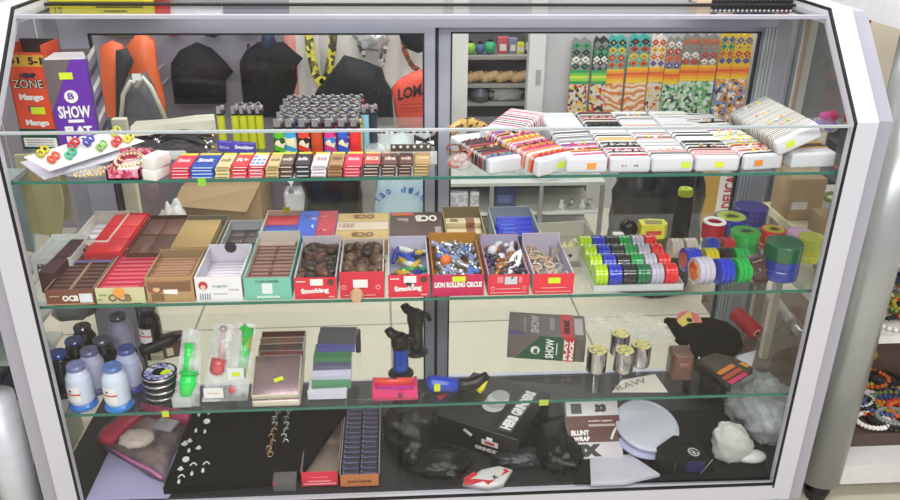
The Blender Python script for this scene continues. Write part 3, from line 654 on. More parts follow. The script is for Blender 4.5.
tag(crumple_blob(M(), (p.x-.012, p.y+.022, S1), .045, .024, .008, FILM, 21, .15, sub=3).build('clear_bag'), 'small clear plastic bag lying left of the pink floral box', 'bag')

# --- two small white boxes, clear tube
x0, x1, y = frontbox(143, 157, 180, S1)
WB = mat('#ece9e4', .5, var=.03)
b = M().box(0, x1-x0+.003, 0, .045, 0, .020, WB, .0012); tag(b.build('jewellery_box', loc=(x0, y, S1), rz=-18), 'small plain white box, lower of two beside the floral box', 'box')
b = M().box(0, x1-x0+.002, 0, .045, 0, .022, WB, .0012).text('oo', (.008, .02, .0222), (.014, 0, 0), (0, .008, 0), mat('#b9b6b6', .6)); tag(b.build('jewellery_box', loc=(x0+.001, y+.004, S1+.0205), rz=-26), 'small white box with faint mark, stacked on top beside the floral box', 'box')
p = atz(163, 160, S1); q = atz(184, 162, S1)
mb = M(); mb.lathe([(.0, 0), (.009, .001), (.009, .042), (.006, .046), (0, .046)], CLEAR2, 14, 'x', (p.x, p.y, S1+.0095)); tag(mb.build('clear_tube'), 'clear plastic tube lying behind the small white boxes', 'tube')

# --- black leather cords with metal ends, cream cloth, black strap
p = atz(178, 142, S1)
for k in range(16):
    a = atz(150+R.random()*16, 128+R.random()*14, S1+.012); e = atz(198+R.random()*16, 130+R.random()*20, S1+.008)
    mid = a.lerp(e, .5)+Vector((R.uniform(-.02, .02), R.uniform(-.02, .02), .012+.004*(k % 4)))
    pts = [a.lerp(mid, i/5)*(1-i/10)+mid.lerp(e, i/5)*(i/10) if 0 else a*(1-i/10)**2+mid*2*(i/10)*(1-i/10)+e*(i/10)**2 for i in range(11)]
    mb = M(); mb.tube(pts, .0032, mat('#1b1a1c', .5), 6); mb.tube([pts[-1], pts[-1]+Vector((.007, -.001, 0))], .0038, SIL if k % 3 else GOLDM, 6); mb.tube([pts[0], pts[0]-Vector((.006, 0, 0))], .0036, SIL, 6)
    tag(mb.build('leather_necklace'), 'black leather cord necklace with metal end in the heap on upper shelf', 'necklace', 'black leather cords on the upper shelf')
a = atz(140, 126, S1); 
tag(crumple_blob(M(), (atz(158, 136, S1).x, atz(158, 136, S1).y, S1), .045, .03, .018, mat('#1c1c1e', .5, bump=.3), 31, .2, sub=3).build('black_pouch'), 'soft black pouch lying behind the leather cords', 'pouch')
P = [atz(u, v, S1+.035) for u, v in ((130, 127), (215, 120), (214, 114), (196, 115), (166, 119), (136, 121))]
mb = M(); n = len(P); mb.add(P+[q-Vector((0, 0, .02)) for q in P], [tuple(range(n)), tuple(range(2*n-1, n-1, -1))]+[(i, i+n, (i+1) % n+n, (i+1) % n) for i in range(n)], mat('#d6d2c2', .8, var=.05))
tag(mb.build('folded_cloth'), 'folded cream cloth lying across the back left of upper shelf', 'cloth')

# --- lighters
HOODM = mat('#c4c4c8', .2, .85); BLKM = mat('#232327', .35)
def oval(w_, d_, n=14): return [(w_/2*math.cos(2*PI*i/n), d_/2*math.sin(2*PI*i/n)) for i in range(n)]
def lighter(col, label, group=None, hood=HOODM, h=.062, clear=False, wrap=None, w_=.0225, button=BLKM):
    t = thing('lighter', label, 'lighter', group=group)
    m = mat(col, .15, 0, 'clear', alpha=.75) if clear else mat(col, .3, var=.12, scale=60)
    M().prism(oval(w_, .013), 0, h, m, smooth=True).build('body', t)
    if wrap: M().prism(oval(w_*1.02, .0133), h*.2, h*.72, mat(wrap, .35, kind='voronoi', col2=(col, wrap, '#f2e6c8'), scale=110), smooth=True).build('wrap_print', t)
    hm = M(); hm.prism(oval(w_*.96, .0125), h, h+.004, BLKM, smooth=True); hm.prism([(x_*.75-.002, y_) for x_, y_ in oval(w_*.9, .0115)], h+.004, h+.017, hood, smooth=True); hm.build('hood', t)
    wm = M(); wm.lathe([(0, -.003), (.0048, -.0035), (.0048, .0035), (0, .003)], SIL, 10, 'y', (.0045, 0, h+.0155)); wm.build('spark_wheel', t)
    M().box(.0055, .0105, -.004, .004, h+.003, h+.010, button, .0008).build('button', t)
    return t
fr = [(281, '#5ab832', '#1f5a24', 'clear lighter with green leaves print at left end of front row'), (292, '#37a3dc', '#e8e4c0', 'sky blue lighter with yellow figure, second in front row'), (305, '#e6402c', '#1c1c1e', 'red lighter with black and white cartoon print in the front row'), (318, '#e0582e', None, 'plain translucent orange lighter in the front row'), (331, '#d83a8c', '#3a7fd0', 'magenta lighter with blue wrap in the front row'), (344, '#2f5fd0', '#3a48b0', 'blue lighter with dark blue wrap in the front row'), (356, '#e23438', None, 'plain red lighter at right end of front row')]
p = atz(318, 159, S1); yL = p.y
src = []
for k, (u, c, wr, lab) in enumerate(fr):
    l = lighter(c, lab+' on upper shelf', 'front row of colourful lighters', wrap=wr, clear=(k in (3,)))
    l.location = (aty(u, 158, yL).x, yL, S1); src.append(l)
backs = []
for k, c in enumerate(('#c8383c', '#3a58b8', '#2e2e32', '#d0c43a', '#3a3a40', '#b84a9a', '#8f9096')): backs.append((c, k))
protos = {}
xL, xR = aty(283, 158, yL).x, aty(356, 158, yL).x
for r in range(1, 8):
    for c in range(8):
        k = (r*3+c*5) % 7; x_ = xL+(xR-xL)*c/7+.006*(r % 2)-.004; y_ = yL+.0255*r
        lab = 'lighter with metal hood standing in the rear rows of the lighter block'
        if k not in protos: protos[k] = l = lighter(backs[k][0], lab, 'rear rows of lighters', button=mat(backs[k][0], .35)); 
        else: l = dup(protos[k])
        l.matrix_world = TR(x_, y_, S1+ (.004*(r-1) if r > 1 else 0)+.0) if 0 else TR(x_, y_, S1) @ RZ(R.uniform(-6, 6))
bt = atz(371, 158, S1)
for k, (u, c, hh_, lab) in enumerate(((366, '#8fc4d8', .072, 'tall pale blue slim lighter at right end of the lighter block'), (374, '#2e3440', .072, 'tall black slim lighter at far right of the lighter block'))):
    l = lighter(c, lab, h=hh_, w_=.016); l.location = (aty(u, 150, yL+.05).x, yL+.06, S1)
# yellow green slim lighters
yy = atz(240, 148, S1).y
yp = None
for k, (u, dy) in enumerate(((224, 0), (238, 0), (246, 0.0), (254, 0), (262, 0.0), (241, .02), (250, .02), (258, .02))):
    lab = 'yellow green clear lighter standing alone at left of the yellow group' if k == 0 else ('yellow green clear lighter in the %s row of the yellow group, %s' % ('front' if k < 5 else 'rear', {1: 'first from left', 2: 'second from left', 3: 'third from left', 4: 'rightmost', 5: 'first from left', 6: 'middle', 7: 'rightmost'}[k]))
    if yp is None: l = yp = lighter('#cdd42e', lab, 'yellow green lighters', h=.068, clear=True, w_=.0155)
    else: l = dup(yp, lab)
    l.matrix_world = TR(aty(u, 148, yy).x, yy+dy, S1)
# blue strip box lying before them
p0 = atz(218, 152, S1+.02); p1 = atz(257, 157, S1+.004)
b = M(); L_ = (aty(257, 154, p0.y).x-aty(218, 150, p0.y).x)
b.box(0, L_, 0, .012, 0, .020, mat('#4a3fa8', .4, var=.1), .001); b.text('Smoking', (L_*.46, 0, .006), (L_*.5, 0, 0), (0, 0, .010), WHT, 2); b.text('Blue', (L_*.06, 0, .007), (L_*.25, 0, 0), (0, 0, .006), mat('#b8b4e0', .5), 1)
b.T = I4(); tag(b.build('paper_box', loc=(aty(218, 150, yy-.03).x, yy-.034, S1+.004)), 'violet blue narrow paper box lying before the yellow green lighters', 'box').rotation_euler = (0, math.radians(4), 0)

# --- rolling paper booklets: front row of little stacks
def booklet(w_, d_, h_, cbody, ctop, cband, word, wcol, edge='#e9dcc4', style=0):
    b = M(); b.box(-w_/2, w_/2, 0, d_, 0, h_, mat(cbody, .5, var=.05), .0006)
    b.quad((-w_/2+.001, .001, h_), (w_-.002, 0, 0), (0, d_*.80, 0), mat(ctop, .45, var=.08, scale=80), .0003)
    b.quad((-w_/2+.001, d_*.83, h_), (w_-.002, 0, 0), (0, d_*.15, 0), mat(cband, .5), .0003)
    if word: b.text(word, (-w_*.36, d_*.30, h_+.0003), (w_*.72, 0, 0), (0, d_*.26, 0), mat(wcol, .5), 2, .0004)
    if style == 1: 
        for k in range(7): b.quad((-w_/2+.002+(k % 3)*w_*.3, d_*(.12+.24*(k//3)), h_+.0003), (w_*.2, 0, 0), (w_*.04, d_*.10, 0), mat('#2f62c0', .5), .0003)
    b.quad((-w_/2+.003, -.0004, h_*.3), (w_-.006, 0, 0), (0, 0, h_*.25), mat(wcol, .5), .0003)
    return b
rows = [(167, 187, '#d83048', '#dc3a52', '#e2d24a', 'Smk', '#f2dcdc', 4, 'red'), (187, 211, '#2b62c4', '#3048a4', '#d8cc4a', 'Smk', '#e8eef8', 4, 'blue'), (212, 227, '#e0cf98', '#dcc99c', '#dcd24a', 'ocb', '#8a7448', 4, 'cream'),
        (228, 245, '#dd3446', '#e04050', '#dcd84e', 'R+', '#f6e8e4', 4, 'bright red'), (245, 262, '#d42e48', '#dfe8f4', '#dcd84e', '', '#f2f2f2', 4, 'blue and white topped red'), (263, 277, '#cbb483', '#d3b98a', '#dad64e', 'ocb', '#8a6a3e', 4, 'beige'),
        (277, 292, '#543630', '#6b5048', '#d8d650', 'ocb', '#e0d2c4', 3, 'brown'), (293, 309, '#2a2a30', '#34343e', '#d8d650', 'blk', '#d8d8dc', 3, 'black'), (309, 325, '#e6e2e4', '#dedadc', '#dcd85a', 'Sil', '#a48a98', 4, 'white'),
        (326, 341, '#a87850', '#b08a5e', '#d8d65a', 'raw', '#6e4a2c', 4, 'tan brown'), (342, 360, '#d8304a', '#e0405a', '#dcd85a', 'Smk', '#f2c8cc', 4, 'crimson'), (361, 379, '#2f2428', '#c04a40', '#d8ba70', 'ECS', '#e8d8c8', 4, 'black and red'),
        (380, 396, '#542e28', '#6a4038', '#c8a888', 'cbe', '#e0cfc0', 4, 'dark brown'), (397, 412, '#4a2622', '#5a3430', '#8a6a5a', 'ocb', '#d8c0b0', 4, 'maroon brown'), (413, 430, '#a08054', '#b08e5e', '#c4a878', 'gold', '#e2cc9c', 4, 'dull gold')]
for u0, u1, cb, ct_, cbd, wd_, wc, n, nm in rows:
    x0, x1, y = frontbox(u0, u1, 183.5 if u0 < 250 else 183, S1); y = max(y, .024); w_ = x1-x0-.0015; h_ = .0245/n; d_ = .075
    o = None
    for k in range(n):
        lab = f'{nm} rolling paper booklet, {["lowest", "second from bottom", "third from bottom", "fourth from bottom"][k] if k < n-1 else "topmost"} in its upper shelf stack'
        if o is None: o = tag(booklet(w_, d_, h_-.0006, cb, ct_, cbd, wd_, wc, style=1 if 'blue and' in nm else 0).build('paper_booklet'), lab, 'booklet', 'rolling paper booklets on the upper shelf'); c = o
        else: c = dup(o, lab)
        c.matrix_world = TR((x0+x1)/2+.0012*k*(1 if k % 2 else .2), y+.001*((k*7) % 3), S1+k*h_) @ RZ(((k*5) % 3-1)*1.2)
def on_edge_sticker(u, v, z, col, label, w_=.014):
    p = aty(u, v, .018); tag(M().box(-w_/2, w_/2, -.0012, 0, -.007, .007, mat(col, .5)).build('price_sticker', loc=(p.x, .0183, z-.004)), label, 'sticker')
on_edge_sticker(202, 182, S1, '#8fc83c', 'green price sticker on the upper shelf edge under blue booklets')

# --- clear compartment boxes and small charms
x0, x1, y = frontbox(365, 432, 160, S1)
t = thing('compartment_box', 'low clear plastic compartment box behind the brown booklets', 'box', (x0, y, S1))
W_ = x1-x0; D_ = .09
cm = M(); cm.box(0, W_, 0, .0015, 0, .022, CLEAR2).box(0, W_, D_, D_+.0015, 0, .026, CLEAR2).box(0, .0015, 0, D_, 0, .022, CLEAR2).box(W_-.0015, W_, 0, D_, 0, .022, CLEAR2).box(0, W_, 0, D_, 0, .0012, CLEAR2).build('tray', t)
for k in (1, 2): M().box(W_*k/3, W_*k/3+.0015, .0015, D_, .0012, .022, CLEAR2).build('divider', t)
M().quad((W_*.52, .03, .0025), (.01, 0, 0), (0, .008, 0), STK).build('price_sticker', t)
for k in range(3):
    p = Vector((x0+W_*(.16+.33*k), y+.055, S1+.0015))
    tag(crumple_blob(M(), p, .020, .018, .010, FILM, 40+k, .2, sub=3).build('clear_bag'), f'crumpled clear film in the {["left", "middle", "right"][k]} compartment of clear box', 'bag')
mb = M(); p = atz(365, 143, S1)
def trinket(u, v, z, k, lab, grp=None):
    p = atz(u, v, z); mb = M(); a = WHT if k % 2 else BLK; b_ = BLK if k % 2 else mat('#caa08c', .4)
    mb.T = TR(p.x, p.y, z) @ RZ(k*37)
    for j in range(6): mb.sph((.007*math.cos(j*1.05), .007*math.sin(j*1.05), .004+.001*(j % 2)), .0042, a if j % 2 else b_, 6)
    return tag(mb.build('bead_ring'), lab, 'ring', grp)
k = 0
for u in range(348, 374, 6):
    for v in (135, 139): trinket(u+(v % 2)*3, v, S1+.002, k, 'small pink, black and white bead ring behind the clear box', 'bead rings at left behind the clear box'); k += 1
for u in range(378, 394, 7): trinket(u, 134, S1+.002, k*2+1, 'small rose and white bead ring behind the clear box centre', 'bead rings at centre behind the clear box'); k += 1
for u in (412, 420, 428, 416, 424, 432):
    trinket(u, 133 if u % 4 == 0 else 138, S1+.002, k, 'black and white bead ring right behind the clear box', 'bead rings at right behind the clear box'); k += 1
p = atz(425, 148, S1); mb = M()
for sgn in (-1, 1): mb.prism([(0, -.003), (sgn*.022, -.013), (sgn*.022, .013), (0, .003)][::sgn], 0, .007, BLK, 'y'); mb.prism([(sgn*.004, -.001), (sgn*.018, -.007), (sgn*.018, .002)][::sgn], -.001, 0, WHT, 'y')
tag(mb.build('bow_clip', loc=(p.x, p.y, S1+.014)), 'black and white bow shaped clip behind the clear box right', 'clip')
for i, u in enumerate(range(394, 436, 7)):
    p = aty(u, 161-i*.3, .055); mb = M().box(-.0065, .0065, 0, .006, 0, .0135, mat('#5a564e', .4), .001).sph((0, -.001, .009), .003, WHT, 6)
    tag(mb.build('square_charm', loc=(p.x, .088+.002, S1+.026)), 'small dark square charm with white dot, %s in the row above brown booklets' % ['first from left', 'second', 'third', 'fourth', 'fifth', 'rightmost'][i], 'charm', 'square charms in a row')
Mq = M().box(0, .088, 0, .006, 0, .0255, CLEAR2, .001)
tag(Mq.build('charm_rail', loc=(aty(391, 161, .088).x, .088, S1)), 'clear plastic bar carrying a row of dark square charms', 'bar')
# red beads in a clear bag between charms and pads
p = atz(462, 170, S1)
tag(crumple_blob(M(), (p.x-.002, p.y+.02, S1), .024, .03, .016, mat('#d8c8c4', .2, 0, 'crumple', scale=30, alpha=.4, bump=.5), 51, .2, sub=3).build('clear_bag'), 'clear bag of red and brown bead strings left of the pads', 'bag')
for k in range(4): ring_chain((p.x-.012+.008*(k % 3), p.y+.004+.012*k, S1+.012+.006*k), .012+.002*(k % 2), 14, mat(['#b8483c', '#7a2a28', '#c98070', '#8a3c30'][k], .4), .0024, tilt=.003, label=['bright red', 'dark maroon', 'salmon', 'brown red'][k]+' bead string in the clear bag left of the pads')
# leopard band
p0 = atz(450, 132, S1+.02); p1 = atz(486, 130, S1+.02)
LEO = mat('#c9a25a', .7, kind='voronoi', col2=('#2b2118', '#d8b878', '#c9a25a', '#6a4a2a'), scale=110)
pts = [p0.lerp(p1, i/8)+Vector((0, 0, .018*math.sin(i/8*PI))) for i in range(9)]
tag(M().tube(pts, [.011]*9, LEO, 8).build('hair_band'), 'leopard spotted fabric hair band behind the first bracelet pad', 'hair band')

# --- bracelet pads and bracelets
PADM = mat('#d9d8de', .6, var=.03, scale=30)
CC = {'K': '#161617', 'W': '#dcd8d4', 'P': '#d64f86', 'R': '#b82a34', 'M': '#5e2230', 'G': '#8f8e94', 'O': '#e2803a', 'Y': '#e0cf4e', 'B': '#3f78c8', 'T': '#3aa39a', 'V': '#7a3aa0', 'N': '#5a3a2c', 'p': '#e3a9a4', 'g': '#c8c6ca', 'o': '#d9a86c', 's': '#8aa7c8', 'l': '#dcd8be'}
CN = {'K': 'black', 'W': 'white', 'P': 'pink', 'R': 'red', 'M': 'maroon', 'G': 'grey', 'O': 'orange', 'Y': 'yellow', 'B': 'blue', 'T': 'teal', 'V': 'violet', 'N': 'brown', 'p': 'salmon', 'g': 'pale grey', 'o': 'tan', 's': 'sky blue', 'l': 'cream'}
ON = ['first', 'second', 'third', 'fourth', 'fifth', 'sixth', 'seventh', 'eighth', 'ninth', 'tenth', 'eleventh', 'twelfth', 'thirteenth', 'fourteenth', 'fifteenth', 'sixteenth']
def pad(T, w_, L_, h_, label, short, codes, start=.03, pitch=None, sticker=None, skew=0, seed=0, bw=None, side=True, spots=None):
    t = thing('bracelet_pad', label, 'pad', T=T)
    M().box(-w_/2, w_/2, 0, L_, 0, h_, PADM, .0055).build('body', t)
    if sticker: M().quad((w_*sticker[1]-.008, -.0004, h_*.3), (.017, 0, .0005), (0, 0, h_*.38), mat(sticker[0], .5)).build('price_sticker', t)
    if spots:
        for sx_, c in spots: M().sph((w_*sx_, -.0005, h_*.5), .0018, mat(c, .5), 6).build('printed_dot', t)
    n = len(codes); pitch = pitch or (L_-start-.01)/n
    rr = random.Random(seed)
    for i, cs in enumerate(codes):
        if cs == '.': continue
        y_ = start+pitch*i; b_ = (bw or pitch*.86); mb = M(); ns = len(cs.strip('*#')); star = '*' in cs; braid = '#' in cs; cs = cs.strip('*#')
        prof = []
        x_, e = w_/2, .0012
        prof = [(-x_-e, .004), (-x_-e, h_-.009), (-x_-e+.0025, h_-.0035), (-x_+.004, h_-.0005+e), (-x_+.009, h_+e), (0, h_+e), (x_-.009, h_+e), (x_-.004, h_-.0005+e), (x_+e-.0025, h_-.0035), (x_+e, h_-.009), (x_+e, .004)]
        for j, c in enumerate(cs):
            ya, yb_ = y_+b_*j/ns+.0004, y_+b_*(j+1)/ns-.0004; m = mat(CC[c], .6, var=.12, scale=150)
            vs = []; K = len(prof)
            for (px_, pz_) in prof:
                sk = skew*(px_+x_)/w_
                for yy_, ex in ((ya, 0), ((ya+yb_)/2, .0012), (yb_, 0)):
                    s_ = (1+ex/x_*1.0) if abs(px_) > x_*.9 else 1
                    vs.append((px_*s_, yy_+sk, pz_+(ex if pz_ > h_-.004 else 0)))
            fs = []
            for q in range(K-1):
                for r_ in range(2): a = q*3+r_; fs.append((a, a+3, a+4, a+1))
            mb.add(vs, fs, m, True)
        if star or braid:
            for q in range(5 if star else 9):
                px_ = (-.8+1.6*q/(4 if star else 8))*x_*.8; c = cs[q % ns] if braid else ['p', 'Y', 'W', 'o', cs[0]][(q+i) % 5]
                sk = skew*(px_+x_)/w_
                if star and q not in (1, 2, 3): continue
                mb.sph((px_, y_+b_*.5+sk+(q % 2-.5)*b_*.3, h_+.0028), .0040 if star else .0026, mat(CC[c], .45), 6)
        cn = ' and '.join(dict.fromkeys(CN[c] for c in cs[:3]))
        o = mb.build('bracelet'); o.matrix_world = T
        tag(o, f'{cn} bracelet on the {short}, {ON[i] if i < 16 else "last"} from front', 'bracelet', f'bracelets on the {short}')
    return t
def padT(u0, u1, vb, rz=0, rx=0, dz=0, z=None):
    x0, x1, y = frontbox(u0, u1, vb, (z or S1)+dz); y = max(y, .026)
    return TR((x0+x1)/2, y, (z or S1)+dz) @ RZ(rz) @ RX(rx), x1-x0
h = .030
T, w_ = padT(487, 529, 173, 22); pad(T, w_, .17, h, 'short white pad with dark red and black bead bracelets, leftmost pad', 'leftmost pad', ['VTKOT#', 'MRK', 'MK', 'NKO*', 'MR', 'KMK', 'MN#'], .012, .0165, seed=1)
T, w_ = padT(536, 577, 176, 30, 5); pad(T, w_*1.12, .19, h+.004, 'slanted white pad with yellow sticker and orange red braided bracelets', 'slanted pad', ['RO#', 'WO', 'PRO#', 'OKP#', 'PWO', 'OY#', 'RVO*', 'KOV*', 'VO'], .014, .0165, sticker=('#cde23a', .12), seed=2)
q_ = atz(505, 138, S1+.03); T = TR(q_.x, q_.y, S1+.031) @ RZ(-30) @ RX(3); pad(T, .075, .12, .022, 'small tilted pad with pink and white strings at the back behind the leftmost pad', 'pink and white back pad', ['PWK', 'WKW', 'PpW', 'KWP', 'WpW', 'PWp'], .008, .017, seed=12)
T, w_ = padT(569, 612, 180); pad(T, w_*.98, .32, h, 'long white pad with orange sticker carrying pink and grey strings', 'orange stickered grey strand pad', ['PW', 'RYK*', 'PW', 'PV*', 'WG', 'GWG', 'GKW', 'GWG', 'KGW', 'GWG', '.', '.', '.', '.'], .014, .0172, sticker=('#ef9a3a', .1), skew=.012, seed=3)
T, w_ = padT(613, 655, 178.5); pad(T, w_*.98, .325, h, 'long white pad with coloured dots and black white pink bracelets', 'dotted front pad', ['RW', 'MWG#', 'PWK', 'KWG#', 'KW', 'oo', 'WK', 'WKW', '.', 'KW', 'K#', 'KNK', 'WK', 'pNp#', 'KW', 'MNM'], .012, .0190, spots=((-.2, '#c24a78'), (-.12, '#d0628a'), (.1, '#7a4aa0'), (.16, '#3a3a6a')), seed=4)
T, w_ = padT(655, 698, 177.5); pad(T, w_*.97, .325, h, 'long white pad with pale string bracelets and green yellow sticker at right', 'pale string pad', ['WKG', 'pGW*', '.', 'WW', 'gW', 'pNG*', 'WGp', 'GW', '.', 'Wp', 'W', '.', 'gKW', 'WGK*', 'gW'], .012, .0200, sticker=('#cfe23c', .3), seed=5)
T, w_ = padT(699, 744, 176.5); pad(T, w_*.97, .325, h, 'long white pad with black and salmon bracelets and central yellow sticker', 'black and salmon pad', ['pGp', 'pKp', 'KW*', 'KWK', 'KW', '.', 'KW', 'KWg', 'gW', '.', 'W', '.', '.', 'W', 'W'], .012, .0200, sticker=('#dfe23c', .02), seed=6)
T, w_ = padT(741, 784, 170, 8); pad(T, w_*.95, .30, h, 'long white pad with orange sticker and pastel flower bracelets', 'pastel flower pad', ['KWp*', 'RWp*', 'WR*', 'YBY*', 'WBY*', 'lYW*', 'sYW*', 'lW*', 'VlW', 'BBs', 'lW', 'Kg*', 'WKW', 'gW', 'WKg'], .010, .0188, sticker=('#f0933c', -.15), seed=7)
T, w_ = padT(789, 836, 168, 4); pad(T, w_*.97, .16, h, 'short wrapped white pad with brown and tan checks at right end', 'brown checked pad', ['.', 'oN', 'No', 'oN', 'oo', 'No'], .008, .019, seed=8)
q_ = aty(801, 147, .034); T, w_ = TR(q_.x, .034, q_.z) @ RY(-26) @ RX(-2.5), aty(822, 150, .034).x-aty(781, 150, .034).x; pad(T, w_*1.08, .235, h, 'propped white pad with black and white striped bracelets and lime sticker', 'black and white striped pad', ['WKWWK', 'WWKWW', 'KWWKW', 'WKWWK*', 'WWKWW', 'KWWKW*', 'WKWWK', 'WWKWW', 'KWWKW', 'WKWWK*', 'WWKWW', 'KWWKW', 'WKWWK', 'WWKWW*', 'KWWKW'], .008, .0150, sticker=('#cde23a', -.2), skew=.006, seed=9)
for i, (u, v, c) in enumerate(((806, 148, '#8a5a3c'), (816, 146, '#c49a72'), (826, 147, '#b0805a'))):
    pass
p = atz(829, 135, S1+.03)
b = tag(crumple_blob(M(), (p.x, p.y+.03, S1+.031), .030, .022, .020, mat('#d8d0dc', .15, 0, 'crumple', scale=30, alpha=.3, bump=.4), 61, .2, sub=3, lean=(0, 0)).build('clear_bag'), 'knotted clear bag holding purple and pink pompoms at right end', 'bag')
for k, (dx, dz, c, nm) in enumerate(((-.012, .012, '#5a4ab8', 'violet blue'), (.012, .010, '#7a3ac8', 'purple'), (.0, .028, '#d05a9a', 'pink'), (.014, .030, '#c03a6a', 'crimson'))):
    mb = M(); crumple_blob(mb, (p.x+dx, p.y+.028, S1+.032+dz), .0115, .0115, .0115, mat(c, .8, bump=.6, scale=120), k+70, .25, sub=2, flat=False)
    tag(mb.build('pompom'), f'{nm} pompom inside the knotted clear bag at right end', 'pompom')
# white box under shelf-1 front, seen below the glass: pair of white strips hanging under the pads

# ================================================================== SHELF 2 (middle)
def carton(u0, u1, vb, vt, vback, front, inner, label, printer=None, rise=0, wall=.0022, dy=0, backh=None, name='open_carton', side=None):
    """open cardboard carton standing on shelf 2; front bottom edge at pixel row vb"""
    x0, x1, y = frontbox(u0, u1, vb, S2); y = max(y, .026)+dy
    x0 = aty(u0, vb, y).x; x1 = aty(u1, vb, y).x
    H = aty((u0+u1)/2, vt, y).z-S2; W_ = x1-x0-.002; D_ = min(atz((u0+u1)/2, vback, S2+H).y-y, .40-y)
    t = thing(name, label, 'carton', (x0+.001, y, S2)); F = mat(front, .5, var=.06); IN = mat(inner, .7, var=.04); SD = mat(side, .6) if side else F
    hb = H if backh is None else backh
    b = M().box(0, W_, 0, wall, 0, H, F)
    b.box(0, wall, wall, D_, 0, H, SD).box(W_-wall, W_, wall, D_, 0, H, SD).box(0, W_, D_-wall, D_, 0, hb+.004, SD).box(wall, W_-wall, wall, D_, 0, .002, IN)
    b.box(wall, wall+.0006, wall, D_-wall, .002, H-.0006, IN).box(W_-wall-.0006, W_-wall, wall, D_-wall, .002, H-.0006, IN).box(wall, W_-wall, D_-wall-.0006, D_-wall, .002, hb+.0036, IN).box(wall, W_-wall, wall, wall+.0006, .002, H-.0006, IN)
    if printer: printer(b, W_, H)
    b.build('carton_body', t)
    return t, x0+.001, y, W_, H, D_
def fill_books(t, x0, y, W_, H, D_, n, cols, nm, box, tilt=0, top=.9, ncol=1, word=None, stripe='#7a6258', w0=.003):
    """upright booklets standing one behind another inside a carton"""
    iw = (W_-2*w0-.001)/ncol; iD = D_-.010; th = iD/n; protos = {}
    for c in range(ncol):
        for k in range(n):
            col = cols[k % len(cols)]; hz = H*top-.003
            lab = f'{nm} booklet in the {box}, {("left", "right")[c]+" row, " if ncol > 1 else ""}{ON[k] if k < 15 else "last"} from the front'
            if col not in protos:
                mb = M(); mb.box(-iw/2+.0005, iw/2-.0005, 0, th*.86, 0, hz, mat(col, .5, var=.1, scale=90)); mb.box(-iw*.4, iw*.4, th*.2, th*.6, hz, hz+.0004, mat(stripe, .5))
                o = protos[col] = tag(mb.build('paper_booklet'), lab, 'booklet', f'booklets in the {box}')
            else: o = dup(protos[col], lab)
            o.matrix_world = TR(x0+w0+iw*(c+.5), y+.005+th*k, S2+.0025) @ RX(-tilt)
def logo(wd, x, z, w_, h_, col, b_=3): return lambda b, W_, H: b.text(wd, (W_*x, 0, H*z), (W_*w_, 0, 0), (0, 0, H*h_), mat(col, .5), b_)
def multi(*fs):
    def f(b, W_, H):
        for g in fs: g(b, W_, H)
    return f
def patch(x, z, w_, h_, col, lift=0): return lambda b, W_, H: b.quad((W_*x, -.0004-lift, H*z), (W_*w_, 0, 0), (0, 0, H*h_), mat(col, .5))
# 1 brown
c = carton(47, 96, 305, 290, 250, '#7a4a38', '#5a3c34', 'open dark brown paper carton, leftmost in the front row of middle shelf', multi(logo('OCB', .34, .22, .34, .42, '#f2ece4'), patch(.08, .55, .2, .06, '#c8a898'), patch(.70, .12, .27, .62, '#dfe4ea'), patch(0, 0, 1, .06, '#d89a6a')), side='#a0826e')
fill_books(*c, 10, ['#4a302b', '#553630'], 'dark brown paper', 'leftmost front carton', ncol=2, top=.85, stripe='#6a4c44')
M().box(c[3]*.47, c[3]*.53, .003, c[5]-.003, .004, c[4]*.93, mat('#a8826e', .6)).build('divider', c[0])
M().box(.003, c[3]-.003, c[5]*.68, c[5]*.74, c[4]*.90, c[4]*.96, mat('#7a6a94', .5)).build('divider', c[0])
# 2 cream and red
c = carton(97, 147, 304, 288, 250, '#d3cfa2', '#b02c40', 'open pale green cream carton full of red booklets in front row', multi(logo('OCB', .24, .12, .48, .50, '#8c6a4a'), patch(.06, .5, .16, .12, '#8fb060'), patch(.02, .2, .10, .12, '#8fb060'), lambda b, W_, H: b.lathe([(0, -.0012), (.011, -.0012), (.011, 0)], mat('#f0a24a', .5), 14, 'y', (W_*.48, -.0006, H*.72))), side='#b5a58c')
fill_books(*c, 9, ['#c22a44', '#c92f48'], 'crimson paper', 'pale cream front carton', top=.92, stripe='#e26478')
# 3 tan
def ribs_print(b, W_, H):
    b.lathe([(0, -.001), (H*.26, -.001), (H*.26, 0)], mat('#a85c34', .6), 14, 'y', (W_*.22, -.0003, H*.62)); b.lathe([(0, -.0018), (H*.12, -.0018), (H*.12, 0)], mat('#e0b890', .6), 12, 'y', (W_*.22, -.0008, H*.55))
    for k in range(6): b.quad((W_*(.10+.045*k), -.0004, H*.06), (W_*.02, 0, 0), (0, 0, H*.28), mat('#4a3828', .6))
    b.text('raw', (W_*.5, 0, H*.66), (W_*.4, 0, 0), (0, 0, H*.2), mat('#8a3c28', .5), 2); b.quad((W_*.36, -.0008, H*.36), (W_*.3, 0, H*-.04), (0, 0, H*.26), WHT)
c = carton(148, 196, 303.5, 277, 251, '#b89468', '#a88a64', 'open kraft brown carton with ribbed paper packs in the front row', ribs_print)
fill_books(*c, 9, ['#8e6448', '#7a523a'], 'kraft brown ribbed paper', 'kraft brown front carton', tilt=-14, top=.88, stripe='#a87e60')
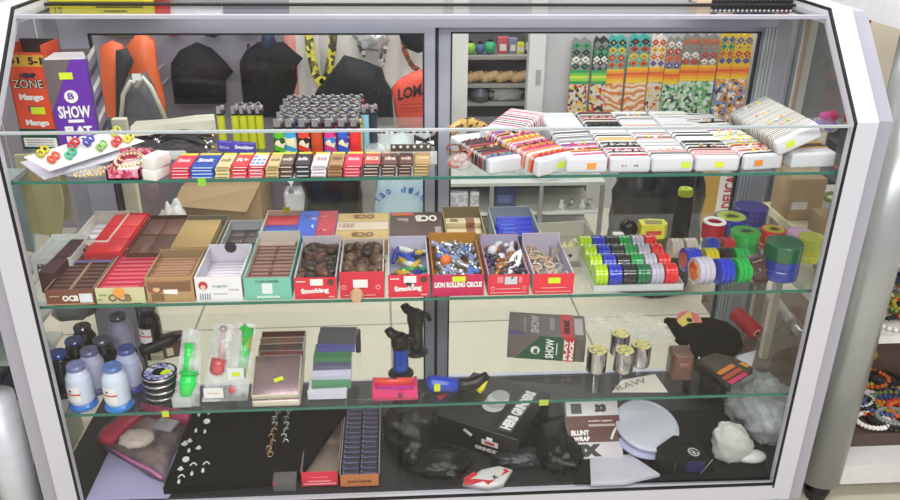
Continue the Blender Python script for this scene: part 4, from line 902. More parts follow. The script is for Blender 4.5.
# 4 white with red round logo and finger notch
def white_print(b, W_, H):
    b.lathe([(0, -.001), (H*.17, -.001), (H*.17, 0)], mat('#c02a40', .5), 16, 'y', (W_*.17, -.0003, H*.66)); b.lathe([(0, -.0018), (H*.09, -.0018), (H*.09, 0)], mat('#e9cdb8', .6), 12, 'y', (W_*.17, -.0008, H*.60))
    for k in range(5): b.quad((W_*(.08+.05*k), -.0004, H*.08), (W_*.022, 0, 0), (0, 0, H*.25), mat('#8a8a90', .6))
    b.text('organic', (W_*.36, 0, H*.55), (W_*.34, 0, 0), (0, 0, H*.14), mat('#7fb0a0', .5), 1); b.text('hemp', (W_*.72, 0, H*.42), (W_*.22, 0, 0), (0, 0, H*.10), mat('#9a8a9a', .5), 1); b.quad((W_*.38, -.0004, H*.3), (W_*.3, 0, 0), (0, 0, H*.03), mat('#b0b0b4', .6))
c = carton(197, 244, 303.5, 277, 246, '#eeecf0', '#d6d2de', 'open white carton with red round logo in the front row', white_print)
tt, x0, y, W_, H, D_ = c
M().lathe([(0, -.0005), (W_*.14, -.0005), (W_*.14, .0004), (0, .0004)], mat('#2b2a2e', .6), 16, 'y', (W_*.5, D_-.003, H-.002)).build('finger_hole', tt)
fill_books(*c, 10, ['#ddd8de', '#cfc8d2'], 'white paper', 'white front carton', top=.35, stripe='#eae6ee')
# 5 teal
def teal_print(b, W_, H):
    b.text('COP-PAPER', (W_*.25, 0, H*.80), (W_*.5, 0, 0), (0, 0, H*.10), mat('#2c5a54', .5), 1); b.quad((W_*.38, -.0004, H*.30), (W_*.22, 0, 0), (0, 0, H*.46), mat('#e4ece8', .5))
    for k in range(9): b.lathe([(0, -.0008), (H*.05, -.0008), (H*.05, 0)], mat('#dff0ea', .5), 8, 'y', (W_*(.28+.055*k), -.0003, H*(.14+.02*(k % 2))))
c = carton(245, 293, 303, 278, 236, '#7cc2ae', '#cfc6ba', 'open mint green carton with brown ribbed booklets in front row', teal_print, backh=.056)
fill_books(*c, 11, ['#7a5248', '#8f6a60', '#6a3c3c'], 'dusty brown paper', 'mint green front carton', top=.72, ncol=2, stripe='#a07a70')
# nuts and small goods
def smoking_print(b, W_, H):
    b.text('Smoking', (W_*.16, 0, H*.20), (W_*.66, 0, H*.06), (-W_*.02, 0, H*.30), WHT, 3); b.quad((W_*.38, -.0010, H*.66), (W_*.3, 0, 0), (0, 0, H*.3), WHT)
    b.lathe([(0, -.001), (H*.14, -.001), (H*.14, 0)], mat('#5a3a2e', .6), 12, 'y', (W_*.86, -.0003, H*.80)); b.quad((W_*.05, -.0004, H*.82), (W_*.22, 0, 0), (0, 0, H*.04), WHT); b.quad((W_*.8, -.0004, H*.08), (W_*.14, 0, 0), (0, 0, H*.05), mat('#f0c0c4', .5))
def heap(c, n, mk, level=.75, jit=1, seed=1, zs=.55):
    t, x0, y, W_, H, D_ = c; rr = random.Random(seed); out = []; i = 0
    while i < n:
        x_ = x0+.010+rr.random()*(W_-.020); y_ = y+.012+rr.random()*(D_-.022); z_ = S2+.010+(H*level-.008)*rr.random()**.22
        out.append((x_, y_, z_)); i += 1
    for k, p in enumerate(out): mk(k, p, rr)
def nut_maker(cols, lab, grp, r, sq=(1, 1, 1), tube=False):
    ps = []
    def mk(k, p, rr):
        T = TR(*p) @ RZ(rr.random()*360) @ RX(rr.uniform(-50, 50)) @ Matrix.Scale(rr.uniform(.85, 1.15), 4)
        if len(ps) < len(cols):
            mb = M(); crumple_blob(mb, (0, 0, 0), r*sq[0], r*sq[1], r*sq[2], mat(cols[len(ps)], .38, var=.3, scale=90, bump=.3), 80+len(ps), .22, 2.2, 2, False)
            mb.cyl(r*.16, -r*.3, r*1.0*sq[2], mat('#8a6a4c', .6), 8)
            o = tag(mb.build('wooden_nut'), lab, 'nut', grp); ps.append(o)
        else: o = dup(ps[k % len(cols)])
        o.matrix_world = T
    return mk
c6 = carton(295, 338, 302.5, 278, 240, '#e02c42', '#cfc8d4', 'red open carton with white script heaped with dark leathery nuts', smoking_print, backh=.052, side='#cdc6ce')
heap(c6, 44, nut_maker(['#3a2822', '#523428', '#6a4434', '#2c2020'], 'dark brown leathery nut heaped in the left red script carton', 'dark nuts in the left red carton', .0120, (1.5, .9, .8)), .80, seed=3)
def hole_print(b, W_, H):
    b.quad((W_*.30, -.0010, H*.42), (W_*.33, 0, 0), (0, 0, H*.3), WHT); b.quad((W_*.1, -.0004, H*.1), (W_*.7, 0, 0), (0, 0, H*.03), mat('#f0a0a8', .5))
    for xx in (.09, .86): b.lathe([(H*.06, -.0008), (H*.08, -.0008), (H*.08, 0), (H*.06, -.0008)], mat('#f4c8cc', .5), 12, 'y', (W_*xx, -.0003, H*.42))
c7 = carton(340, 385, 299, 272, 239, '#d62c44', '#cdbfb4', 'red open carton with white sticker heaped with round brown nuts', hole_print, backh=.054, dy=0, side='#cdbfc0')
heap(c7, 50, nut_maker(['#5a4032', '#4a3428', '#6e5240', '#3c2a24'], 'round brown wooden bead nut heaped in the second red carton', 'round brown nuts in the second red carton', .0118, (1, 1, .95)), .82, seed=4)
p = aty(357, 298, c7[2]-.004); tag(M().lathe([(0, 0), (.010, 0), (.014, .012), (.012, .022), (0, .022)], mat('#c8a27e', .6, var=.2), 14, 'y', (0, 0, .011)).build('cork_stopper', loc=(p.x, c7[2]-.024, S2+.001)), 'tan ribbed cork lying before the second red carton', 'cork')
c8 = carton(388, 430, 301, 275, 240, '#de2c46', '#c9c4dc', 'red open carton with white script holding coloured plastic clippers', smoking_print, backh=.054, side='#cfc8d4')
def clip_mk(cols, names, lab, L_, r, kind='clipper', cat='clipper'):
    def mk(k, p, rr):
        mb = M(); m = mat(cols[k % len(cols)], .35)
        mb.tube([(0, -L_/2, 0), (0, -L_*.3, .001), (0, L_*.1, .002), (0, L_/2, .0)], [r*.5, r, r*1.05, r*.6], m, 7); mb.box(-r*.3, r*.3, -L_*.2, L_*.3, r*.7, r*1.35, m, .0008)
        mb.cyl(r*.55, -L_*.56, -L_*.5, WHT if k % 2 else m, 8, 'y')
        o = mb.build(kind); o.matrix_world = TR(*p) @ RZ(rr.uniform(-75, 75)) @ RX(rr.uniform(-25, 25))
        tag(o, f'{names[k % len(cols)]} {lab}', cat, f'{lab}')
    return mk
heap(c8, 19, clip_mk(['#24399e', '#2a2a38', '#d8ae2c', '#2f9a4c', '#e4e4e2', '#2f4fc0', '#3d3d4a', '#c8ac34'], ['blue', 'black', 'yellow', 'green', 'white', 'royal blue', 'charcoal', 'mustard'], 'plastic clipper heaped in the right script carton', .052, .0062), .66, seed=6)
def lion_print(b, W_, H):
    b.text('LION ROLLING CIRCUS', (W_*.04, 0, H*.42), (W_*.92, 0, 0), (0, 0, H*.26), WHT, 3); b.quad((W_*.38, -.001, H*.70), (W_*.26, 0, 0), (0, 0, H*.24), STK)
c9 = carton(432, 484, 300, 275, 238, '#c81f56', '#c0842c', 'magenta open carton with white lettering holding metal and glass pieces', lion_print, backh=.056, side='#b8652c')
def glass_mk(k, p, rr):
    cols = ['#c4c6cc', '#5a78c0', '#d8dae0', '#aeb2bc', '#9aa2b4', '#8a90a4', '#8f9cc8']; m = mat(cols[k % 7], .12, .7 if k % 7 in (0, 2, 3, 4) else 0, alpha=1)
    mb = M(); mb.tube([(-.014, 0, 0), (-.005, 0, .002), (.006, 0, .0), (.014, 0, .003)], [.0035, .0055, .004, .003], m, 8); mb.sph((-.012, 0, .002), .006, m, 8)
    o = mb.build('glass_pipe'); o.matrix_world = TR(*p) @ RZ(rr.random()*360) @ RY(rr.uniform(-50, 50)); tag(o, 'small silver or blue glass and metal pipe heaped in the magenta carton', 'pipe', 'glass and metal pipes in the magenta carton')
heap(c9, 62, glass_mk, .78, seed=8)
p = (c9[1]+.030, c9[2]+.07, S2+.045); tag(M().sph(p, .012, mat('#e4702c', .4), 12).cyl(.004, -.03, -.01, mat('#c0c4cc', .2, .6), 8, c=p).build('orange_pipe'), 'orange round headed pipe standing at the back of the magenta carton', 'pipe')
def red_print(b, W_, H):
    b.quad((W_*.40, -.001, H*.55), (W_*.3, 0, 0), (0, 0, H*.38), mat('#cfd0dc', .5)); b.quad((W_*.2, -.0004, H*.30), (W_*.58, 0, 0), (0, 0, H*.03), mat('#f4b8bc', .5)); b.quad((W_*.06, -.0004, H*.10), (W_*.88, 0, 0), (0, 0, H*.05), mat('#ee98a0', .5)); b.quad((W_*.22, -.0004, H*.62), (W_*.14, 0, 0), (0, 0, H*.3), mat('#ea8890', .5)); b.quad((W_*.74, -.0004, H*.62), (W_*.08, 0, 0), (0, 0, H*.3), mat('#ea8890', .5))
    for xx in (.12, .88): b.lathe([(H*.07, -.0008), (H*.09, -.0008), (H*.09, 0), (H*.07, -.0008)], mat('#f4c8cc', .5), 12, 'y', (W_*xx, -.0003, H*.34))
c10 = carton(487, 529, 299, 275, 240, '#dc2e42', '#b9aed0', 'red open carton holding brown, white and violet ornaments', red_print, backh=.054, side='#c8909a')
def orn_mk(k, p, rr):
    cols = ['#8a4f24', '#e6e2ea', '#3c2450', '#a8662c', '#2e2238', '#d8d4de']; nm = ['amber brown', 'white', 'dark violet', 'honey brown', 'black violet', 'pearl white'][k % 6]
    mb = M(); m = mat(cols[k % 6], .25, 0, var=.2, coat=.4)
    mb.sph((0, 0, 0), .0115, m, 9, (1, .9, .8)); mb.tube([(.006, 0, 0), (.018, 0, .004), (.026, 0, .001)], [.006, .005, .004], m, 7)
    o = mb.build('glass_bowl'); o.matrix_world = TR(*p) @ RZ(rr.random()*360) @ RY(rr.uniform(-40, 40)); tag(o, f'{nm} glass bowl piece heaped in the carton next to the rightmost one', 'bowl', f'{nm} bowl pieces in the second carton from right')
heap(c10, 34, orn_mk, .85, seed=10)
p = (c10[1]+W_*.7, c10[2]+.05, S2+.052); mb = M(); mb.prism([(-.018, -.012), (.004, -.014), (.012, .010), (.010, .022), (-.002, .016), (-.012, .004)], -.003, .003, WHT, 'y'); mb.prism([(-.001, .0), (.002, -.001), (.003, .010), (.0, .010)], -.0036, -.003, BLK, 'y'); mb.prism([(-.006, -.002), (-.004, -.004), (-.001, .006), (-.003, .007)], -.0036, -.003, BLK, 'y')
tag(mb.build('paper_ornament', T=TR(*p) @ RX(-30)), 'white glove shaped piece with black strokes on top of the ornaments', 'ornament')
def red2(b, W_, H): b.quad((W_*.36, -.001, H*.55), (W_*.3, 0, 0), (0, 0, H*.28), STK); b.quad((W_*.2, -.0004, H*.30), (W_*.62, 0, 0), (0, 0, H*.03), mat('#f4b8bc', .5)); b.quad((W_*.06, -.0004, H*.10), (W_*.88, 0, 0), (0, 0, H*.05), mat('#ee98a0', .5))
c11 = carton(532, 573, 298, 274, 240, '#e23040', '#c6bdd2', 'red open carton with yellow sticker holding tan rings, rightmost in row', red2, backh=.058, side='#dcd2dc')
def rg_mk(k, p, rr):
    mb = M(); r = .0105; m = mat(['#c9a88c', '#b8b4ac', '#d8c4a8'][k % 3], .3, .3 if k % 3 == 1 else 0)
    mb.tube([(r*math.cos(a*PI/6), r*math.sin(a*PI/6), 0) for a in range(12)], .0022, m, 6, True); mb.sph((r, 0, .002), .0038, m, 7)
    o = mb.build('ring'); o.matrix_world = TR(*p) @ RZ(rr.random()*360) @ RX(rr.uniform(-70, 70)); tag(o, 'tan and silver ring heaped in the rightmost red carton', 'ring', 'rings in the rightmost red carton')
heap(c11, 26, rg_mk, .62, seed=12)

# second row: trays and boxes lying behind
def flatbox(u0, u1, vf, vb, h_, col, label, pr=None, cat='box', name='paper_box', side=None, z=S2, rz=0):
    p = atz((u0+u1)/2, vf, z+h_); x0 = aty(u0, vf, p.y).x; x1 = aty(u1, vf, p.y).x; d_ = min(atz((u0+u1)/2, vb, z+h_).y, .428)-p.y
    t = thing(name, label, cat, (x0, p.y, z), rz); b = M().box(0, x1-x0, 0, d_, 0, h_, mat(col, .5, var=.06), .0012)
    if pr: pr(b, x1-x0, d_, h_)
    b.build('carton_body', t); return t, x0, p.y, x1-x0, d_, h_
def opentray(u0, u1, vf, vb, h_, col, inner, label, rz=0, wall=.0022, pr=None):
    p = atz((u0+u1)/2, vf, S2+h_); x0 = aty(u0, vf, p.y).x; x1 = aty(u1, vf, p.y).x; d_ = min(atz((u0+u1)/2, vb, S2+h_).y, .425)-p.y; W_ = x1-x0
    t = thing('open_carton', label, 'carton', (x0, p.y, S2), rz); F = mat(col, .6, var=.05); IN = mat(inner, .7)
    b = M().box(0, W_, 0, wall, 0, h_, F).box(0, wall, wall, d_, 0, h_, F).box(W_-wall, W_, wall, d_, 0, h_, F).box(0, W_, d_-wall, d_, 0, h_+.004, F).box(wall, W_-wall, wall, d_-wall, 0, .002, IN)
    if pr: pr(b, W_, h_)
    b.build('carton_body', t); return t, x0, p.y, W_, h_, d_
c = opentray(31, 71, 258, 236, .045, '#dfe0de', '#c8c8c8', 'white open carton at left end of the middle shelf', pr=lambda b, W_, H: b.quad((W_*.1, -.0006, H*.2), (W_*.8, 0, 0), (0, 0, H*.5), mat('#5a5a60', .6, kind='voronoi', col2=('#dcdce0', '#8f8f96', '#e8e8ea'), scale=160)))
M().box(.003, c[3]-.003, .003, c[5]-.003, .030, .034, mat('#c6cbc8', .5)).build('paper_sheet', c[0])
c = opentray(70, 108, 241, 213, .045, '#e2ded6', '#d3cec6', 'white carton with red round print, behind the left end of the shelf', pr=lambda b, W_, H: (b.lathe([(0, -.001), (H*.2, -.001), (H*.2, 0)], mat('#b8344c', .5), 12, 'y', (W_*.4, 0, H*.6))))
fill_books(*c, 5, ['#d6d2d8', '#c2bec8'], 'pale grey paper', 'white back carton', top=.5, stripe='#e8e4ea')
# dark box leaning
p = atz(60, 300, S2)
b = M().box(0, .030, 0, .16, 0, .045, mat('#55323a', .5, var=.15), .0015); b.quad((-.0005, .15, .02), (0, -.05, 0), (0, 0, .02), mat('#c8c0cc', .5)); tag(b.build('paper_box', loc=(aty(40, 300, .06).x, .075, S2), rz=-3), 'dark maroon box standing at the far left against side glass', 'box')
c = opentray(83, 122, 254, 215, .038, '#c8343a', '#a8282c', 'red tray full of bright red booklets behind the pale cream carton')
def flat_books(c, n, cols, nm, box, ncol=1, top=.9, gap=0, name='paper_booklet'):
    t, x0, y, W_, H, D_ = c; iw = (W_-.007)/ncol; th = (D_-.008)/n; P = {}
    for cc in range(ncol):
        for k in range(n):
            col = cols[(k+cc) % len(cols)]; lab = f'{nm} pack in the {box}, {("left side, ", "right side, ")[cc] if ncol > 1 else ""}{ON[k]} from front'
            if col not in P:
                mb = M().box(-iw/2+.0006, iw/2-.0006, 0, th*.94, 0, H*top-.003, mat(col, .4, var=.12, scale=60), .0008); P[col] = o = tag(mb.build(name), lab, 'booklet', f'packs in the {box}')
            else: o = dup(P[col], lab)
            o.matrix_world = TR(x0+.0035+iw*(cc+.5), y+.004+th*k, S2+.0022)
flat_books(c, 3, ['#e02c34', '#d8262e'], 'bright red paper', 'red back tray', top=1.12)
c = opentray(125, 168, 253, 217, .040, '#5e3c30', '#4a3028', 'dark brown tray of brown packs in the back row')
flat_books(c, 2, ['#6a4030', '#5c382a'], 'chocolate brown paper', 'dark brown back tray', ncol=2, top=1.0)
M().quad((c[3]*.3, -.0008, .004), (c[3]*.28, 0, 0), (0, 0, .014), mat('#cfcbe0', .5)).build('paper_tag', c[0])
c = opentray(168, 214, 250, 217, .042, '#8f8878', '#9a7a50', 'grey tray holding a tan kraft block in the back row')
b = M().box(c[1]+.004, c[1]+c[3]-.012, c[2]+.004, c[2]+c[5]-.03, S2+.0025, S2+.047, mat('#b89a66', .7, kind='wave', col2='#a88856', scale=60, bump=1), .001)
tag(b.build('kraft_block'), 'tan kraft paper block in the grey tray of back row', 'block')
c = opentray(217, 254, 250, 222, .040, '#aeb0b4', '#4a403c', 'pale grey tray with dark packs right of the kraft block')
flat_books(c, 4, ['#3c322e', '#4c423e'], 'grey brown paper', 'pale grey back tray', ncol=2, top=.6)
def rbp(b, W_, H): pass
c = opentray(256, 295, 243, 212, .040, '#dfc8bc', '#c02c38', 'pale pink open carton with red and blue packs in back row')
flat_books(c, 3, ['#cc2c3c', '#3a4ab0', '#c82a3a'], 'red or blue paper', 'pale pink back carton', top=.85)
t = M(); t.text('la blend', (c[1]+.006, c[2]+.03, S2+.036), (c[3]*.75, 0, 0), (0, .014, .001), WHT, 2); o = t.build('script_lettering', c[0]); o.matrix_parent_inverse = c[0].matrix_basis.inverted()
M().quad((c[3]*.45, c[5]-.004, .040), (.016, 0, 0), (0, -.002, .014), STK).build('price_sticker', c[0])
def art(b, W_, D_, h_):
    b.quad((0.001, .001, h_), (W_*.5, 0, 0), (0, D_-.002, 0), mat('#2f5ac8', .4)); b.quad((W_*.5, .001, h_), (W_*.49, 0, 0), (0, D_-.002, 0), mat('#c03040', .4))
    rr = random.Random(5)
    for k in range(9):
        x_, y_ = W_*(.15+.6*rr.random()), D_*(.2+.6*rr.random()); a = rr.random()*PI; l = W_*.28
        b.add([(x_, y_, h_+.001), (x_+l*math.cos(a), y_+l*math.sin(a), h_+.001), (x_+l*.7*math.cos(a+.3), y_+l*.7*math.sin(a+.3), h_+.001)], [(0, 1, 2)], mat(['#dfe6f0', '#c8303c', '#243a8c', '#e8a080'][k % 4], .4))
flatbox(294, 334, 239, 211, .040, '#3a56b8', 'blue and red printed flat box with white strokes in the back row', art)
def ocb_cream(b, W_, D_, h_):
    for k, (a, c_) in enumerate(((.02, '#c8a868'), (.36, '#d0bca8'), (.68, '#ceb06c'))): b.quad((.002, D_*a, h_), (W_-.004, 0, 0), (0, D_*.29, 0), mat(c_, .5), .0006)
    for a in (.1, .76): b.text('OCB', (W_*.72, D_*(a+.16), h_+.0007), (-W_*.42, 0, 0), (0, -D_*.16, 0), mat('#8a5a34', .5), 3)
    b.text('1250', (W_*.06, D_*.44, h_+.0007), (W_*.28, 0, 0), (0, D_*.14, 0), mat('#b0707c', .5), 1)
flatbox(334, 389, 240, 213, .036, '#b89a66', 'tan flat box with cream bands and upside down lettering in back row', ocb_cream)
def ocb_dark(b, W_, D_, h_):
    b.text('OCB', (W_*.90, D_*.86, h_), (-W_*.42, 0, 0), (0, -D_*.26, 0), mat('#e6ded4', .5), 3); b.quad((W_*.03, D_*.86, h_), (W_*.42, 0, 0), (0, D_*.10, 0), mat('#d8542c', .5)); b.text('Slim', (W_*.35, D_*.74, h_), (-W_*.2, 0, 0), (0, -D_*.12, 0), mat('#d8ccc4', .5), 1)
    for k in range(6): b.quad((W_*.84+k*W_*.02, D_*.10, h_), (W_*.009, 0, 0), (0, D_*.30, 0), mat('#cfc6c0', .5))
flatbox(390, 445, 238, 212, .038, '#4e3630', 'dark brown flat box with upside down white lettering in back row', ocb_dark)
c = opentray(446, 486, 234, 208, .042, '#9c8c68', '#6a5a44', 'kraft open box of cream packs with brown bands in back row')
t_, x0, y, W_, H, D_ = c
for k in range(3):
    mb = M().box(0, W_-.008, 0, .030, 0, .013, mat('#d6c49c', .5), .0008).box(W_*.52, W_*.75, -.0006, .0306, -.0004, .0136, mat('#8a5a40', .5)); 
    if k == 2: mb.quad((W_*.12, .008, .013), (W_*.2, 0, 0), (0, .014, 0), mat('#7a5a3c', .5))
    tag(mb.build('paper_pack', T=TR(x0+.004, y+.004+.034*k, S2+.0025+.011*k)), f'cream pack with brown band in the kraft open box, {["nearest the front", "in the middle", "at the back and highest"][k]}', 'pack', 'cream packs in the kraft open box')
c = opentray(496, 542, 236, 208, .046, '#a9b4bc', '#23407c', 'grey blue open carton holding bright blue packets')
t_, x0, y, W_, H, D_ = c
for k in range(4):
    mb = M().box(-W_*.40, W_*.40, 0, .014, 0, .046+.004*k, mat('#2038c8', .3, var=.1), .002)
    mb.text('Rizla', (-W_*.28, 0, .026+.004*k), (W_*.5, 0, 0), (0, 0, .014), mat('#5a78e8', .4), 1); mb.quad((-W_*.3, -.0004, .043+.002*k), (W_*.3, 0, 0), (0, 0, .003), mat('#6a88e8', .4))
    tag(mb.build('blue_packet', T=TR(x0+W_*(.47+.02*(k % 2)), y+.010+.017*k, S2+.0025) @ RX(-12)), f'bright blue packet in the grey blue carton, {ON[k]} from the front', 'packet', 'bright blue packets')
M().box(W_*.45, W_+.001, -.0012, -.0002, 0, .046, mat('#2c4a86', .4)).build('blue_panel', t_)
# grey tray with yellow cards, clear tubes
c = opentray(552, 606, 248, 224, .034, '#b9b4a8', '#a8a294', 'grey open tray with folded yellow cards behind the grinders', rz=6)
t_, x0, y, W_, H, D_ = c
for k in range(4):
    mb = M().prism([(-.012, 0), (.014, 0), (.002+.004*k, .030)], 0, .0016, mat('#e0d888', .6, var=.05), 'y')
    tag(mb.build('yellow_card', T=TR(x0+.018+.014*k, y+.022+.010*k, S2+.004) @ RX(-35) @ RZ(-12+10*k)), f'folded pale yellow card in the grey tray, {ON[k]} from left', 'card', 'pale yellow cards in the grey tray')
for k in range(4):
    mb = M().lathe([(0, 0), (.005, .0), (.005, .055), (.003, .06), (0, .06)], CLEAR2, 10, 'y')
    tag(mb.build('clear_tube', T=TR(x0+.078+.009*k, y+.018, S2+.012+.006*(k % 2)) @ RX(8) @ RZ(12)), f'clear plastic tube in the right part of grey tray, {ON[k]} from left', 'tube', 'clear tubes in the grey tray')
M().quad((W_*.35, -.0008, .010), (.006, 0, .004), (-.004, 0, .006), DKG).build('printed_mark', t_)

# grinders standing on edge in a clear tray
def disc(col, m=None, r=.0225, w_=.0255, ridges=3, a=1.0):
    mm = m or mat(col, .12, 0, 'clear' if a < 1 else 'plain', var=.08, coat=.6, alpha=a); mb = M(); pr = [(0, 0), (r*.9, 0)]
    n = ridges
    for k in range(n): pr += [(r, w_*(k+.08)/n), (r, w_*(k+.72)/n), (r*.93, w_*(k+.80)/n), (r*.93, w_*(k+.98)/n)]
    pr += [(r*.9, w_), (0, w_)]; mb.lathe(pr, mm, 26, 'x', (-w_/2, 0, r)); return mb
xg0 = aty(596, 285, .03).x; xg1 = aty(680, 285, .03).x; gw = (xg1-xg0)/6; gd = .2
tr = thing('clear_tray', 'clear acrylic tray holding rows of plastic grinders on edge', 'tray', (xg0-.004, .03, S2))
M().box(0, xg1-xg0+.012, 0, .215, 0, .002, CLEAR2).build('base', tr)
M().box(0, xg1-xg0+.012, 0, .002, .002, .014, CLEAR2).build('front_wall', tr)
for xx in (0, xg1-xg0+.010): M().prism([(0, .002), (.215, .002), (.215, .022), (0, .014)], xx, xx+.002, CLEAR2, 'x').build('side_wall', tr)
gcols = [('#b4dc1c', 'lime yellow'), ('#2a3fc4', 'blue'), ('#2c2c34', 'smoky black'), ('#1f9a4c', 'green'), ('#c9c4d6', 'clear lilac'), ('#e0282e', 'red')]
for c_, (col, nm) in enumerate(gcols):
    pr = None
    for r_ in range(4):
        lab = f'{nm} plastic grinder standing on edge in the clear tray, {["front", "second", "third", "back"][r_]} row'
        colr = '#157048' if (c_ == 3 and r_ == 0) else col
        if pr is None or (c_ == 3 and r_ == 1):
            o = tag(disc(colr, a=.9 if c_ != 4 else .7).build('grinder'), lab, 'grinder', f'{nm} grinders in the clear tray'); pr = o
        else: o = dup(pr, lab)
        o.matrix_world = TR(xg0+gw*(c_+.5)-.002, .030+.026+.0475*r_, S2+.0022)
def gr(u, v, y_, col, lab, r=.024, w_=.030, rz=0, a=.9, ridges=3):
    p = atz(u, v, S2); y_ = y_ if y_ is not None else p.y; x_ = aty(u, v, y_).x
    return tag(disc(col, r=r, w_=w_, a=a, ridges=ridges).build('grinder', T=TR(x_, y_, S2+.0006) @ RZ(rz)), lab, 'grinder')
gy0 = .055
o = gr(700, 281, gy0+.004, '#cfc8dc', 'large clear lilac grinder with orange end face, right of the tray', r=.0285, w_=.034, rz=8, a=.85)
M().lathe([(0, -.0012), (.020, -.0012), (.020, 0)], mat('#e0682c', .4, kind='voronoi', col2=('#d04a2c', '#e8a040', '#f0c8b0'), scale=90), 18, 'x', (-.017, 0, .0285)).build('end_print', o)
gr(721, 281, gy0+.002, '#2a3fc4', 'blue grinder on edge in front, between clear lilac and green ones', r=.027, w_=.030, rz=6)
gr(738, 281, gy0+.004, '#24b04c', 'green grinder on edge in front, left of the black box lighter', r=.027, w_=.031, rz=6)
o = gr(690, 262, gy0+.062, '#2a3cb8', 'blue grinder with orange end face in the middle row', r=.0255, w_=.032, rz=6)
M().lathe([(0, -.0012), (.017, -.0012), (.017, 0)], mat('#c8583a', .4), 16, 'x', (-.016, 0, .0255)).build('end_print', o)
gr(709, 260, gy0+.062, '#c8b820', 'yellow grinder on edge in the middle row', r=.025, w_=.028)
gr(724, 260, gy0+.062, '#2a2428', 'dark brown grinder on edge in the middle row', r=.025, w_=.020)
gr(739, 259, gy0+.062, '#22a04a', 'bright green grinder on edge in the middle row', r=.025, w_=.030)
for k, (u, col, nm) in enumerate(((676, '#c6bcae', 'leftmost pearl grey'), (690, '#cabfb4', 'second pearl grey'), (711, '#2f3fa8', 'dark blue'), (727, '#b82c30', 'deep red'))):
    gr(u, 243, gy0+.128, col, f'{nm} grinder on edge in the back row right of tray', r=.022, w_=.026, a=1)
p = aty(673, 283, .05); gr(676.5, 283, .058, '#e8323a', 'red grinder standing alone on edge just right of the clear tray', r=.0235, w_=.014) if 0 else None
# brown box-shaped lighter leaning
p = aty(756, 280, .055); mb = M().box(-.0155, .0155, 0, .03, 0, .058, mat('#4a3234', .2, .3, coat=.5), .004); mb.box(-.0160, .0160, -.0004, .0304, .030, .0315, mat('#6a5a58', .3, .6)); mb.sph((0, -.001, .036), .003, SIL, 6)
tag(mb.build('metal_lighter', T=TR(p.x+.006, .04, S2+.003) @ RY(-16)), 'dark brown shiny box lighter leaning between green grinder and big tin', 'lighter')
# tins
def tin(u, v, r, h_, low, lid, lab, leaf=None, top=None, z=S2, y_=None, band=None):
    p = atz(u, v, z); y_ = p.y+r if y_ is None else y_; x_ = aty(u, v, y_-r).x
    t = thing('round_tin', lab, 'tin', (x_, y_, z))
    ml = mat(low, .18, 0, 'clear', coat=.6, alpha=.93); mL = mat(lid, .18, coat=.6)
    M().lathe([(0, 0), (r*.96, 0), (r, .002), (r, h_*.28), (r*.96, h_*.30), (r*.96, h_*.33), (r, h_*.35), (r, h_*.55), (r*.97, h_*.56)], ml, 28).build('body', t)
    M().lathe([(r*.97, h_*.56), (r*1.01, h_*.57), (r*1.01, h_*.97), (r*.97, h_), (0, h_)], mL, 28).build('lid', t)
    if top: M().lathe([(r*.86, 0), (0, .0008)], mat(top, .4, kind='voronoi', col2=(top, '#c8b030'), scale=30), 24, c=(0, 0, h_+.0004)).build('top_print', t)
    if leaf:
        lm = M()
        for k in range(7):
            a = PI/2+(k-3)*.52; l = r*(.72-.07*abs(k-3)); c_ = Vector((0, -r*.25, h_+.0016)); d = Vector((math.cos(a), math.sin(a), 0)); n = Vector((-d.y, d.x, 0))
            lm.add([c_, c_+d*l*.5+n*l*.13, c_+d*l, c_+d*l*.5-n*l*.13], [(0, 3, 2, 1)], mat(leaf, .5))
        lm.add([(-.0008, -r*.6, h_+.0016), (.0008, -r*.6, h_+.0016), (.0008, -r*.2, h_+.0016), (-.0008, -r*.2, h_+.0016)], [(0, 1, 2, 3)], mat(leaf, .5)); lm.build('leaf_print', t)
    return t
tin(785, 289, .0375, .078, '#2c3c9c', '#1c5c3c', 'large round tin with dark green lid and blue base at right end', None, y_=.085)
tin(809, 286, .028, .055, '#c8cc3c', '#bcc44a', 'lime yellow round tin half hidden behind the large tin', None, y_=.16)
tin(750, 246, .032, .046, '#22a04c', '#2ab050', 'green round tin with black leaf on a red and green lid', '#1c2418', '#4a9c40', y_=.215)
tin(776, 250, .027, .045, '#d42c30', '#dc3434', 'red round tin with black leaf on a yellow red lid', '#2a2818', '#b8a83a', y_=.225)
tin(737, 226, .038, .040, '#2c3490', '#30389c', 'dark blue round tin with black leaf on lime lid behind green tin', '#1c2418', '#a8b83a', y_=.315)
tin(758, 214, .040, .040, '#2c2c88', '#3a3490', 'large violet blue tin at the very back right', None, y_=.375)
tin(803, 256, .032, .014, '#8c6ab0', '#b09ac8', 'flat violet and pink round tin behind the large tin', None, '#c8a0c0', y_=.275)
# roll of red tape, spool, tape measure
p = atz(714, 232, S2); yq = .285; xq = aty(714, 226, yq).x
mb = M(); mb.lathe([(.017, 0), (.026, 0), (.026, .040), (.024, .042), (.019, .042), (.017, .040), (.017, 0)], mat('#b01c34', .3), 26); mb.lathe([(.0265, .0395), (.0245, .0425), (.0175, .0425), (.0165, .039), (.0265, .0395)], WHT, 26)
tag(mb.build('tape_roll', loc=(xq, yq, S2)), 'red tape roll with white rim standing behind the grinders', 'tape roll')
yq = .335; xq = aty(680, 232, yq).x
t = thing('thread_spool', 'tall black thread spool with lime green cap on the middle shelf', 'spool', (xq, yq, S2))
M().lathe([(0, 0), (.019, 0), (.0205, .004), (.0195, .082), (.012, .086), (0, .086)], mat('#131416', .75, bump=.3, scale=200), 22).build('thread', t)
M().lathe([(0, .086), (.0165, .086), (.0175, .098), (.015, .103), (.006, .103), (0, .098)], mat('#c8d83a', .5), 20).build('cap', t)
yq = .30; xq = aty(651, 240, yq).x
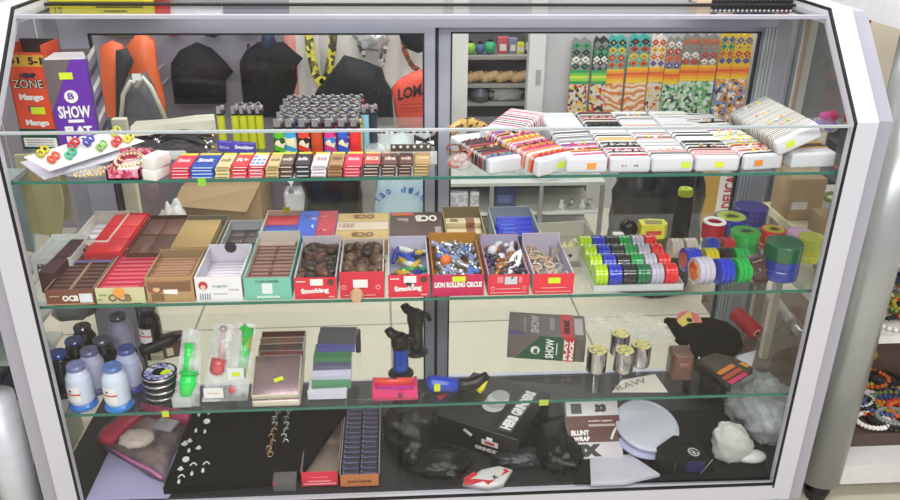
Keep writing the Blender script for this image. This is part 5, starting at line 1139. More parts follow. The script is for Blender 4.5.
t = thing('tape_measure', 'yellow tape measure with grey label face behind the grinder tray', 'tape measure', (xq, yq, S2), 0)
b = M().prism([(-.032, -.018), (.022, -.020), (.032, -.008), (.030, .016), (.0, .022), (-.030, .018)], 0, .034, mat('#d8d23c', .35)); b.prism([(-.020, -.010), (.018, -.012), (.022, .008), (-.018, .012)], .034, .0352, mat('#8a8a4a', .5)).build('body', t)
M().quad((-.020, -.0195, .010), (.036, 0, 0), (0, 0, .010), mat('#c8442c', .5)).build('printed_band', t)
tag(crumple_blob(M(), (aty(628, 240, .31).x, .32, S2), .020, .018, .022, BAGB, 90, .2, sub=3).build('black_pouch'), 'small black cloth bundle left of the yellow tape measure', 'pouch')
tag(M().box(0, .024, 0, .03, 0, .012, OFFW, .001).build('paper_box', loc=(aty(614, 240, .28).x, .27, S2)), 'tiny white box beside the grey tray', 'box')

# ================================================================== SHELF 3 (lower)
def cone(u, v, body, base, cap, lab, label_patch=False, H=.100, r=.0255, film=True):
    p = atz(u, v, S3); y_ = max(p.y, .02)+r; x_ = aty(u, v, y_-r*.6).x
    t = thing('thread_cone', lab, 'thread', (x_, y_, S3))
    M().lathe([(0, 0), (r*1.10, 0), (r*1.16, .003), (r*1.10, .008), (r*.95, .012), (0, .012)], mat(base, .25, coat=.4), 24).build('base', t)
    M().lathe([(r*.9, .012), (r*1.0, .018), (r*1.02, H*.55), (r*.96, H*.72), (r*.72, H*.85), (r*.55, H*.90), (0, H*.90)], mat(body, .22, var=.05, scale=120, coat=.35), 24).build('thread', t)
    M().lathe([(r*.60, H*.88), (r*.72, H*.90), (r*.74, H*.965), (r*.66, H), (r*.25, H), (r*.2, H*.985), (0, H*.985)], mat(cap, .2, coat=.5), 22).build('cap', t)
    if label_patch:
        lm = M(); w_ = .62
        vs = []; n = 6
        for k in range(n+1):
            a = -PI/2-.30+(k/n-.5)*1.25
            for zz in (H*.24, H*.60): vs.append((r*1.045*math.cos(a), r*1.045*math.sin(a), zz))
        lm.add(vs, [(2*k, 2*k+2, 2*k+3, 2*k+1) for k in range(n)], mat('#e9e6ea', .4))
        vs2 = [(x_*1.01, y__*1.01, H*.40+(zz-H*.24)*.10) for x_, y__, zz in vs]; lm.add(vs2, [(2*k, 2*k+2, 2*k+3, 2*k+1) for k in range(n)], mat('#d0342c', .4))
        vs3 = [(vs[4+i][0]*1.01, vs[4+i][1]*1.01, H*(.48 if i % 2 == 0 else .52)) for i in range(4)]; lm.add(vs3, [(0, 2, 3, 1)], BLK)
        lm.build('paper_label', t)
cone(82, 412, '#cdd4ea', '#2f6fc0', '#6f78a8', 'white thread cone with blue foot and red striped label, front left', True)
cone(118, 413, '#d2dbee', '#2f78c8', '#5a78b8', 'white thread cone with blue foot and labelled edge, front right', True)
cone(95, 396, '#b4b5d0', '#5a5a88', '#6a6c98', 'pale lilac thread cone just behind the two front white cones')
cone(131, 394, '#b9bfe0', '#3c448c', '#4c58a0', 'pale lilac blue thread cone with dark blue cap beside the metal reels')
cone(64, 399, '#0f0f16', '#1c1d2c', '#2f4a98', 'black thread cone with bright blue cap at far left', H=.100)
cone(80, 385, '#100f14', '#1c1c28', '#3c4a84', 'black thread cone with dull blue cap, second at far left', H=.100)
cone(88, 370, '#120f14', '#1a1a24', '#3a3440', 'black thread cone with black cap, furthest back on the left', H=.100)
cone(107, 384, '#120e13', '#1a1a24', '#54506a', 'black thread cone with grey violet cap in the middle of the group', H=.100)
cone(123, 360, '#a6a2c0', '#3a3c66', '#5a5c6c', 'lilac grey thread cone with grey cap standing at the back', H=.104)
cone(152, 353, '#171218', '#24284c', '#38343c', 'black thread cone with white red striped label at the back right', True, H=.104)
# stack of flat reels
p = atz(158, 404, S3); r = .036; yr = .02+r+.02; xr_ = aty(158, 404, yr-r).x
for k in range(4):
    t = thing('thread_reel', f'flat black reel with silver rim, {["lowest of the stack of four", "second from bottom of the stack", "third from bottom of the stack", "topmost, with lime sticker"][k]} on the lower shelf', 'reel', (xr_+.001*(k % 2), yr, S3+.0155*k), group='flat black reels')
    M().lathe([(0, 0), (r*.98, 0), (r, .002), (r, .004), (r*.9, .005), (r*.9, .010), (r, .011), (r, .0135), (r*.97, .015), (0, .015)], mat('#26262c', .3, coat=.4), 30).build('spool_body', t)
    M().lathe([(r*1.001, .0115), (r*1.008, .0122), (r*1.008, .0136), (r*.985, .0150)], SIL, 30).build('silver_rim', t)
    if k == 3:
        M().lathe([(r*.86, 0), (r*.86, .0006), (r*.40, .0006), (r*.40, 0), (r*.86, 0)], mat('#8a8cc0', .4, kind='voronoi', col2=('#c8c8e0', '#34346c', '#8a8cc0', '#e0e0ee'), scale=160), 30, c=(0, 0, .015)).lathe([(r*.22, 0), (r*.22, .0012), (0, .0012)], BLK, 16, c=(0, 0, .015)).build('printed_disc', t)
        M().prism([(-.012, -.007), (-.002, -.011), (.006, -.004), (.010, .006), (.0, .011), (-.008, .006)], .0166, .0172, STK).build('price_sticker', t).location = (.016, -.004, 0)
# black torch handle and maroon box behind
p0 = atz(140, 352, S3+.045); p1 = atz(176, 337, S3+.060)
mb = M(); mb.tube([p0, p0.lerp(p1, .2), p0.lerp(p1, .55), p0.lerp(p1, .8), p1], [.013, .012, .010, .013, .011], mat('#1e1b1c', .5), 12); mb.tube([p1, p1+(p1-p0).normalized()*.012], [.006, .003], BLK, 8)
tag(mb.build('black_torch'), 'black ribbed torch handle lying slanted behind the reels', 'torch')
p = atz(175, 362, S3); tag(M().box(-.028, .022, 0, .05, 0, .042, mat('#5f4446', .4, var=.2), .004).quad((-.02, -.0005, .008), (.014, 0, 0), (0, 0, .02), mat('#d8cdb0', .6)).build('leather_case', loc=(p.x, p.y+.02, S3), rz=20), 'dull maroon case standing behind the reels', 'case')
# clear packages with pipes
def bag_pack(quadpx, zs, lab, stuff=None, th=.018, yf=None):
    # clear pouch leaning back: front face through four pixels on a sloping plane
    y0, y1 = yf
    P = [aty(quadpx[0][0], quadpx[0][1], y0), aty(quadpx[1][0], quadpx[1][1], y0), aty(quadpx[2][0], quadpx[2][1], y1), aty(quadpx[3][0], quadpx[3][1], y1)]
    for q in P[:2]: q.z = S3+.001
    t = thing('clear_pouch', lab, 'pouch'); mb = M(); n = (P[1]-P[0]).cross(P[3]-P[0]).normalized()
    N_ = 7
    for sg in (0, 1):
        vs = []
        for j in range(N_+1):
            for i in range(N_+1):
                a, b = i/N_, j/N_; q = P[0].lerp(P[1], a).lerp(P[3].lerp(P[2], a), b); e = math.sin(a*PI)*math.sin(b*PI)
                q = q+n*(e*th*.5*(1 if sg == 0 else -1)+.0012*noise.noise(q*60))
                q.z = max(q.z, S3+.0006); vs.append(q)
        fs = [(j*(N_+1)+i, j*(N_+1)+i+1, (j+1)*(N_+1)+i+1, (j+1)*(N_+1)+i) for j in range(N_) for i in range(N_)]
        mb.add(vs, fs if sg == 0 else [f[::-1] for f in fs], FILM, True)
    mb.build('film', t); return t, P, n
t, P, n = bag_pack([(173, 408), (200, 410), (202, 330), (183, 328)], 0, 'clear plastic pouch holding a bright green pipe, standing on lower shelf', yf=(.035, .10))
GN = mat('#2fe060', .25, var=.1, coat=.5); GN2 = mat('#28c050', .25)
q = lambda a, b: P[0].lerp(P[1], a).lerp(P[3].lerp(P[2], a), b)-n*.003
M().tube([q(.45, .12), q(.5, .3), q(.52, .42)], [.012, .019, .017], GN, 14).tube([q(.50, .42), q(.50, .46)], [.021, .019], GN2, 14).tube([q(.42, .45), q(.42, .82)], [.0125, .0115], GN, 12).build('green_pipe', t)
M().box(-.018, .022, 0, .022, 0, .024, CLEAR2, .002).build('box_foot', t).location = (P[0].x+.018, P[0].y-.004, S3+.0005)
t, P, n = bag_pack([(202, 402), (226, 400), (236, 325), (214, 323)], 0, 'clear plastic pouch holding a red and pink pipe, between green ones', yf=(.05, .13))
RP = mat('#c8545c', .25, coat=.5)
q = lambda a, b: P[0].lerp(P[1], a).lerp(P[3].lerp(P[2], a), b)-n*.003
M().tube([q(.45, .40), q(.48, .55)], [.017, .017], RP, 14).sph(q(.46, .42), .0175, RP, 12).tube([q(.55, .55), q(.45, .92)], [.008, .005], mat('#d88a90', .25), 10).sph(q(.45, .93), .009, mat('#c8a8ac', .25), 10).build('red_pipe', t)
pp = q(.45, .14); M().box(-.020, .020, -.001, 0, -.012, .012, WHT).quad((-.012, -.001, -.001), (.024, 0, 0), (0, 0, .0012), mat('#c88a90', .5)).build('paper_card', t).location = pp-Vector((0, .012, -.002))
t, P, n = bag_pack([(226, 404), (248, 404), (256, 324), (234, 322)], 0, 'clear plastic pouch holding a bright green and yellow tube, right one', yf=(.05, .13))
q = lambda a, b: P[0].lerp(P[1], a).lerp(P[3].lerp(P[2], a), b)-n*.003
gt_ = mat('#48d860', .3, kind='voronoi', col2=('#3cc858', '#a8c850', '#58d878', '#c88a50'), scale=70)
M().tube([q(.6, .30), q(.62, .6), q(.66, .95)], [.008, .011, .013], gt_, 12).tube([q(.35, .90), q(.60, .96)], [.007, .008], GN, 10).build('green_tube', t)
pp = q(.35, .38); M().box(-.017, .017, -.001, 0, -.015, .015, mat('#e9edf0', .5)).quad((-.008, -.001, -.004), (.017, 0, 0), (0, 0, .010), STK).build('paper_card', t).location = pp-Vector((0, .013, 0))
M().sph(q(.25, .14), .010, RP, 10, (1, .8, 1)).build('red_cap', t)
# metal cigarette cases: cascade of rose grey cases
p0 = atz(0, 0, S3)
CASEM = ['#c4aeb6', '#bfa4aa', '#d08a8a', '#a8928e', '#d8b4a4', '#8c6458']
u0, u1 = 253, 307
xa, xb = aty(u0, 411, .025).x, aty(u1-6, 411, .025).x
for k in range(6):
    y_ = .026+.019*k; z_ = S3+.0015+.0035*k
    if k < 2: y_ = .024; z_ = S3+.0008+.0185*k
    t = thing('cigarette_case', ['flat metal case with cream side, lowest of the cascade on lower shelf', 'flat rose grey metal case with yellow sticker, front of the cascade', 'rose and dark banded metal case, third in the cascade', 'red streaked metal case, fourth in the cascade', 'brown grey metal case, fifth in the cascade', 'dark coppery metal case with gold rim, back of the cascade'][k], 'case', (xa, y_, z_), group='metal cases in a cascade')
    W_, L_ = xb-xa, .10
    ob = M().box(0, W_, 0, L_, 0, .017 if k < 2 else .012, mat('#d8cfbe', .4, .2), .004).build('rim', t)
    M().box(.0025, W_-.0025, .002, L_-.003, .010, .0176 if k < 2 else .0126, mat(CASEM[k], .22, .75, var=.2, scale=14), .001).build('lid', t)
    if k == 1: M().quad((W_*.48, .03, .0178), (.018, .007, 0), (-.004, .008, 0), STK).build('price_sticker', t)
    t.rotation_euler = (math.radians(6 if k < 1 else 22+2*k), 0, math.radians([0, .6, -1, 1.4, .5, -.5][k]))
# green and violet packets cascade
u0, u1 = 309, 347
xa, xb = aty(u0, 400, .05).x, aty(u1, 400, .05).x
pc = [('#dad8ea', 'pale lilac topped clear packet, lowest in front'), ('#2f8a50', 'dark green clear packet lying on the pale front one'), ('#d6d2ea', 'pale lilac clear packet in the middle of the pile'), ('#4a4470', 'dull violet clear packet above the pale one'), ('#1f8a40', 'bright dark green clear packet near the top'), ('#4a3cb0', 'violet blue clear packet behind the green one'), ('#34323f', 'charcoal clear packet at the back of the pile')]
for k, (c, lab) in enumerate(pc):
    t = thing('clear_packet', lab, 'packet', (xa-.003+.002*((k*3) % 4)+.002*k, .042+.018*k, S3+.0020+.0112*k), group='clear packets in a cascade')
    W_, L_ = (xb-xa)*1.06, .055
    M().box(.002, W_-.002, .002, L_-.002, .001, .0135, mat(c, .4, var=.15, scale=80)).build('contents', t)
    M().box(0, W_, 0, L_, 0, .0150, CLEAR, .002).build('clear_box', t)
    if k == 0: M().box(.002, W_-.002, .001, .004, .014, .024, mat('#d8d6e4', .4)).build('card_face', t)
    t.rotation_euler = (math.radians(4), 0, math.radians([0, 2, -1, 1, -2, 2, -3][k]))
p = atz(359, 350, S3); tag(M().box(-.006, .006, 0, .03, 0, .05, mat('#3c3a48', .35), .003).build('clip_box', loc=(aty(358, 350, .22).x, .225, S3)), 'small dark upright box behind the packet pile', 'box')
# torch lighters standing
def torch(u, v, H, body, lab, dark='#1c1b1d', flip=1):
    p = atz(u, v, S3); t = thing('torch_lighter', lab, 'lighter', (p.x, p.y, S3)); DK = mat(dark, .4)
    M().lathe([(0, 0), (.024, 0), (.025, .003), (.022, .007), (.013, .010), (.012, .013), (0, .013)], DK, 24).build('base', t)
    M().lathe([(.0135, .012), (.015, .02), (.0145, H*.5), (.0165, H*.62), (.015, H*.63), (0, H*.63)], mat(body, .3, coat=.4), 18).build('tank', t)
    h = M(); h.lathe([(.0165, H*.60), (.018, H*.68), (.017, H*.80), (.011, H*.86), (0, H*.87)], DK, 16); h.tube([(0, 0, H*.78), (-.018*flip, 0, H*.90), (-.022*flip, 0, H*.97)], [.012, .010, .009], DK, 10); h.tube([(.012*flip, 0, H*.80), (.024*flip, 0, H*.76), (.028*flip, 0, H*.66)], [.008, .006, .005], DK, 8)
    h.build('burner_head', t); t.scale = (1.15, 1.15, 1.0); return t
torch(401, 374, .118, '#2450b4', 'blue and black upright torch lighter standing on the lower shelf')
torch(416, 352, .128, '#201f21', 'black upright torch lighter standing behind the blue one', flip=1)
# pink rolling machine
x0, x1, y = frontbox(373, 418, 405, S3)
t = thing('rolling_machine', 'translucent pink cigarette rolling machine on the lower shelf', 'rolling machine', (x0, .036, S3))
PK = mat('#e83c78', .18, 0, 'clear', alpha=.85, coat=.6); W_ = x1-x0
M().prism([(0, 0), (.036, 0), (.044, .012), (.040, .020), (.004, .022), (-.003, .010)], 0, W_, PK, 'x').build('body', t)
M().tube([(.004, .016, .012), (W_-.004, .016, .012)], .010, mat('#a83cc0', .4), 12).build('roller', t)
M().tube([(.004, .036, .026), (W_-.010, .036, .024)], .0075, mat('#e85a4c', .3), 12).build('roller', t)
M().box(-.002, .006, .004, .046, .0, .030, PK, .002).box(W_-.008, W_, .004, .046, .0, .030, PK, .002).build('end_plates', t)
M().quad((W_*.26, .032, .0318), (W_*.28, 0, 0), (0, .006, 0), mat('#6a2a48', .4)).build('printed_mark', t)
M().box(W_*.56, W_*.66, -.004, .0, .008, .018, mat('#8a3a5a', .4)).build('latch', t)
# blue torch lighter lying in front of the mullion
p0 = atz(428, 392, S3+.016); p1 = atz(486, 392, S3+.016)
t = thing('torch_lighter', 'blue and black torch lighter lying on its side with yellow flame end', 'lighter', (p0.x, .06, S3))
Ln = aty(488, 392, .06).x-aty(428, 392, .06).x
M().tube([(0, 0, .022), (Ln*.08, 0, .024), (Ln*.30, 0, .020), (Ln*.50, 0, .017)], [.015, .018, .0165, .016], mat('#2a48b8', .3, coat=.4), 14).build('tank', t)
M().tube([(Ln*.50, 0, .017), (Ln*.66, .004, .015), (Ln*.82, .006, .020), (Ln*1.0, .01, .036)], [.016, .013, .014, .008], mat('#201c1e', .4), 12).build('burner_head', t)
M().tube([(Ln*.84, -.010, .006), (Ln*.90, -.008, .014), (Ln*.98, -.004, .028)], [.007, .006, .002], mat('#d8c82c', .3), 8).build('flame_nozzle', t)
M().quad((Ln*.10, -.018, .016), (.013, 0, 0), (0, 0, .018), STK).build('price_sticker', t)
M().prism([(Ln*.14, -.014), (Ln*.34, -.004), (Ln*.2, -.030)], .0004, .0014, mat('#a83848', .5)).build('paper_scrap', t)
# tilted display box of packs
def corner_box(A, B, C, D, thick, name, lab, cat):
    """A,B,C,D = world corners of the big face (bl, br, tr, tl); returns thing with local frame matrix on that face"""
    ux = (B-A); uy = (D-A); W_ = ux.length; H_ = uy.length; ux.normalize(); n = ux.cross(uy).normalized(); uy = n.cross(ux)
    T = Matrix(((ux.x, uy.x, n.x, A.x), (ux.y, uy.y, n.y, A.y), (ux.z, uy.z, n.z, A.z), (0, 0, 0, 1)))
    return thing(name, lab, cat, T=T), W_, H_
y_b = .19
A = atz(508, 352, S3+.002); A = aty(507, 353, y_b); A.z = S3+.001; B = aty(584, 364, y_b-.018); 
B.z = S3+.001
D = A+Vector((.004, .018, aty(508, 330, y_b+.015).z-A.z)); 
zz = aty(508, 331, y_b).z
A = aty(507, 353, y_b); B = aty(584, 363.5, y_b-.03)
dz_ = (S3+.001)-min(A.z, B.z); A.z = B.z = S3+.001
hh = .062
t = thing('display_box', 'grey and dark green flat pack box lying on its side on lower shelf', 'box', (A.x, A.y, A.z), math.degrees(math.atan2(B.y-A.y, B.x-A.x)))
W_ = (B-A).length; D_ = .105; DGR = mat('#20563c', .4, var=.08); GBR = mat('#6e6664', .5, var=.08); RD = mat('#c8283c', .4)
b = M().box(0, W_, 0, D_, 0, hh, GBR, .001)
b.prism([(W_*.10, .0), (W_*.70, .0), (W_*.70, hh), (W_*.42, hh)], -.0006, .0004, DGR, 'y'); b.box(W_*.72, W_*.86, -.0008, .0, 0, hh, RD); b.box(W_*.70, W_*.72, -.0008, .0, 0, hh, mat('#2a5a44', .4)); b.box(W_*.86, W_*.88, -.0008, .0, 0, hh, DGR)
b.box(W_*.68, W_*.84, .0, D_, hh, hh+.0006, RD); b.box(0, W_*.2, .0, D_*.16, hh, hh+.0005, mat('#5a4a80', .4))
def vtext(b, s_, x, z0, z1, w_, m, bold=3, up=True): b.text(s_, (x+w_, -.0010, z0), (0, 0, z1-z0), (-w_, 0, 0), m, bold)
b.text('SHOW', (W_*.60, -.0010, hh*.10), (0, 0, hh*.82), (-W_*.11, 0, 0), WHT, 2); b.quad((W_*.63, -.0012, hh*.25), (W_*.012, 0, 0), (0, 0, hh*.5), WHT)
b.text('FLAT', (W_*.775, -.0010, hh*.06), (0, 0, hh*.86), (-W_*.05, 0, 0), WHT, 4); b.text('PACK', (W_*.85, -.0010, hh*.06), (0, 0, hh*.86), (-W_*.055, 0, 0), WHT, 4)
b.lathe([(0, -.0016), (.0105, -.0016), (.0105, 0)], WHT, 18, 'y', (W_*.36, 0, hh*.40)); b.text('B', (W_*.39, -.0019, hh*.28), (0, 0, hh*.22), (-W_*.05, 0, 0), DGR, 4)
b.text('SHOW', (W_*.40, D_*.12, hh), (0, D_*.75, 0), (-W_*.11, 0, 0), mat('#c9bcc4', .5), 2); b.text('FLAT PACK', (W_*.80, D_*.15, hh+.0007), (0, D_*.6, 0), (-W_*.08, 0, 0), BLK, 4)
b.quad((W_*.86, D_*.15, hh), (W_*.11, 0, 0), (0, D_*.7, 0), mat('#b8b4b4', .5)); b.quad((W_*.54, D_*.3, hh), (W_*.06, 0, 0), (0, D_*.5, 0), mat('#9a8c90', .5)); b.text('prerolled', (W_*.24, D_*.15, hh), (0, D_*.6, 0), (-W_*.05, 0, 0), mat('#b8a4a4', .5), 1)
b.build('carton_body', t)
# four metal tins with gold tops
for k, (u, v, hz) in enumerate(((598, 374, .052), (625, 374, .052), (642, 368, .050), (621, 356, .050))):
    p = atz(u, v+1, S3); r = .0225
    t = thing('metal_canister', ['leftmost polished metal canister with gold mesh top on lower shelf', 'front middle polished metal canister with gold mesh top', 'rightmost polished metal canister with gold mesh top', 'polished metal canister standing behind the other three'][k], 'canister', (p.x, p.y+r, S3), group='polished metal canisters')
    M().lathe([(0, 0), (r*.98, 0), (r, .002), (r, hz-.003), (r*.985, hz-.001), (r*.93, hz)], mat('#c4c0c4', .08, 1.0), 26).build('body', t)
    M().lathe([(r*.94, hz-.001), (r*.90, hz+.0008), (0, hz+.0008)], mat('#e6de94', .4, .1, kind='voronoi', col2=('#d8cc70', '#efe8b0', '#8f8850', '#e8e09a'), scale=280), 24).build('mesh_top', t)
# clear film strip lying behind
p = atz(600, 335, S3)
def strip(pts, w_, m, name, lab, cat, th=.001, z=None):
    mb = M(); vs = []
    for i, q in enumerate(pts):
        a = pts[max(0, i-1)]; b_ = pts[min(len(pts)-1, i+1)]; d = (b_-a).normalized(); s_ = Vector((-d.y, d.x, 0)).normalized()
        for e in (-1, -.5, 0, .5, 1): vs.append(q+s_*w_[i]*e+Vector((0, 0, .003*noise.noise(q*40+Vector((e*2, 0, 0)))+.003)))
    n = len(pts); fs = [(i*5+j, i*5+j+1, (i+1)*5+j+1, (i+1)*5+j) for i in range(n-1) for j in range(4)]
    mb.add([v+Vector((0, 0, th)) for v in vs], fs, m, True); mb.add(vs, [f[::-1] for f in fs], m, True); return tag(mb.build(name), lab, cat)
FS = mat('#dedcd0', .35, 0, 'crumple', scale=22, alpha=.55, bump=.5)
strip([atz(u, v, S3+.006) for u, v in ((572, 330), (590, 326), (612, 322), (636, 326), (655, 333), (672, 342))], [.03, .045, .055, .06, .05, .03], FS, 'clear_film', 'crumpled clear film sheet lying behind the metal canisters', 'film')
# disc, black pouch, red roll, brown case, woven wallet
p = atz(689, 322, S3+.03)
tag(M().lathe([(.006, 0), (.030, 0), (.030, .002), (.006, .002), (.006, 0)], mat('#d89a6c', .35, kind='voronoi', col2=('#d8707c', '#d8c85a', '#d89a6c'), scale=26), 30).lathe([(.0075, .0022), (.0, .0026)], BLK, 14).build('compact_disc', T=TR(p.x, p.y, S3+.034) @ RX(18)), 'yellow and pink printed disc under the back of black pouch', 'disc')
P = [atz(u, v, S3+.014) for u, v in ((664, 319), (676, 337), (690, 350), (698, 358), (716, 355), (736, 352), (743, 344), (740, 333), (728, 324), (712, 319), (694, 319), (678, 321))]
def slab(P, lo, m, name, lab, cat, puff=.006, parent=None):
    n = len(P); c = sum(P, Vector())/n; mb = M(); K = 4; vs = [Vector((q.x, q.y, lo)) for q in P]
    for k in range(K+1):
        f = math.cos(k/K*PI/2*.9); g = math.sin(k/K*PI/2)
        vs += [c+(q-c)*(.0+f)+Vector((0, 0, puff*g)) for q in P]
    fs = [tuple(range(n))[::-1]]+[(k*n+i, k*n+(i+1) % n, (k+1)*n+(i+1) % n, (k+1)*n+i) for k in range(K+1) for i in range(n)]+[tuple(range((K+1)*n, (K+2)*n))]
    mb.add(vs, fs, m, puff > .003); return tag(mb.build(name, parent), lab, cat)
slab(P, S3+.001, mat('#0e0d0e', .9, var=.2, scale=60, spec=.1), 'black_pouch', 'flat black pointed fabric pouch on the right of lower shelf', 'pouch', .02)
for u, v in ((689, 346), (699, 358)):
    p = atz(u, v, S3+.018); tag(M().sph(p, .003, SIL, 8).build('snap_button'), f'tiny silver snap at the {"left" if u < 695 else "lower"} edge of the black pouch', 'button')
p0 = aty(735, 313, .32); p1 = aty(757, 333, .24); d = (p1-p0).normalized()
t = thing('thread_roll', 'dark red wrapped thread roll leaning by the back right corner', 'roll')
M().tube([p0, p0+d*.004, p0.lerp(p1, .5), p1-d*.003, p1], [.015, .0195, .0195, .0195, .016], mat('#a81828', .7, bump=.3, scale=120), 20).build('thread', t)
M().tube([p1-d*.002, p1+d*.0015], [.010, .0095], mat('#c89a78', .6), 14).tube([p1+d*.001, p1+d*.0022], .006, BLK, 12).build('cardboard_core', t)
x0, x1, y = frontbox(673, 694, 387, S3)
t = thing('leather_case', 'small brown leather belt case standing at the right of lower shelf', 'case', (x0, .075, S3), -4)
x0w = aty(694, 387, .075).x-aty(673, 387, .075).x; LB = mat('#5a3a32', .35, var=.15, coat=.3)
M().box(0, x0w, 0, .05, 0, .066, LB, .007).build('body', t); M().box(x0w*.08, x0w*.92, -.003, .012, .026, .068, mat('#6a463c', .35, var=.12), .004).build('flap', t); M().box(x0w*.30, x0w*.72, -.005, 0, .040, .050, mat('#8a6254', .3), .002).build('clasp', t)
P = [atz(u, v, S3+.012) for u, v in ((696, 360), (708, 367), (720, 376), (728, 384), (741, 377), (753, 369), (748, 365), (733, 358), (712, 353))]
o = slab(P, S3+.001, mat('#3f3a30', .8, kind='wave', col2='#4a4438', scale=60), 'woven_wallet', 'dark woven wallet with orange and magenta bands below black pouch', 'wallet', .012)
for a, b_, c in (((716, 373), (731, 364), '#c87434'), ((721, 378), (738, 368), '#a04428'), ((727, 382), (744, 372), '#b82c5a'), ((742, 362), (750, 366), '#c88a34')):
    q0, q1 = atz(*a, S3+.0235), atz(*b_, S3+.0235); d = (q1-q0); s_ = Vector((d.y, -d.x, 0)).normalized()*.012
    mb = M(); mb.add([q0, q0+s_, q1+s_, q1], [(0, 1, 2, 3)], mat(c, .8)); mb.add([q0+Vector((0, 0, .001)), q0+s_+Vector((0, 0, .001)), q1+s_+Vector((0, 0, .001)), q1+Vector((0, 0, .001))], [(0, 1, 2, 3)], mat(c, .8)); mb.build('woven_band', o)
P = [atz(u, v, S3+.004) for u, v in ((735, 356), (757, 350), (752, 365), (742, 368))]
slab(P, S3+.001, mat('#c8c4d0', .4), 'cloth_scrap', 'pale lilac cloth scrap under the woven wallet', 'cloth', .004)
# printed leaflet at the shelf front
P = [atz(u, v, S3+.0015) for u, v in ((612, 392), (668, 392), (655, 374), (622, 380))]
o = slab(P, S3+.0004, mat('#c9c4b8', .6), 'leaflet', 'pale printed leaflet lying under the metal canisters at shelf front', 'leaflet', .0004)
q0, q1 = atz(618, 391, S3+.0025), atz(655, 380, S3+.0025); M().text('RAW', q0, (q1-q0)*.8, Vector((-.004, .018, 0)), mat('#7a7676', .6), 0).build('lettering', o)
on_edge_sticker(544, 400, S3, '#b8c84a', 'lime price sticker folded over the lower shelf edge', .020)
on_edge_sticker(165, 411, S3, '#c8d83a', 'yellow sticker on lower shelf edge below the reels')

# ================================================================== BASE BOARD
Zb = S0
P = [atz(u, v, Zb+.002) for u, v in ((86, 500), (168, 498), (200, 450), (150, 430), (112, 445))]
slab(P, Zb+.0005, mat('#aca6cc', .7, var=.04), 'paper_sheet', 'pale lilac paper sheet lying at left front of base board', 'paper', .0005)
P = [atz(u, v, Zb+.02) for u, v in ((97, 437), (108, 425), (126, 414), (150, 409), (190, 412), (184, 430), (172, 452), (165, 478), (150, 472), (128, 458), (105, 445))]
o = slab(P, Zb+.003, mat('#8c7a78', .35, 0, 'crumple', scale=20, alpha=.75, bump=.5), 'clear_bag', 'clear and pink plastic bag of small goods at left of base board', 'bag', .035)
P = [atz(u, v, Zb+.062) for u, v in ((98, 438), (104, 428), (126, 414), (148, 412), (139, 418), (124, 430), (110, 440))]
slab(P, Zb+.045, mat('#b02c4a', .5), 'pink_cloth', 'crimson folded cloth at left end of the clear bag', 'cloth', .006)
P = [atz(u, v, Zb+.062) for u, v in ((140, 403), (165, 408), (190, 412), (188, 420), (160, 416), (144, 410))]
slab(P, Zb+.045, mat('#b83464', .5), 'pink_cloth', 'magenta folded strip above the clear bag under the reels', 'cloth', .006)
p = atz(166, 427, Zb+.06); tag(M().box(-.024, .024, -.018, .018, 0, .008, mat('#9c9a9e', .5), .001).build('paper_card', loc=(p.x, p.y, Zb+.062), rz=-18), 'grey card lying on the clear bag of small goods', 'card')
p = atz(137, 440, Zb+.06); tag(crumple_blob(M(), (p.x, p.y, Zb+.056), .038, .03, .015, mat('#c8b8b0', .4, bump=.4), 95, .2, sub=3).build('tissue_bundle'), 'crumpled pale pink tissue bundle on the clear bag', 'bundle')
tag(M().tube([atz(u, v, Zb+.03) for u, v in ((110, 448), (130, 460), (150, 470), (162, 478))], .0035, mat('#c870a8', .5), 6).build('bag_seam'), 'pink and lilac seal strip along the lower edge of clear bag', 'strip')
# big black jewellery tray (wedge)
A = atz(163, 497, Zb); B = atz(262, 494, Zb); 
def wedge(name, fp, zf, bp, zb_, m, lab, cat, th=.03):
    a, b = atz(*fp[0], Zb+zf), atz(*fp[1], Zb+zf); c, d = atz(*bp[1], Zb+zb_), atz(*bp[0], Zb+zb_)
    vs = [a, b, c, d]; lo = [Vector((q.x, q.y, max(Zb+.001, q.z-th))) for q in vs]
    mb = M(); mb.add(vs+lo, [(0, 1, 2, 3), (7, 6, 5, 4), (0, 4, 5, 1), (1, 5, 6, 2), (2, 6, 7, 3), (3, 7, 4, 0)], m); o = tag(mb.build(name), lab, cat); return o, vs
FELT = mat('#121114', .95, var=.1, scale=12, spec=.1)
o, TV = wedge('jewellery_display', ((163, 488), (296, 478)), .02, ((193, 411), (346, 408)), .075, FELT, 'black felt jewellery display pad sloping on the base board', 'jewellery display', .018)
tn = (TV[1]-TV[0]).cross(TV[3]-TV[0]).normalized()
def onT(u, v, up=.002):
    d = ray(u, v); tt = (TV[0]-CAM).dot(tn)/d.dot(tn); return CAM+d*tt+tn*up
SV = mat('#ededed', .3, .3)
JN = [(199, 415, 'small bead'), (209, 413, 'small bead'), (207, 422, 'round disc'), (196, 431, 'small drop'), (205, 432, 'small drop'), (185, 445, 'kite'), (190, 442, 'leaf'), (189, 451, 'small drop'), (199, 449, 'bell'), (186, 460, 'round disc'), (181, 470, 'shell'), (193, 466, 'hook'), (192, 474, 'bar'), (206, 465, 'hook'), (203, 471, 'small drop'), (181, 478, 'hook'), (179, 482, 'small drop')]
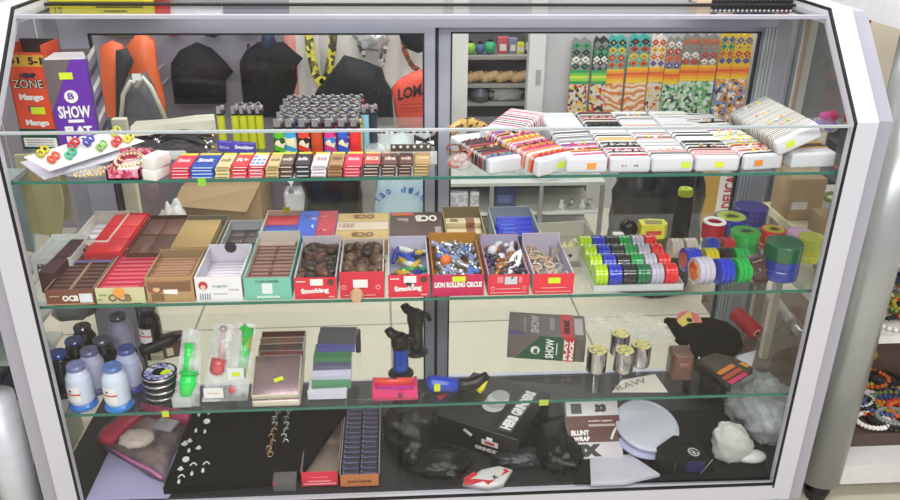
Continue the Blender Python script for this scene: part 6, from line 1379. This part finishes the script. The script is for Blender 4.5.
for k, (u, v, kd) in enumerate(JN):
    q = onT(u, v); e1 = (TV[1]-TV[0]).normalized(); e2 = tn.cross(e1); mb = M()
    if kd == 'round disc': T = Matrix.Translation(q) @ Matrix(((e1.x, e2.x, tn.x, 0), (e1.y, e2.y, tn.y, 0), (e1.z, e2.z, tn.z, 0), (0, 0, 0, 1))); mb.T = T; mb.lathe([(0, 0), (.0075, 0), (.0075, .0015), (.006, .002), (0, .002)], SV, 16)
    elif kd in ('kite', 'leaf', 'shell', 'bell'):
        s_ = .009 if kd == 'kite' else .0075; pts = [q-e1*s_, q-e2*s_*.6, q+e1*s_*.8, q+e2*s_*1.1]; mb.add(pts+[x_+tn*.002 for x_ in pts], [(3, 2, 1, 0), (4, 5, 6, 7), (0, 1, 5, 4), (1, 2, 6, 5), (2, 3, 7, 6), (3, 0, 4, 7)], SV)
    elif kd == 'hook': mb.tube([q+e1*(-.006+.014*a/5)+e2*(.007*math.sin(a/5*PI)) for a in range(6)], .0016, SV, 6)
    else: mb.tube([q-e2*.005, q, q+e2*.006], [.0028, .0036, .0016], SV, 8)
    tag(mb.build('silver_charm'), f'silver {kd} shaped charm, {ON[k] if k < 16 else "last"} from the top on the black display pad', 'charm', 'silver charms on the black display pad')
for (u0, v0, u1, v1, n, c, lab) in ((277, 411, 269, 458, 16, '#c09a78', 'bronze and silver link chain hanging on the black display pad'), (288, 411, 284, 446, 12, '#d0d0d0', 'silver link chain hanging right of the bronze one')):
    mb = M()
    for k in range(n):
        q = onT(u0+(u1-u0)*k/n+1.5*math.sin(k*1.3), v0+(v1-v0)*k/n, .003); mm = mat(c if k > n*.35 else '#b0b0b4', .25, .8)
        a = Vector((1, 0, 0)) if k % 2 else Vector((.4, .8, .3)).normalized(); b2 = Vector((0, .8, .5)).normalized()
        mb.tube([q+.0062*(math.cos(j*PI/4)*a+math.sin(j*PI/4)*b2) for j in range(8)], .0018, mm, 5, True)
    tag(mb.build('link_chain'), lab, 'chain')
# red L-shaped open carton, grid box of packs, grey box
def bx3(u0, u1, vb, yf, H, D_, col, name, lab, cat, rz=0, wall=.002, open_=True, inner='#8a7a70', left=True):
    x0 = aty(u0, vb, yf).x; x1 = aty(u1, vb, yf).x; t = thing(name, lab, cat, (x0, yf, Zb+.0005), rz); W_ = x1-x0; F = mat(col, .5, var=.06); IN = mat(inner, .7)
    b = M().box(0, W_, 0, wall, 0, H, F).box(W_-wall, W_, 0, D_, 0, H, IN).box(0, W_, D_-wall, D_, 0, H, IN).box(0, W_, 0, D_, 0, .002, IN)
    if left: b.box(0, wall, 0, D_, 0, H, IN)
    return t, b, W_
t, b, W_ = bx3(301, 339, 484, .028, .040, .19, '#e03048', 'open_carton', 'long red fronted open carton lying empty beside the grid of packs', 'carton')
b.text('rolling papers', (W_*.25, 0, .024), (W_*.5, 0, 0), (0, 0, .005), mat('#f0a0a8', .5), 1); b.quad((W_*.08, -.0004, .006), (W_*.84, 0, 0), (0, 0, .004), mat('#f0a0a8', .5)); b.quad((W_*.2, -.0004, .014), (W_*.6, 0, 0), (0, 0, .003), mat('#f0a0a8', .5)); b.build('carton_body', t)
t, b, W_ = bx3(340, 380, 490, .022, .034, .28, '#c07848', 'open_carton', 'long orange fronted open carton packed with small dark packs', 'carton', inner='#9a9098')
b.text('pure hemp', (W_*.2, 0, .010), (W_*.6, 0, 0), (0, 0, .012), mat('#7a3c1c', .5), 2); b.build('carton_body', t)
x0 = aty(340, 490, .022).x; P_ = None
for r_ in range(14):
    for c_ in range(2):
        lab = f'dark violet pack in the orange fronted carton, {ON[r_]} from front, {["left", "right"][c_]} row'
        if P_ is None:
            mb = M().box(-(W_-.008)/4+.0006, (W_-.008)/4-.0006, 0, .0165, 0, .028, mat('#1f1c30', .35, var=.2), .001); mb.box(-(W_-.008)/4+.002, (W_-.008)/4-.002, .003, .006, .028, .0284, mat('#5a508a', .4)); mb.box(-(W_-.008)/4+.002, -(W_-.008)/4+.006, .008, .014, .028, .0284, mat('#6a6a78', .4))
            o = P_ = tag(mb.build('small_pack'), lab, 'pack', 'small dark packs in the orange fronted carton')
        else: o = dup(P_, lab)
        o.matrix_world = TR(x0+.004+(W_-.008)*(.25+.5*c_), .026+.0180*r_, Zb+.003)
p = aty(274, 492, .022); tag(M().box(0, .05, 0, .03, 0, .030, mat('#5d5a5c', .5, var=.1), .001).quad((.001, -.0005, .020), (.007, 0, 0), (0, 0, .008), mat('#b02c5a', .5)).build('paper_box', loc=(p.x, .016, Zb)), 'small grey box with pink mark under the black display pad corner', 'box')
# black plastic bags
def bag_at(u, v, sx, sy, sz, m, seed, lab, y_=None, name='rubbish_bag', rough=.25):
    p = atz(u, v, Zb); y_ = p.y if y_ is None else y_; tag(crumple_blob(M(), (aty(u, v, y_).x, y_, Zb+.001), sx, sy, sz, m, seed, rough, 3.2, 4).build(name), lab, 'bag')
bag_at(412, 458, .064, .12, .042, BAGB, 101, 'shiny black plastic bag between dark packs and grinder box', .20)
bag_at(553, 470, .056, .09, .036, BAGB, 104, 'shiny black plastic bag between grinder box and brown white package', .12)
bag_at(440, 474, .066, .045, .026, BAGB, 106, 'low black plastic bag in front of the grinder box', .075)
bag_at(520, 474, .06, .03, .022, mat('#27272e', .35, bump=.5), 108, 'low dark plastic bag behind the red and white packet', .085)
bag_at(700, 418, .055, .05, .075, mat('#2b2625', .25, bump=.4), 112, 'black plastic bag standing behind the round white lid', .34)
# grinder carton
A = atz(437, 414, Zb+.075); B = atz(519, 440, Zb+.075); Cc = atz(535, 385, Zb+.105); Dd = atz(466, 366, Zb+.105)
ux = (B-A); W_ = ux.length; ang = math.degrees(math.atan2(ux.y, ux.x)); D_ = (Dd-A).length
t = thing('grinder_carton', 'large black carton with white lettering and grinder picture on base board', 'box', (A.x, A.y, Zb+.001), ang)
BK = mat('#171718', .4, var=.15, spec=.3); Hh = .075
b = M().box(0, W_, 0, .20, 0, Hh, BK, .0015); b.box(.001, W_-.001, -.0006, 0, Hh-.003, Hh-.0016, mat('#6a6866', .5))
b.text('HERB GRINDERS', (W_*.86, .02, Hh), (0, .165, 0), (-W_*.13, 0, 0), WHT, 4, .0012); b.quad((W_*.71, .012, Hh), (W_*.17, 0, 0), (0, .18, 0), mat('#3a393a', .5), .0008)
for k, (y0_, rr_) in enumerate(((.07, .026), (.085, .026), (.10, .026), (.115, .022))): b.lathe([(rr_, 0), (rr_, .0010+.0003*k), (0, .0010+.0003*k)], mat(['#c9c8c8', '#a8a7a8', '#d8d6d6', '#b8b6b8'][k], .4), 24, c=(W_*.50, y0_+.02, Hh))
b.text('GRINDERS', (W_*.48, 0, Hh*.18), (W_*.34, 0, 0), (0, 0, .010), mat('#d8d4d4', .5), 3); b.quad((W_*.56, -.0005, Hh*.42), (W_*.20, 0, 0), (0, 0, .014), mat('#d8d0d0', .5)); b.quad((W_*.60, -.0012, Hh*.47), (W_*.12, 0, 0), (0, 0, .007), mat('#b8303c', .5)); b.quad((W_*.62, -.0005, Hh*.62), (W_*.07, 0, 0), (0, 0, .008), WHT)
b.tube([(W_*.34, -.001, Hh*.75), (W_*.40, -.001, Hh*.66), (W_*.44, -.001, Hh*.6)], .0035, mat('#c8c4c0', .5), 8)
b.build('carton_body', t)
# red and white packet
P = [atz(u, v, Zb+.012) for u, v in ((463, 483), (481, 470), (500, 466), (513, 470), (503, 483), (488, 486))]
o = slab(P, Zb+.001, mat('#d8d4d4', .4, bump=.3), 'snack_packet', 'red and white shiny packet lying in front on the base board', 'packet', .006)
for a, b_ in (((465, 484), (490, 480)), ((488, 484), (509, 471)), ((467, 481), (478, 474))):
    q0, q1 = atz(*a, Zb+.017), atz(*b_, Zb+.017); d = q1-q0; s_ = Vector((-d.y, d.x, 0)).normalized()*.012; mb = M(); mb.add([q0, q1, q1+s_, q0+s_, q0-Z*.004, q1-Z*.004, q1+s_-Z*.004, q0+s_-Z*.004], [(0, 1, 2, 3), (7, 6, 5, 4), (0, 4, 5, 1), (1, 5, 6, 2), (2, 6, 7, 3), (3, 7, 4, 0)], mat('#d02c38', .4)); mb.build('red_stripe', o)
q0 = atz(495, 479, Zb+.020); M().text('K', q0, (.009, .006, 0), (-.006, .008, 0), BLK, 3).build('lettering', o)
# brown and white package
A = atz(562, 425, Zb+.05)
t = thing('printed_package', 'brown and white shrink wrapped package leaning beside the round lid', 'package')
A, B, C_, D2 = aty(570, 462, .075), aty(624, 456, .075), aty(616, 402, .17), aty(562, 402, .17)
A.z = B.z = Zb+.012
ux = (B-A).normalized(); n = (B-A).cross(D2-A).normalized(); uy = n.cross(ux); W_ = (B-A).length; Hh = (D2-A).length
T = Matrix(((ux.x, uy.x, n.x, A.x), (ux.y, uy.y, n.y, A.y), (ux.z, uy.z, n.z, A.z), (0, 0, 0, 1))); t.matrix_world = T
BR = mat('#5a2420', .35, var=.08); b = M().box(0, W_, 0, Hh, -.03, 0, mat('#c9c4c6', .35), .002)
b.quad((0, Hh*.28, 0), (W_, 0, 0), (0, Hh*.46, 0), BR); b.text('BLUNT', (W_*.06, Hh*.40, .0008), (W_*.34, 0, 0), (0, Hh*.09, 0), WHT, 3); b.text('WRAP', (W_*.10, Hh*.30, .0008), (W_*.30, 0, 0), (0, Hh*.08, 0), WHT, 3)
b.text('smoking papers', (W_*.40, Hh*.62, .0008), (W_*.46, 0, 0), (0, Hh*.05, 0), mat('#d8c8c4', .5), 2); b.quad((W_*.40, Hh*.55, .0006), (W_*.5, 0, 0), (0, Hh*.04, 0), mat('#b8a4a0', .5)); b.text('3X', (W_*.10, Hh*.03, 0), (W_*.5, 0, 0), (0, Hh*.22, 0), BLK, 6); b.text('33', (W_*.55, Hh*.80, 0), (W_*.22, 0, 0), (0, Hh*.14, 0), BLK, 5); b.quad((W_*.1, Hh*.78, 0), (W_*.2, 0, 0), (0, Hh*.18, 0), mat('#4a4848', .5)); b.tube([(W_*.80, Hh*.32, .001), (W_*.86, Hh*.44, .001), (W_*.92, Hh*.52, .001)], .003, WHT, 8)
b.build('carton_body', t)
# white card in front
P = [atz(u, v, Zb+.012) for u, v in ((591, 483), (590, 459), (630, 454), (660, 474), (625, 482))]
slab(P, Zb+.004, mat('#c2c2cc', .6), 'white_card', 'blank white card lying in front of the brown and white package', 'card', .001)
# round lids leaning
p = atz(647, 425, Zb+.06); T = TR(p.x, p.y+.0, Zb+.060) @ RX(15) @ RY(4) @ Matrix.Scale(1.16, 4)
t = thing('round_tub', 'pale blue white round plastic tub with lid leaning on the base board', 'tub', T=T)
M().lathe([(0, -.026), (.066, -.026), (.069, -.020), (.066, -.014), (.060, -.012), (.060, -.004)], mat('#b8bcd8', .35), 36).build('tub', t)
M().lathe([(.063, -.006), (.065, -.004), (.065, .001), (.063, .003), (.059, .004), (.057, .002), (0, .002)], mat('#c6c8d4', .35, var=.06, scale=14), 40).build('lid', t)
M().lathe([(.0652, -.0045), (.0657, -.003), (.0652, -.0015)], mat('#7c88b8', .4), 40).build('rim_line', t)
# navy case with oval logo
A, B, D2 = atz(640, 470, Zb+.02), atz(702, 484, Zb+.02), atz(668, 426, Zb+.09)
t = thing('zip_case', 'black and navy case with white oval emblem in front of the clear bags', 'case', (atz(660, 478, Zb).x, .026, Zb-.0), 0)
b = M().prism([(0, 0), (.125, 0), (.125, .012), (.085, .075), (.035, .082), (0, .05)], 0, .035, mat('#0f0f12', .6, var=.15, spec=.3), 'y'); b.build('body', t)
M().lathe([(.016, -.0005), (.016, .0008), (.0135, .0008), (.0135, -.0005), (.016, -.0005)], mat('#c8c8cc', .5), 24, 'y', (0, 0, 0)).build('oval_emblem', t).matrix_local = TR(.072, -.0006, .062) @ RY(35) @ Matrix.Diagonal((1, 1, .55, 1))
M().text('CRC', (0, 0, 0), (.020, 0, -.013), (.004, 0, .007), mat('#c8c8cc', .5), 2).build('emblem_letters', t).matrix_local = TR(.0605, -.0006, .064)
M().box(.062, .102, -.0012, 0, .006, .036, mat('#2a2458', .5)).build('blue_patch', t)
M().tube([(.095, -.002, .0), (.118, -.002, .040)], .0012, mat('#8a8a92', .4), 5).build('zip', t)
M().tube([(.034, -.002, .004), (.034, -.002, .034)], .0009, mat('#5a5a62', .4), 5).build('stitching', t)
# clear bag with white pouch
bag_at(752, 460, .075, .10, .075, mat('#cfd3d6', .2, 0, 'crumple', scale=14, alpha=.5, bump=.8), 121, 'large clear plastic bag of white cloth at the right end of base board', .20, 'clear_bag', .3)
p = atz(735, 468, Zb)
tag(crumple_blob(M(), (aty(732, 455, .07).x, .075, Zb+.003), .045, .026, .062, mat('#c6c6c2', .6, bump=.4), 123, .14, 2.4, 4, True, (-.35, 0)).build('white_pouch'), 'crumpled white cloth pouch standing in front of the clear bag', 'pouch')
tag(crumple_blob(M(), (aty(750, 468, .06).x, .066, Zb+.002), .036, .02, .014, mat('#cfcfca', .6, bump=.3), 125, .14, 2.4, 3, True).build('white_pouch'), 'low folded white cloth end right of the white pouch', 'pouch')
tag(crumple_blob(M(), (aty(650, 452, .12).x, .10, Zb+.002), .03, .012, .006, OFFW, 127, .1, 2, 3).build('tissue_bundle'), 'small white paper curl under the round tub', 'paper')
P = [atz(u, v, Zb+.002) for u, v in ((575, 484), (770, 479), (742, 408), (560, 415))]
slab(P, Zb+.0004, mat('#1a191b', .7, var=.2, scale=8, spec=.2), 'black_mat', 'flat black plastic sheet lying on the right half of base board', 'sheet', .0004)

# ================================================================== ON TOP OF THE CASE
ZT = 1.169
def topbox(u0, u1, v, y_, D_, H, col, name, lab, cat):
    a, b = aty(u0, v, y_), aty(u1, v, y_); t = thing(name, lab, cat, (a.x, y_, ZT)); return t, b.x-a.x
t, W_ = topbox(48, 153, 4, .31, .1, .06, '', 'yellow_box', 'bright yellow flat box with small black print on top of the case', 'box')
b = M().box(0, W_, 0, .12, 0, .05, mat('#e2d838', .45, var=.04), .0015); b.text('12', (W_*.05, 0, .006), (.016, 0, 0), (0, 0, .012), mat('#a08a20', .5), 2)
for k, (x_, wd) in enumerate(((.45, .45), (.52, .22))): b.quad((W_*x_, -.0004, .004+.008*k), (W_*wd, 0, 0), (0, 0, .003), mat('#7a6c1c', .5))
b.build('carton_body', t)
t, W_ = topbox(153, 178, 4, .32, .05, .04, '', 'red_packet', 'red and white packet on the case beside the yellow box', 'packet')
M().box(0, W_*.6, 0, .05, 0, .03, mat('#d8303c', .4), .003).build('red_end', t); M().lathe([(0, 0), (.014, 0), (.016, .05), (.010, .10), (0, .10)], mat('#e8e8ee', .35), 16, 'x', (W_*.6, .025, .0165)).build('white_tube', t)
t, W_ = topbox(709, 806, 10, .305, .05, .04, '', 'beaded_tray', 'black tray edged with a row of white beads on top of case', 'tray')
M().box(0, W_, 0, .13, 0, .014, mat('#2a2226', .5), .002).build('body', t)
for r_ in range(1):
    bm_ = M()
for k in range(22): M().sph((W_*(k+.5)/22, -.001, .009), .0028, WHT, 6).build('bead', t)
q = aty(712, 5, .33)
for k, (u, w_, h_, c, lab) in enumerate(((699, .03, .03, '#e2c8b0', 'cream and yellow papers standing on the case left of beaded tray'), (716, .03, .035, '#6a4434', 'brown wooden figure standing on the beaded tray left'), (733, .022, .03, '#c8a080', 'tan and cream figure standing on the beaded tray'), (760, .075, .07, '#1a1a2c', 'dark navy box with pale letters standing on the beaded tray'), (790, .026, .04, '#8a4c34', 'brown figure standing on the beaded tray right'))):
    x_ = aty(u, 5, .33).x; z_ = ZT+(.0145 if k else 0); y_ = .335 if k else .30
    mb = M()
    if k in (1, 2, 4): mb.lathe([(0, 0), (w_*.5, 0), (w_*.4, h_*.5), (w_*.2, h_*.7), (w_*.3, h_*.9), (0, h_*1.1)], mat(c, .5, var=.3), 12, c=(x_, y_+.02, z_)); nm = 'wooden_figure'
    else: mb.box(x_-w_/2, x_+w_/2, y_, y_+.04, z_, z_+h_, mat(c, .5), .001); nm = 'paper_box'
    if k == 3: mb.text('JO', (x_-w_*.3, y_, z_+.006), (w_*.6, 0, 0), (0, 0, .03), mat('#c8c8d8', .5), 2)
    tag(mb.build(nm), lab, 'figure' if nm == 'wooden_figure' else 'box')

# ================================================================== RIGHT: NEIGHBOURING CASE;  LEFT: NEIGHBOURING CASE
t = thing('display_case', 'second display case at right with thick round silver front post', 'display case', (1.035, .14, 0))
ZH = aty(880, 27, .14).z
ST = mat('#a9adac', .28, .35, var=.05)
M().tube([(-.08, .0, .06), (-.08, .0, aty(880, 27, .14).z+.01)], .052, ST, 28).build('round_post', t)
WM = mat('#dcdcda', .4)
M().box(-.10, .9, -.03, .04, .055, .112, WM).build('bottom_rail', t)
M().prism([(-.06, ZH), (-.055, ZH+.05), (.0, ZH+.09), (.8, ZH+.09), (.8, ZH)], -.16, .9, mat('#e6e6e6', .3), 'x').build('top_hood', t)
M().box(-.10, .9, .04, .8, .112, .15, mat('#57463f', .6)).build('base_board', t)
for z_ in (.42, .62): M().box(-.06, .9, .03, .5, z_, z_+.02, mat('#dcdcd8', .4)).build('shelf_board', t)
M().box(-.115, -.105, .07, .13, .06, .42, mat('#b98a58', .6)).build('side_panel', t)
for xx in (-.08, .75): M().lathe([(0, 0), (.022, 0), (.03, .03), (.02, .054), (0, .054)], BLK, 14, c=(xx, -.01, 0)).build('foot', t)
rr = random.Random(9)
NC = [('#7a8a3c', 'olive green'), ('#e8e6e0', 'white'), ('#222224', 'black'), ('#d86a2c', 'orange'), ('#c8b040', 'mustard'), ('#4a5a8c', 'slate blue'), ('#8a8a88', 'grey'), ('#b0402c', 'rust red')]
def nring(c, r, z_, col, nm, lev):
    mb = M(); n = 26
    for k in range(n):
        a = 2*PI*k/n; mb.sph((c[0]+r*math.cos(a)*1.3, c[1]+r*math.sin(a), z_+.006), .0065, mat(col, .5, var=.3), 6)
    tag(mb.build('bead_necklace'), f'{nm} bead necklace coiled on the {lev} of the right hand case', 'necklace', f'bead necklaces on the {lev} of the right case')
for lev, z_ in (('base board', .151), ('lower shelf', .441), ('upper shelf', .641)):
    for k in range(30):
        col, nm = NC[(k*5+int(z_*10)) % 8]
        nring((1.02+.06+rr.random()*.16, .14+.07+rr.random()*.30), .030+.02*rr.random(), z_+.009*(k % 3), col, nm, lev)
q = aty(865, 30, .9)
mb = M().tube([(q.x, .9, q.z+.05), (q.x-.002, .9, q.z)], [.02, .006], mat('#c0344c', .4), 8); tag(mb.build('red_balloon'), 'small red pointed balloon hanging by the cream wall', 'balloon')
tag(M().tube([(q.x, .9, q.z+.05), (q.x, .9, 2.2)], .002, WHT, 4).build('string'), 'thin white string holding the red balloon', 'string')
for k, (u, v, w_, h_, c, lab) in enumerate(((884, 118, .10, .03, '#9a4a3c', 'red brown goods on the rack between the two cases, highest'), (876, 145, .06, .10, '#26262a', 'black boxes on the rack between the two cases'), (872, 190, .05, .05, '#3a3c40', 'dark grey box on the rack between the two cases'), (868, 225, .04, .05, '#c8c6c0', 'off white box on the rack between the two cases'), (860, 262, .04, .05, '#8a8470', 'khaki box on the rack between the two cases'), (853, 300, .05, .05, '#5a6a4a', 'moss green box on the rack between the two cases'), (862, 170, .03, .03, '#c05a44', 'small orange red box on the rack between the cases'))):
    y_ = 1.0; q = aty(u, v, y_); mb = M().box(q.x-w_, q.x+w_, y_, y_+.12, q.z-h_, q.z+h_*.6, mat(c, .5, var=.2), .003); mb.quad((q.x-w_*.6, y_, q.z-h_*.5), (w_, 0, 0), (0, 0, h_*.4), mat('#b0aca4', .5)); tag(mb.build('stock_box'), lab, 'box')
q0, q1 = aty(848, 300, .98), aty(905, 110, .98)
rk = thing('side_rack', 'dark open rack with boards standing between the two cases', 'rack', (q0.x, 1.0, 0))
for v in (124, 163, 200, 233, 272, 312): z_ = aty(868, v, 1.0).z; M().box(-.02, .5, 0, .3, z_-.008, z_, mat('#4a4a4c', .5)).build('shelf_board', rk)
M().box(-.02, .5, .29, .3, 0, aty(868, 122, 1.0).z, mat('#6a6660', .7)).build('back_panel', rk)
# clothes rail with loops seen under the middle shelf at right
a, b_ = atz(772, 296, .30), atz(802, 335, .30)
q0, q1 = aty(771, 296, .80), aty(806, 338, .42)
t = thing('hanging_rail', 'chrome rail with wire hooks outside the right end of the case', 'rail')
M().tube([q0, q1], .017, mat('#b8b8b2', .3, .5), 12).build('rail', t)
for k in range(4):
    c_ = q0.lerp(q1, .25+.2*k); M().tube([c_+Vector((0, 0, .013)), c_+Vector((.0, .012, 0)), c_+Vector((0, 0, -.014)), c_+Vector((-.012, -.004, -.04)), c_+Vector((-.022, -.004, -.05-.012*(k % 2)))], .002, mat('#8a887c', .3, .7), 5).build('wire_hook', t)
# white side table with blue bottle right outside the glass
q = aty(812, 232, .30)
t = thing('side_table', 'cream topped low counter outside the right end glass', 'counter', (.90, .15, 0))
M().box(0, .10, 0, .42, .60, .62, mat('#e0d8b8', .5)).build('counter_top', t); M().box(.06, .08, .02, .04, 0, .60, mat('#cfc8b4', .6)).build('leg', t); M().box(.06, .08, .38, .40, 0, .60, mat('#cfc8b4', .6)).build('leg', t)
for k, (y_, c, h_, lab) in enumerate(((.24, '#a88a64', .075, 'cardboard box standing on the cream counter at right'), (.44, '#b49870', .11, 'second cardboard box behind the first at right'))):
    tag(M().box(.905, .99, y_, y_+.1, .621, .621+h_, mat(c, .8, var=.1), .002).quad((.91, y_, .65), (.04, 0, 0), (0, 0, .02), OFFW).build('cardboard_box'), lab, 'box')
tag(M().lathe([(0, 0), (.018, 0), (.02, .03), (.014, .045), (0, .05)], mat('#34409c', .4), 14, c=(.93, .27, .697)).build('blue_cup'), 'blue and white cup standing on the first cardboard box at right', 'cup')
# left neighbour
t = thing('display_case', 'grey framed display case standing at the left edge', 'display case', (-.98, .10, 0))
M().tube([(aty(6, 440, .06).x+.98, -.04, .0), (aty(6, 440, .06).x+.98, -.04, .42)], .038, mat('#c8ccd2', .35, .1), 20).build('round_post', t)
M().box(-.5, .03, -.05, .4, .30, .315, mat('#b8b8b4', .4)).build('shelf_board', t); M().box(-.5, .03, -.05, .4, .0, .12, mat('#a9aca4', .6)).build('base', t)
M().box(-.5, -.49, -.05, .4, .12, .75, mat('#8a9a98', .5)).build('side_panel', t)
for z_ in (.39, .52, .75): M().box(-.5, .03, -.03 if z_ > .4 else .12, .4, z_, z_+.012, mat('#a8b0ae', .4)).build('shelf_board', t)
for k, (u, v, c, sx, lab) in enumerate(((2, 320, '#c02c34', .05, 'red shiny plastic packet in the left hand case'), (12, 385, '#303338', .06, 'black and clear plastic packet in the left hand case'), (2, 375, '#8f9698', .05, 'grey plastic packet in the left hand case'), (30, 350, '#767c7c', .05, 'dull grey plastic packet nearest the frame in left hand case'), (35, 440, '#b8c4c0', .05, 'pale green clear packet low in the left hand case'))):
    q = aty(u, v, .16); z_ = (.5325, .316, .316, .402, .13)[k]
    tag(crumple_blob(M(), (q.x-.01, .16+.09*k, z_), sx, .04, .04, mat(c, .3, bump=.5), 140+k, .25, sub=3).build('plastic_packet'), lab, 'packet')
# things outside the left glass end
for k, (u, v, w_, h_, c, lab) in enumerate(((42, 195, .045, .10, '#b8b078', 'yellowish paper bag hanging outside left end glass'), (66, 185, .03, .09, '#cdc6a8', 'cream paper bag hanging outside left end glass'), (54, 232, .014, .06, '#bfcbc9', 'pale strip hanging below the yellowish bag outside left glass'), (22, 215, .02, .10, '#9db0b8', 'pale blue film hanging at left outside the glass'))):
    y_ = .50+.05*k; q = aty(u, v, y_); mb = M().prism([(q.x-w_, q.z-h_), (q.x+w_*.5, q.z-h_*1.1), (q.x+w_, q.z-h_*.2), (q.x+w_, q.z+h_), (q.x-w_, q.z+h_)], y_, y_+.012, mat(c, .6, bump=.4, scale=10), 'y'); mb.tube([(q.x, y_+.006, q.z+h_), (q.x, y_+.006, q.z+h_+.9)], .0015, WHT, 4)
    tag(mb.build('hanging_bag'), lab, 'bag')
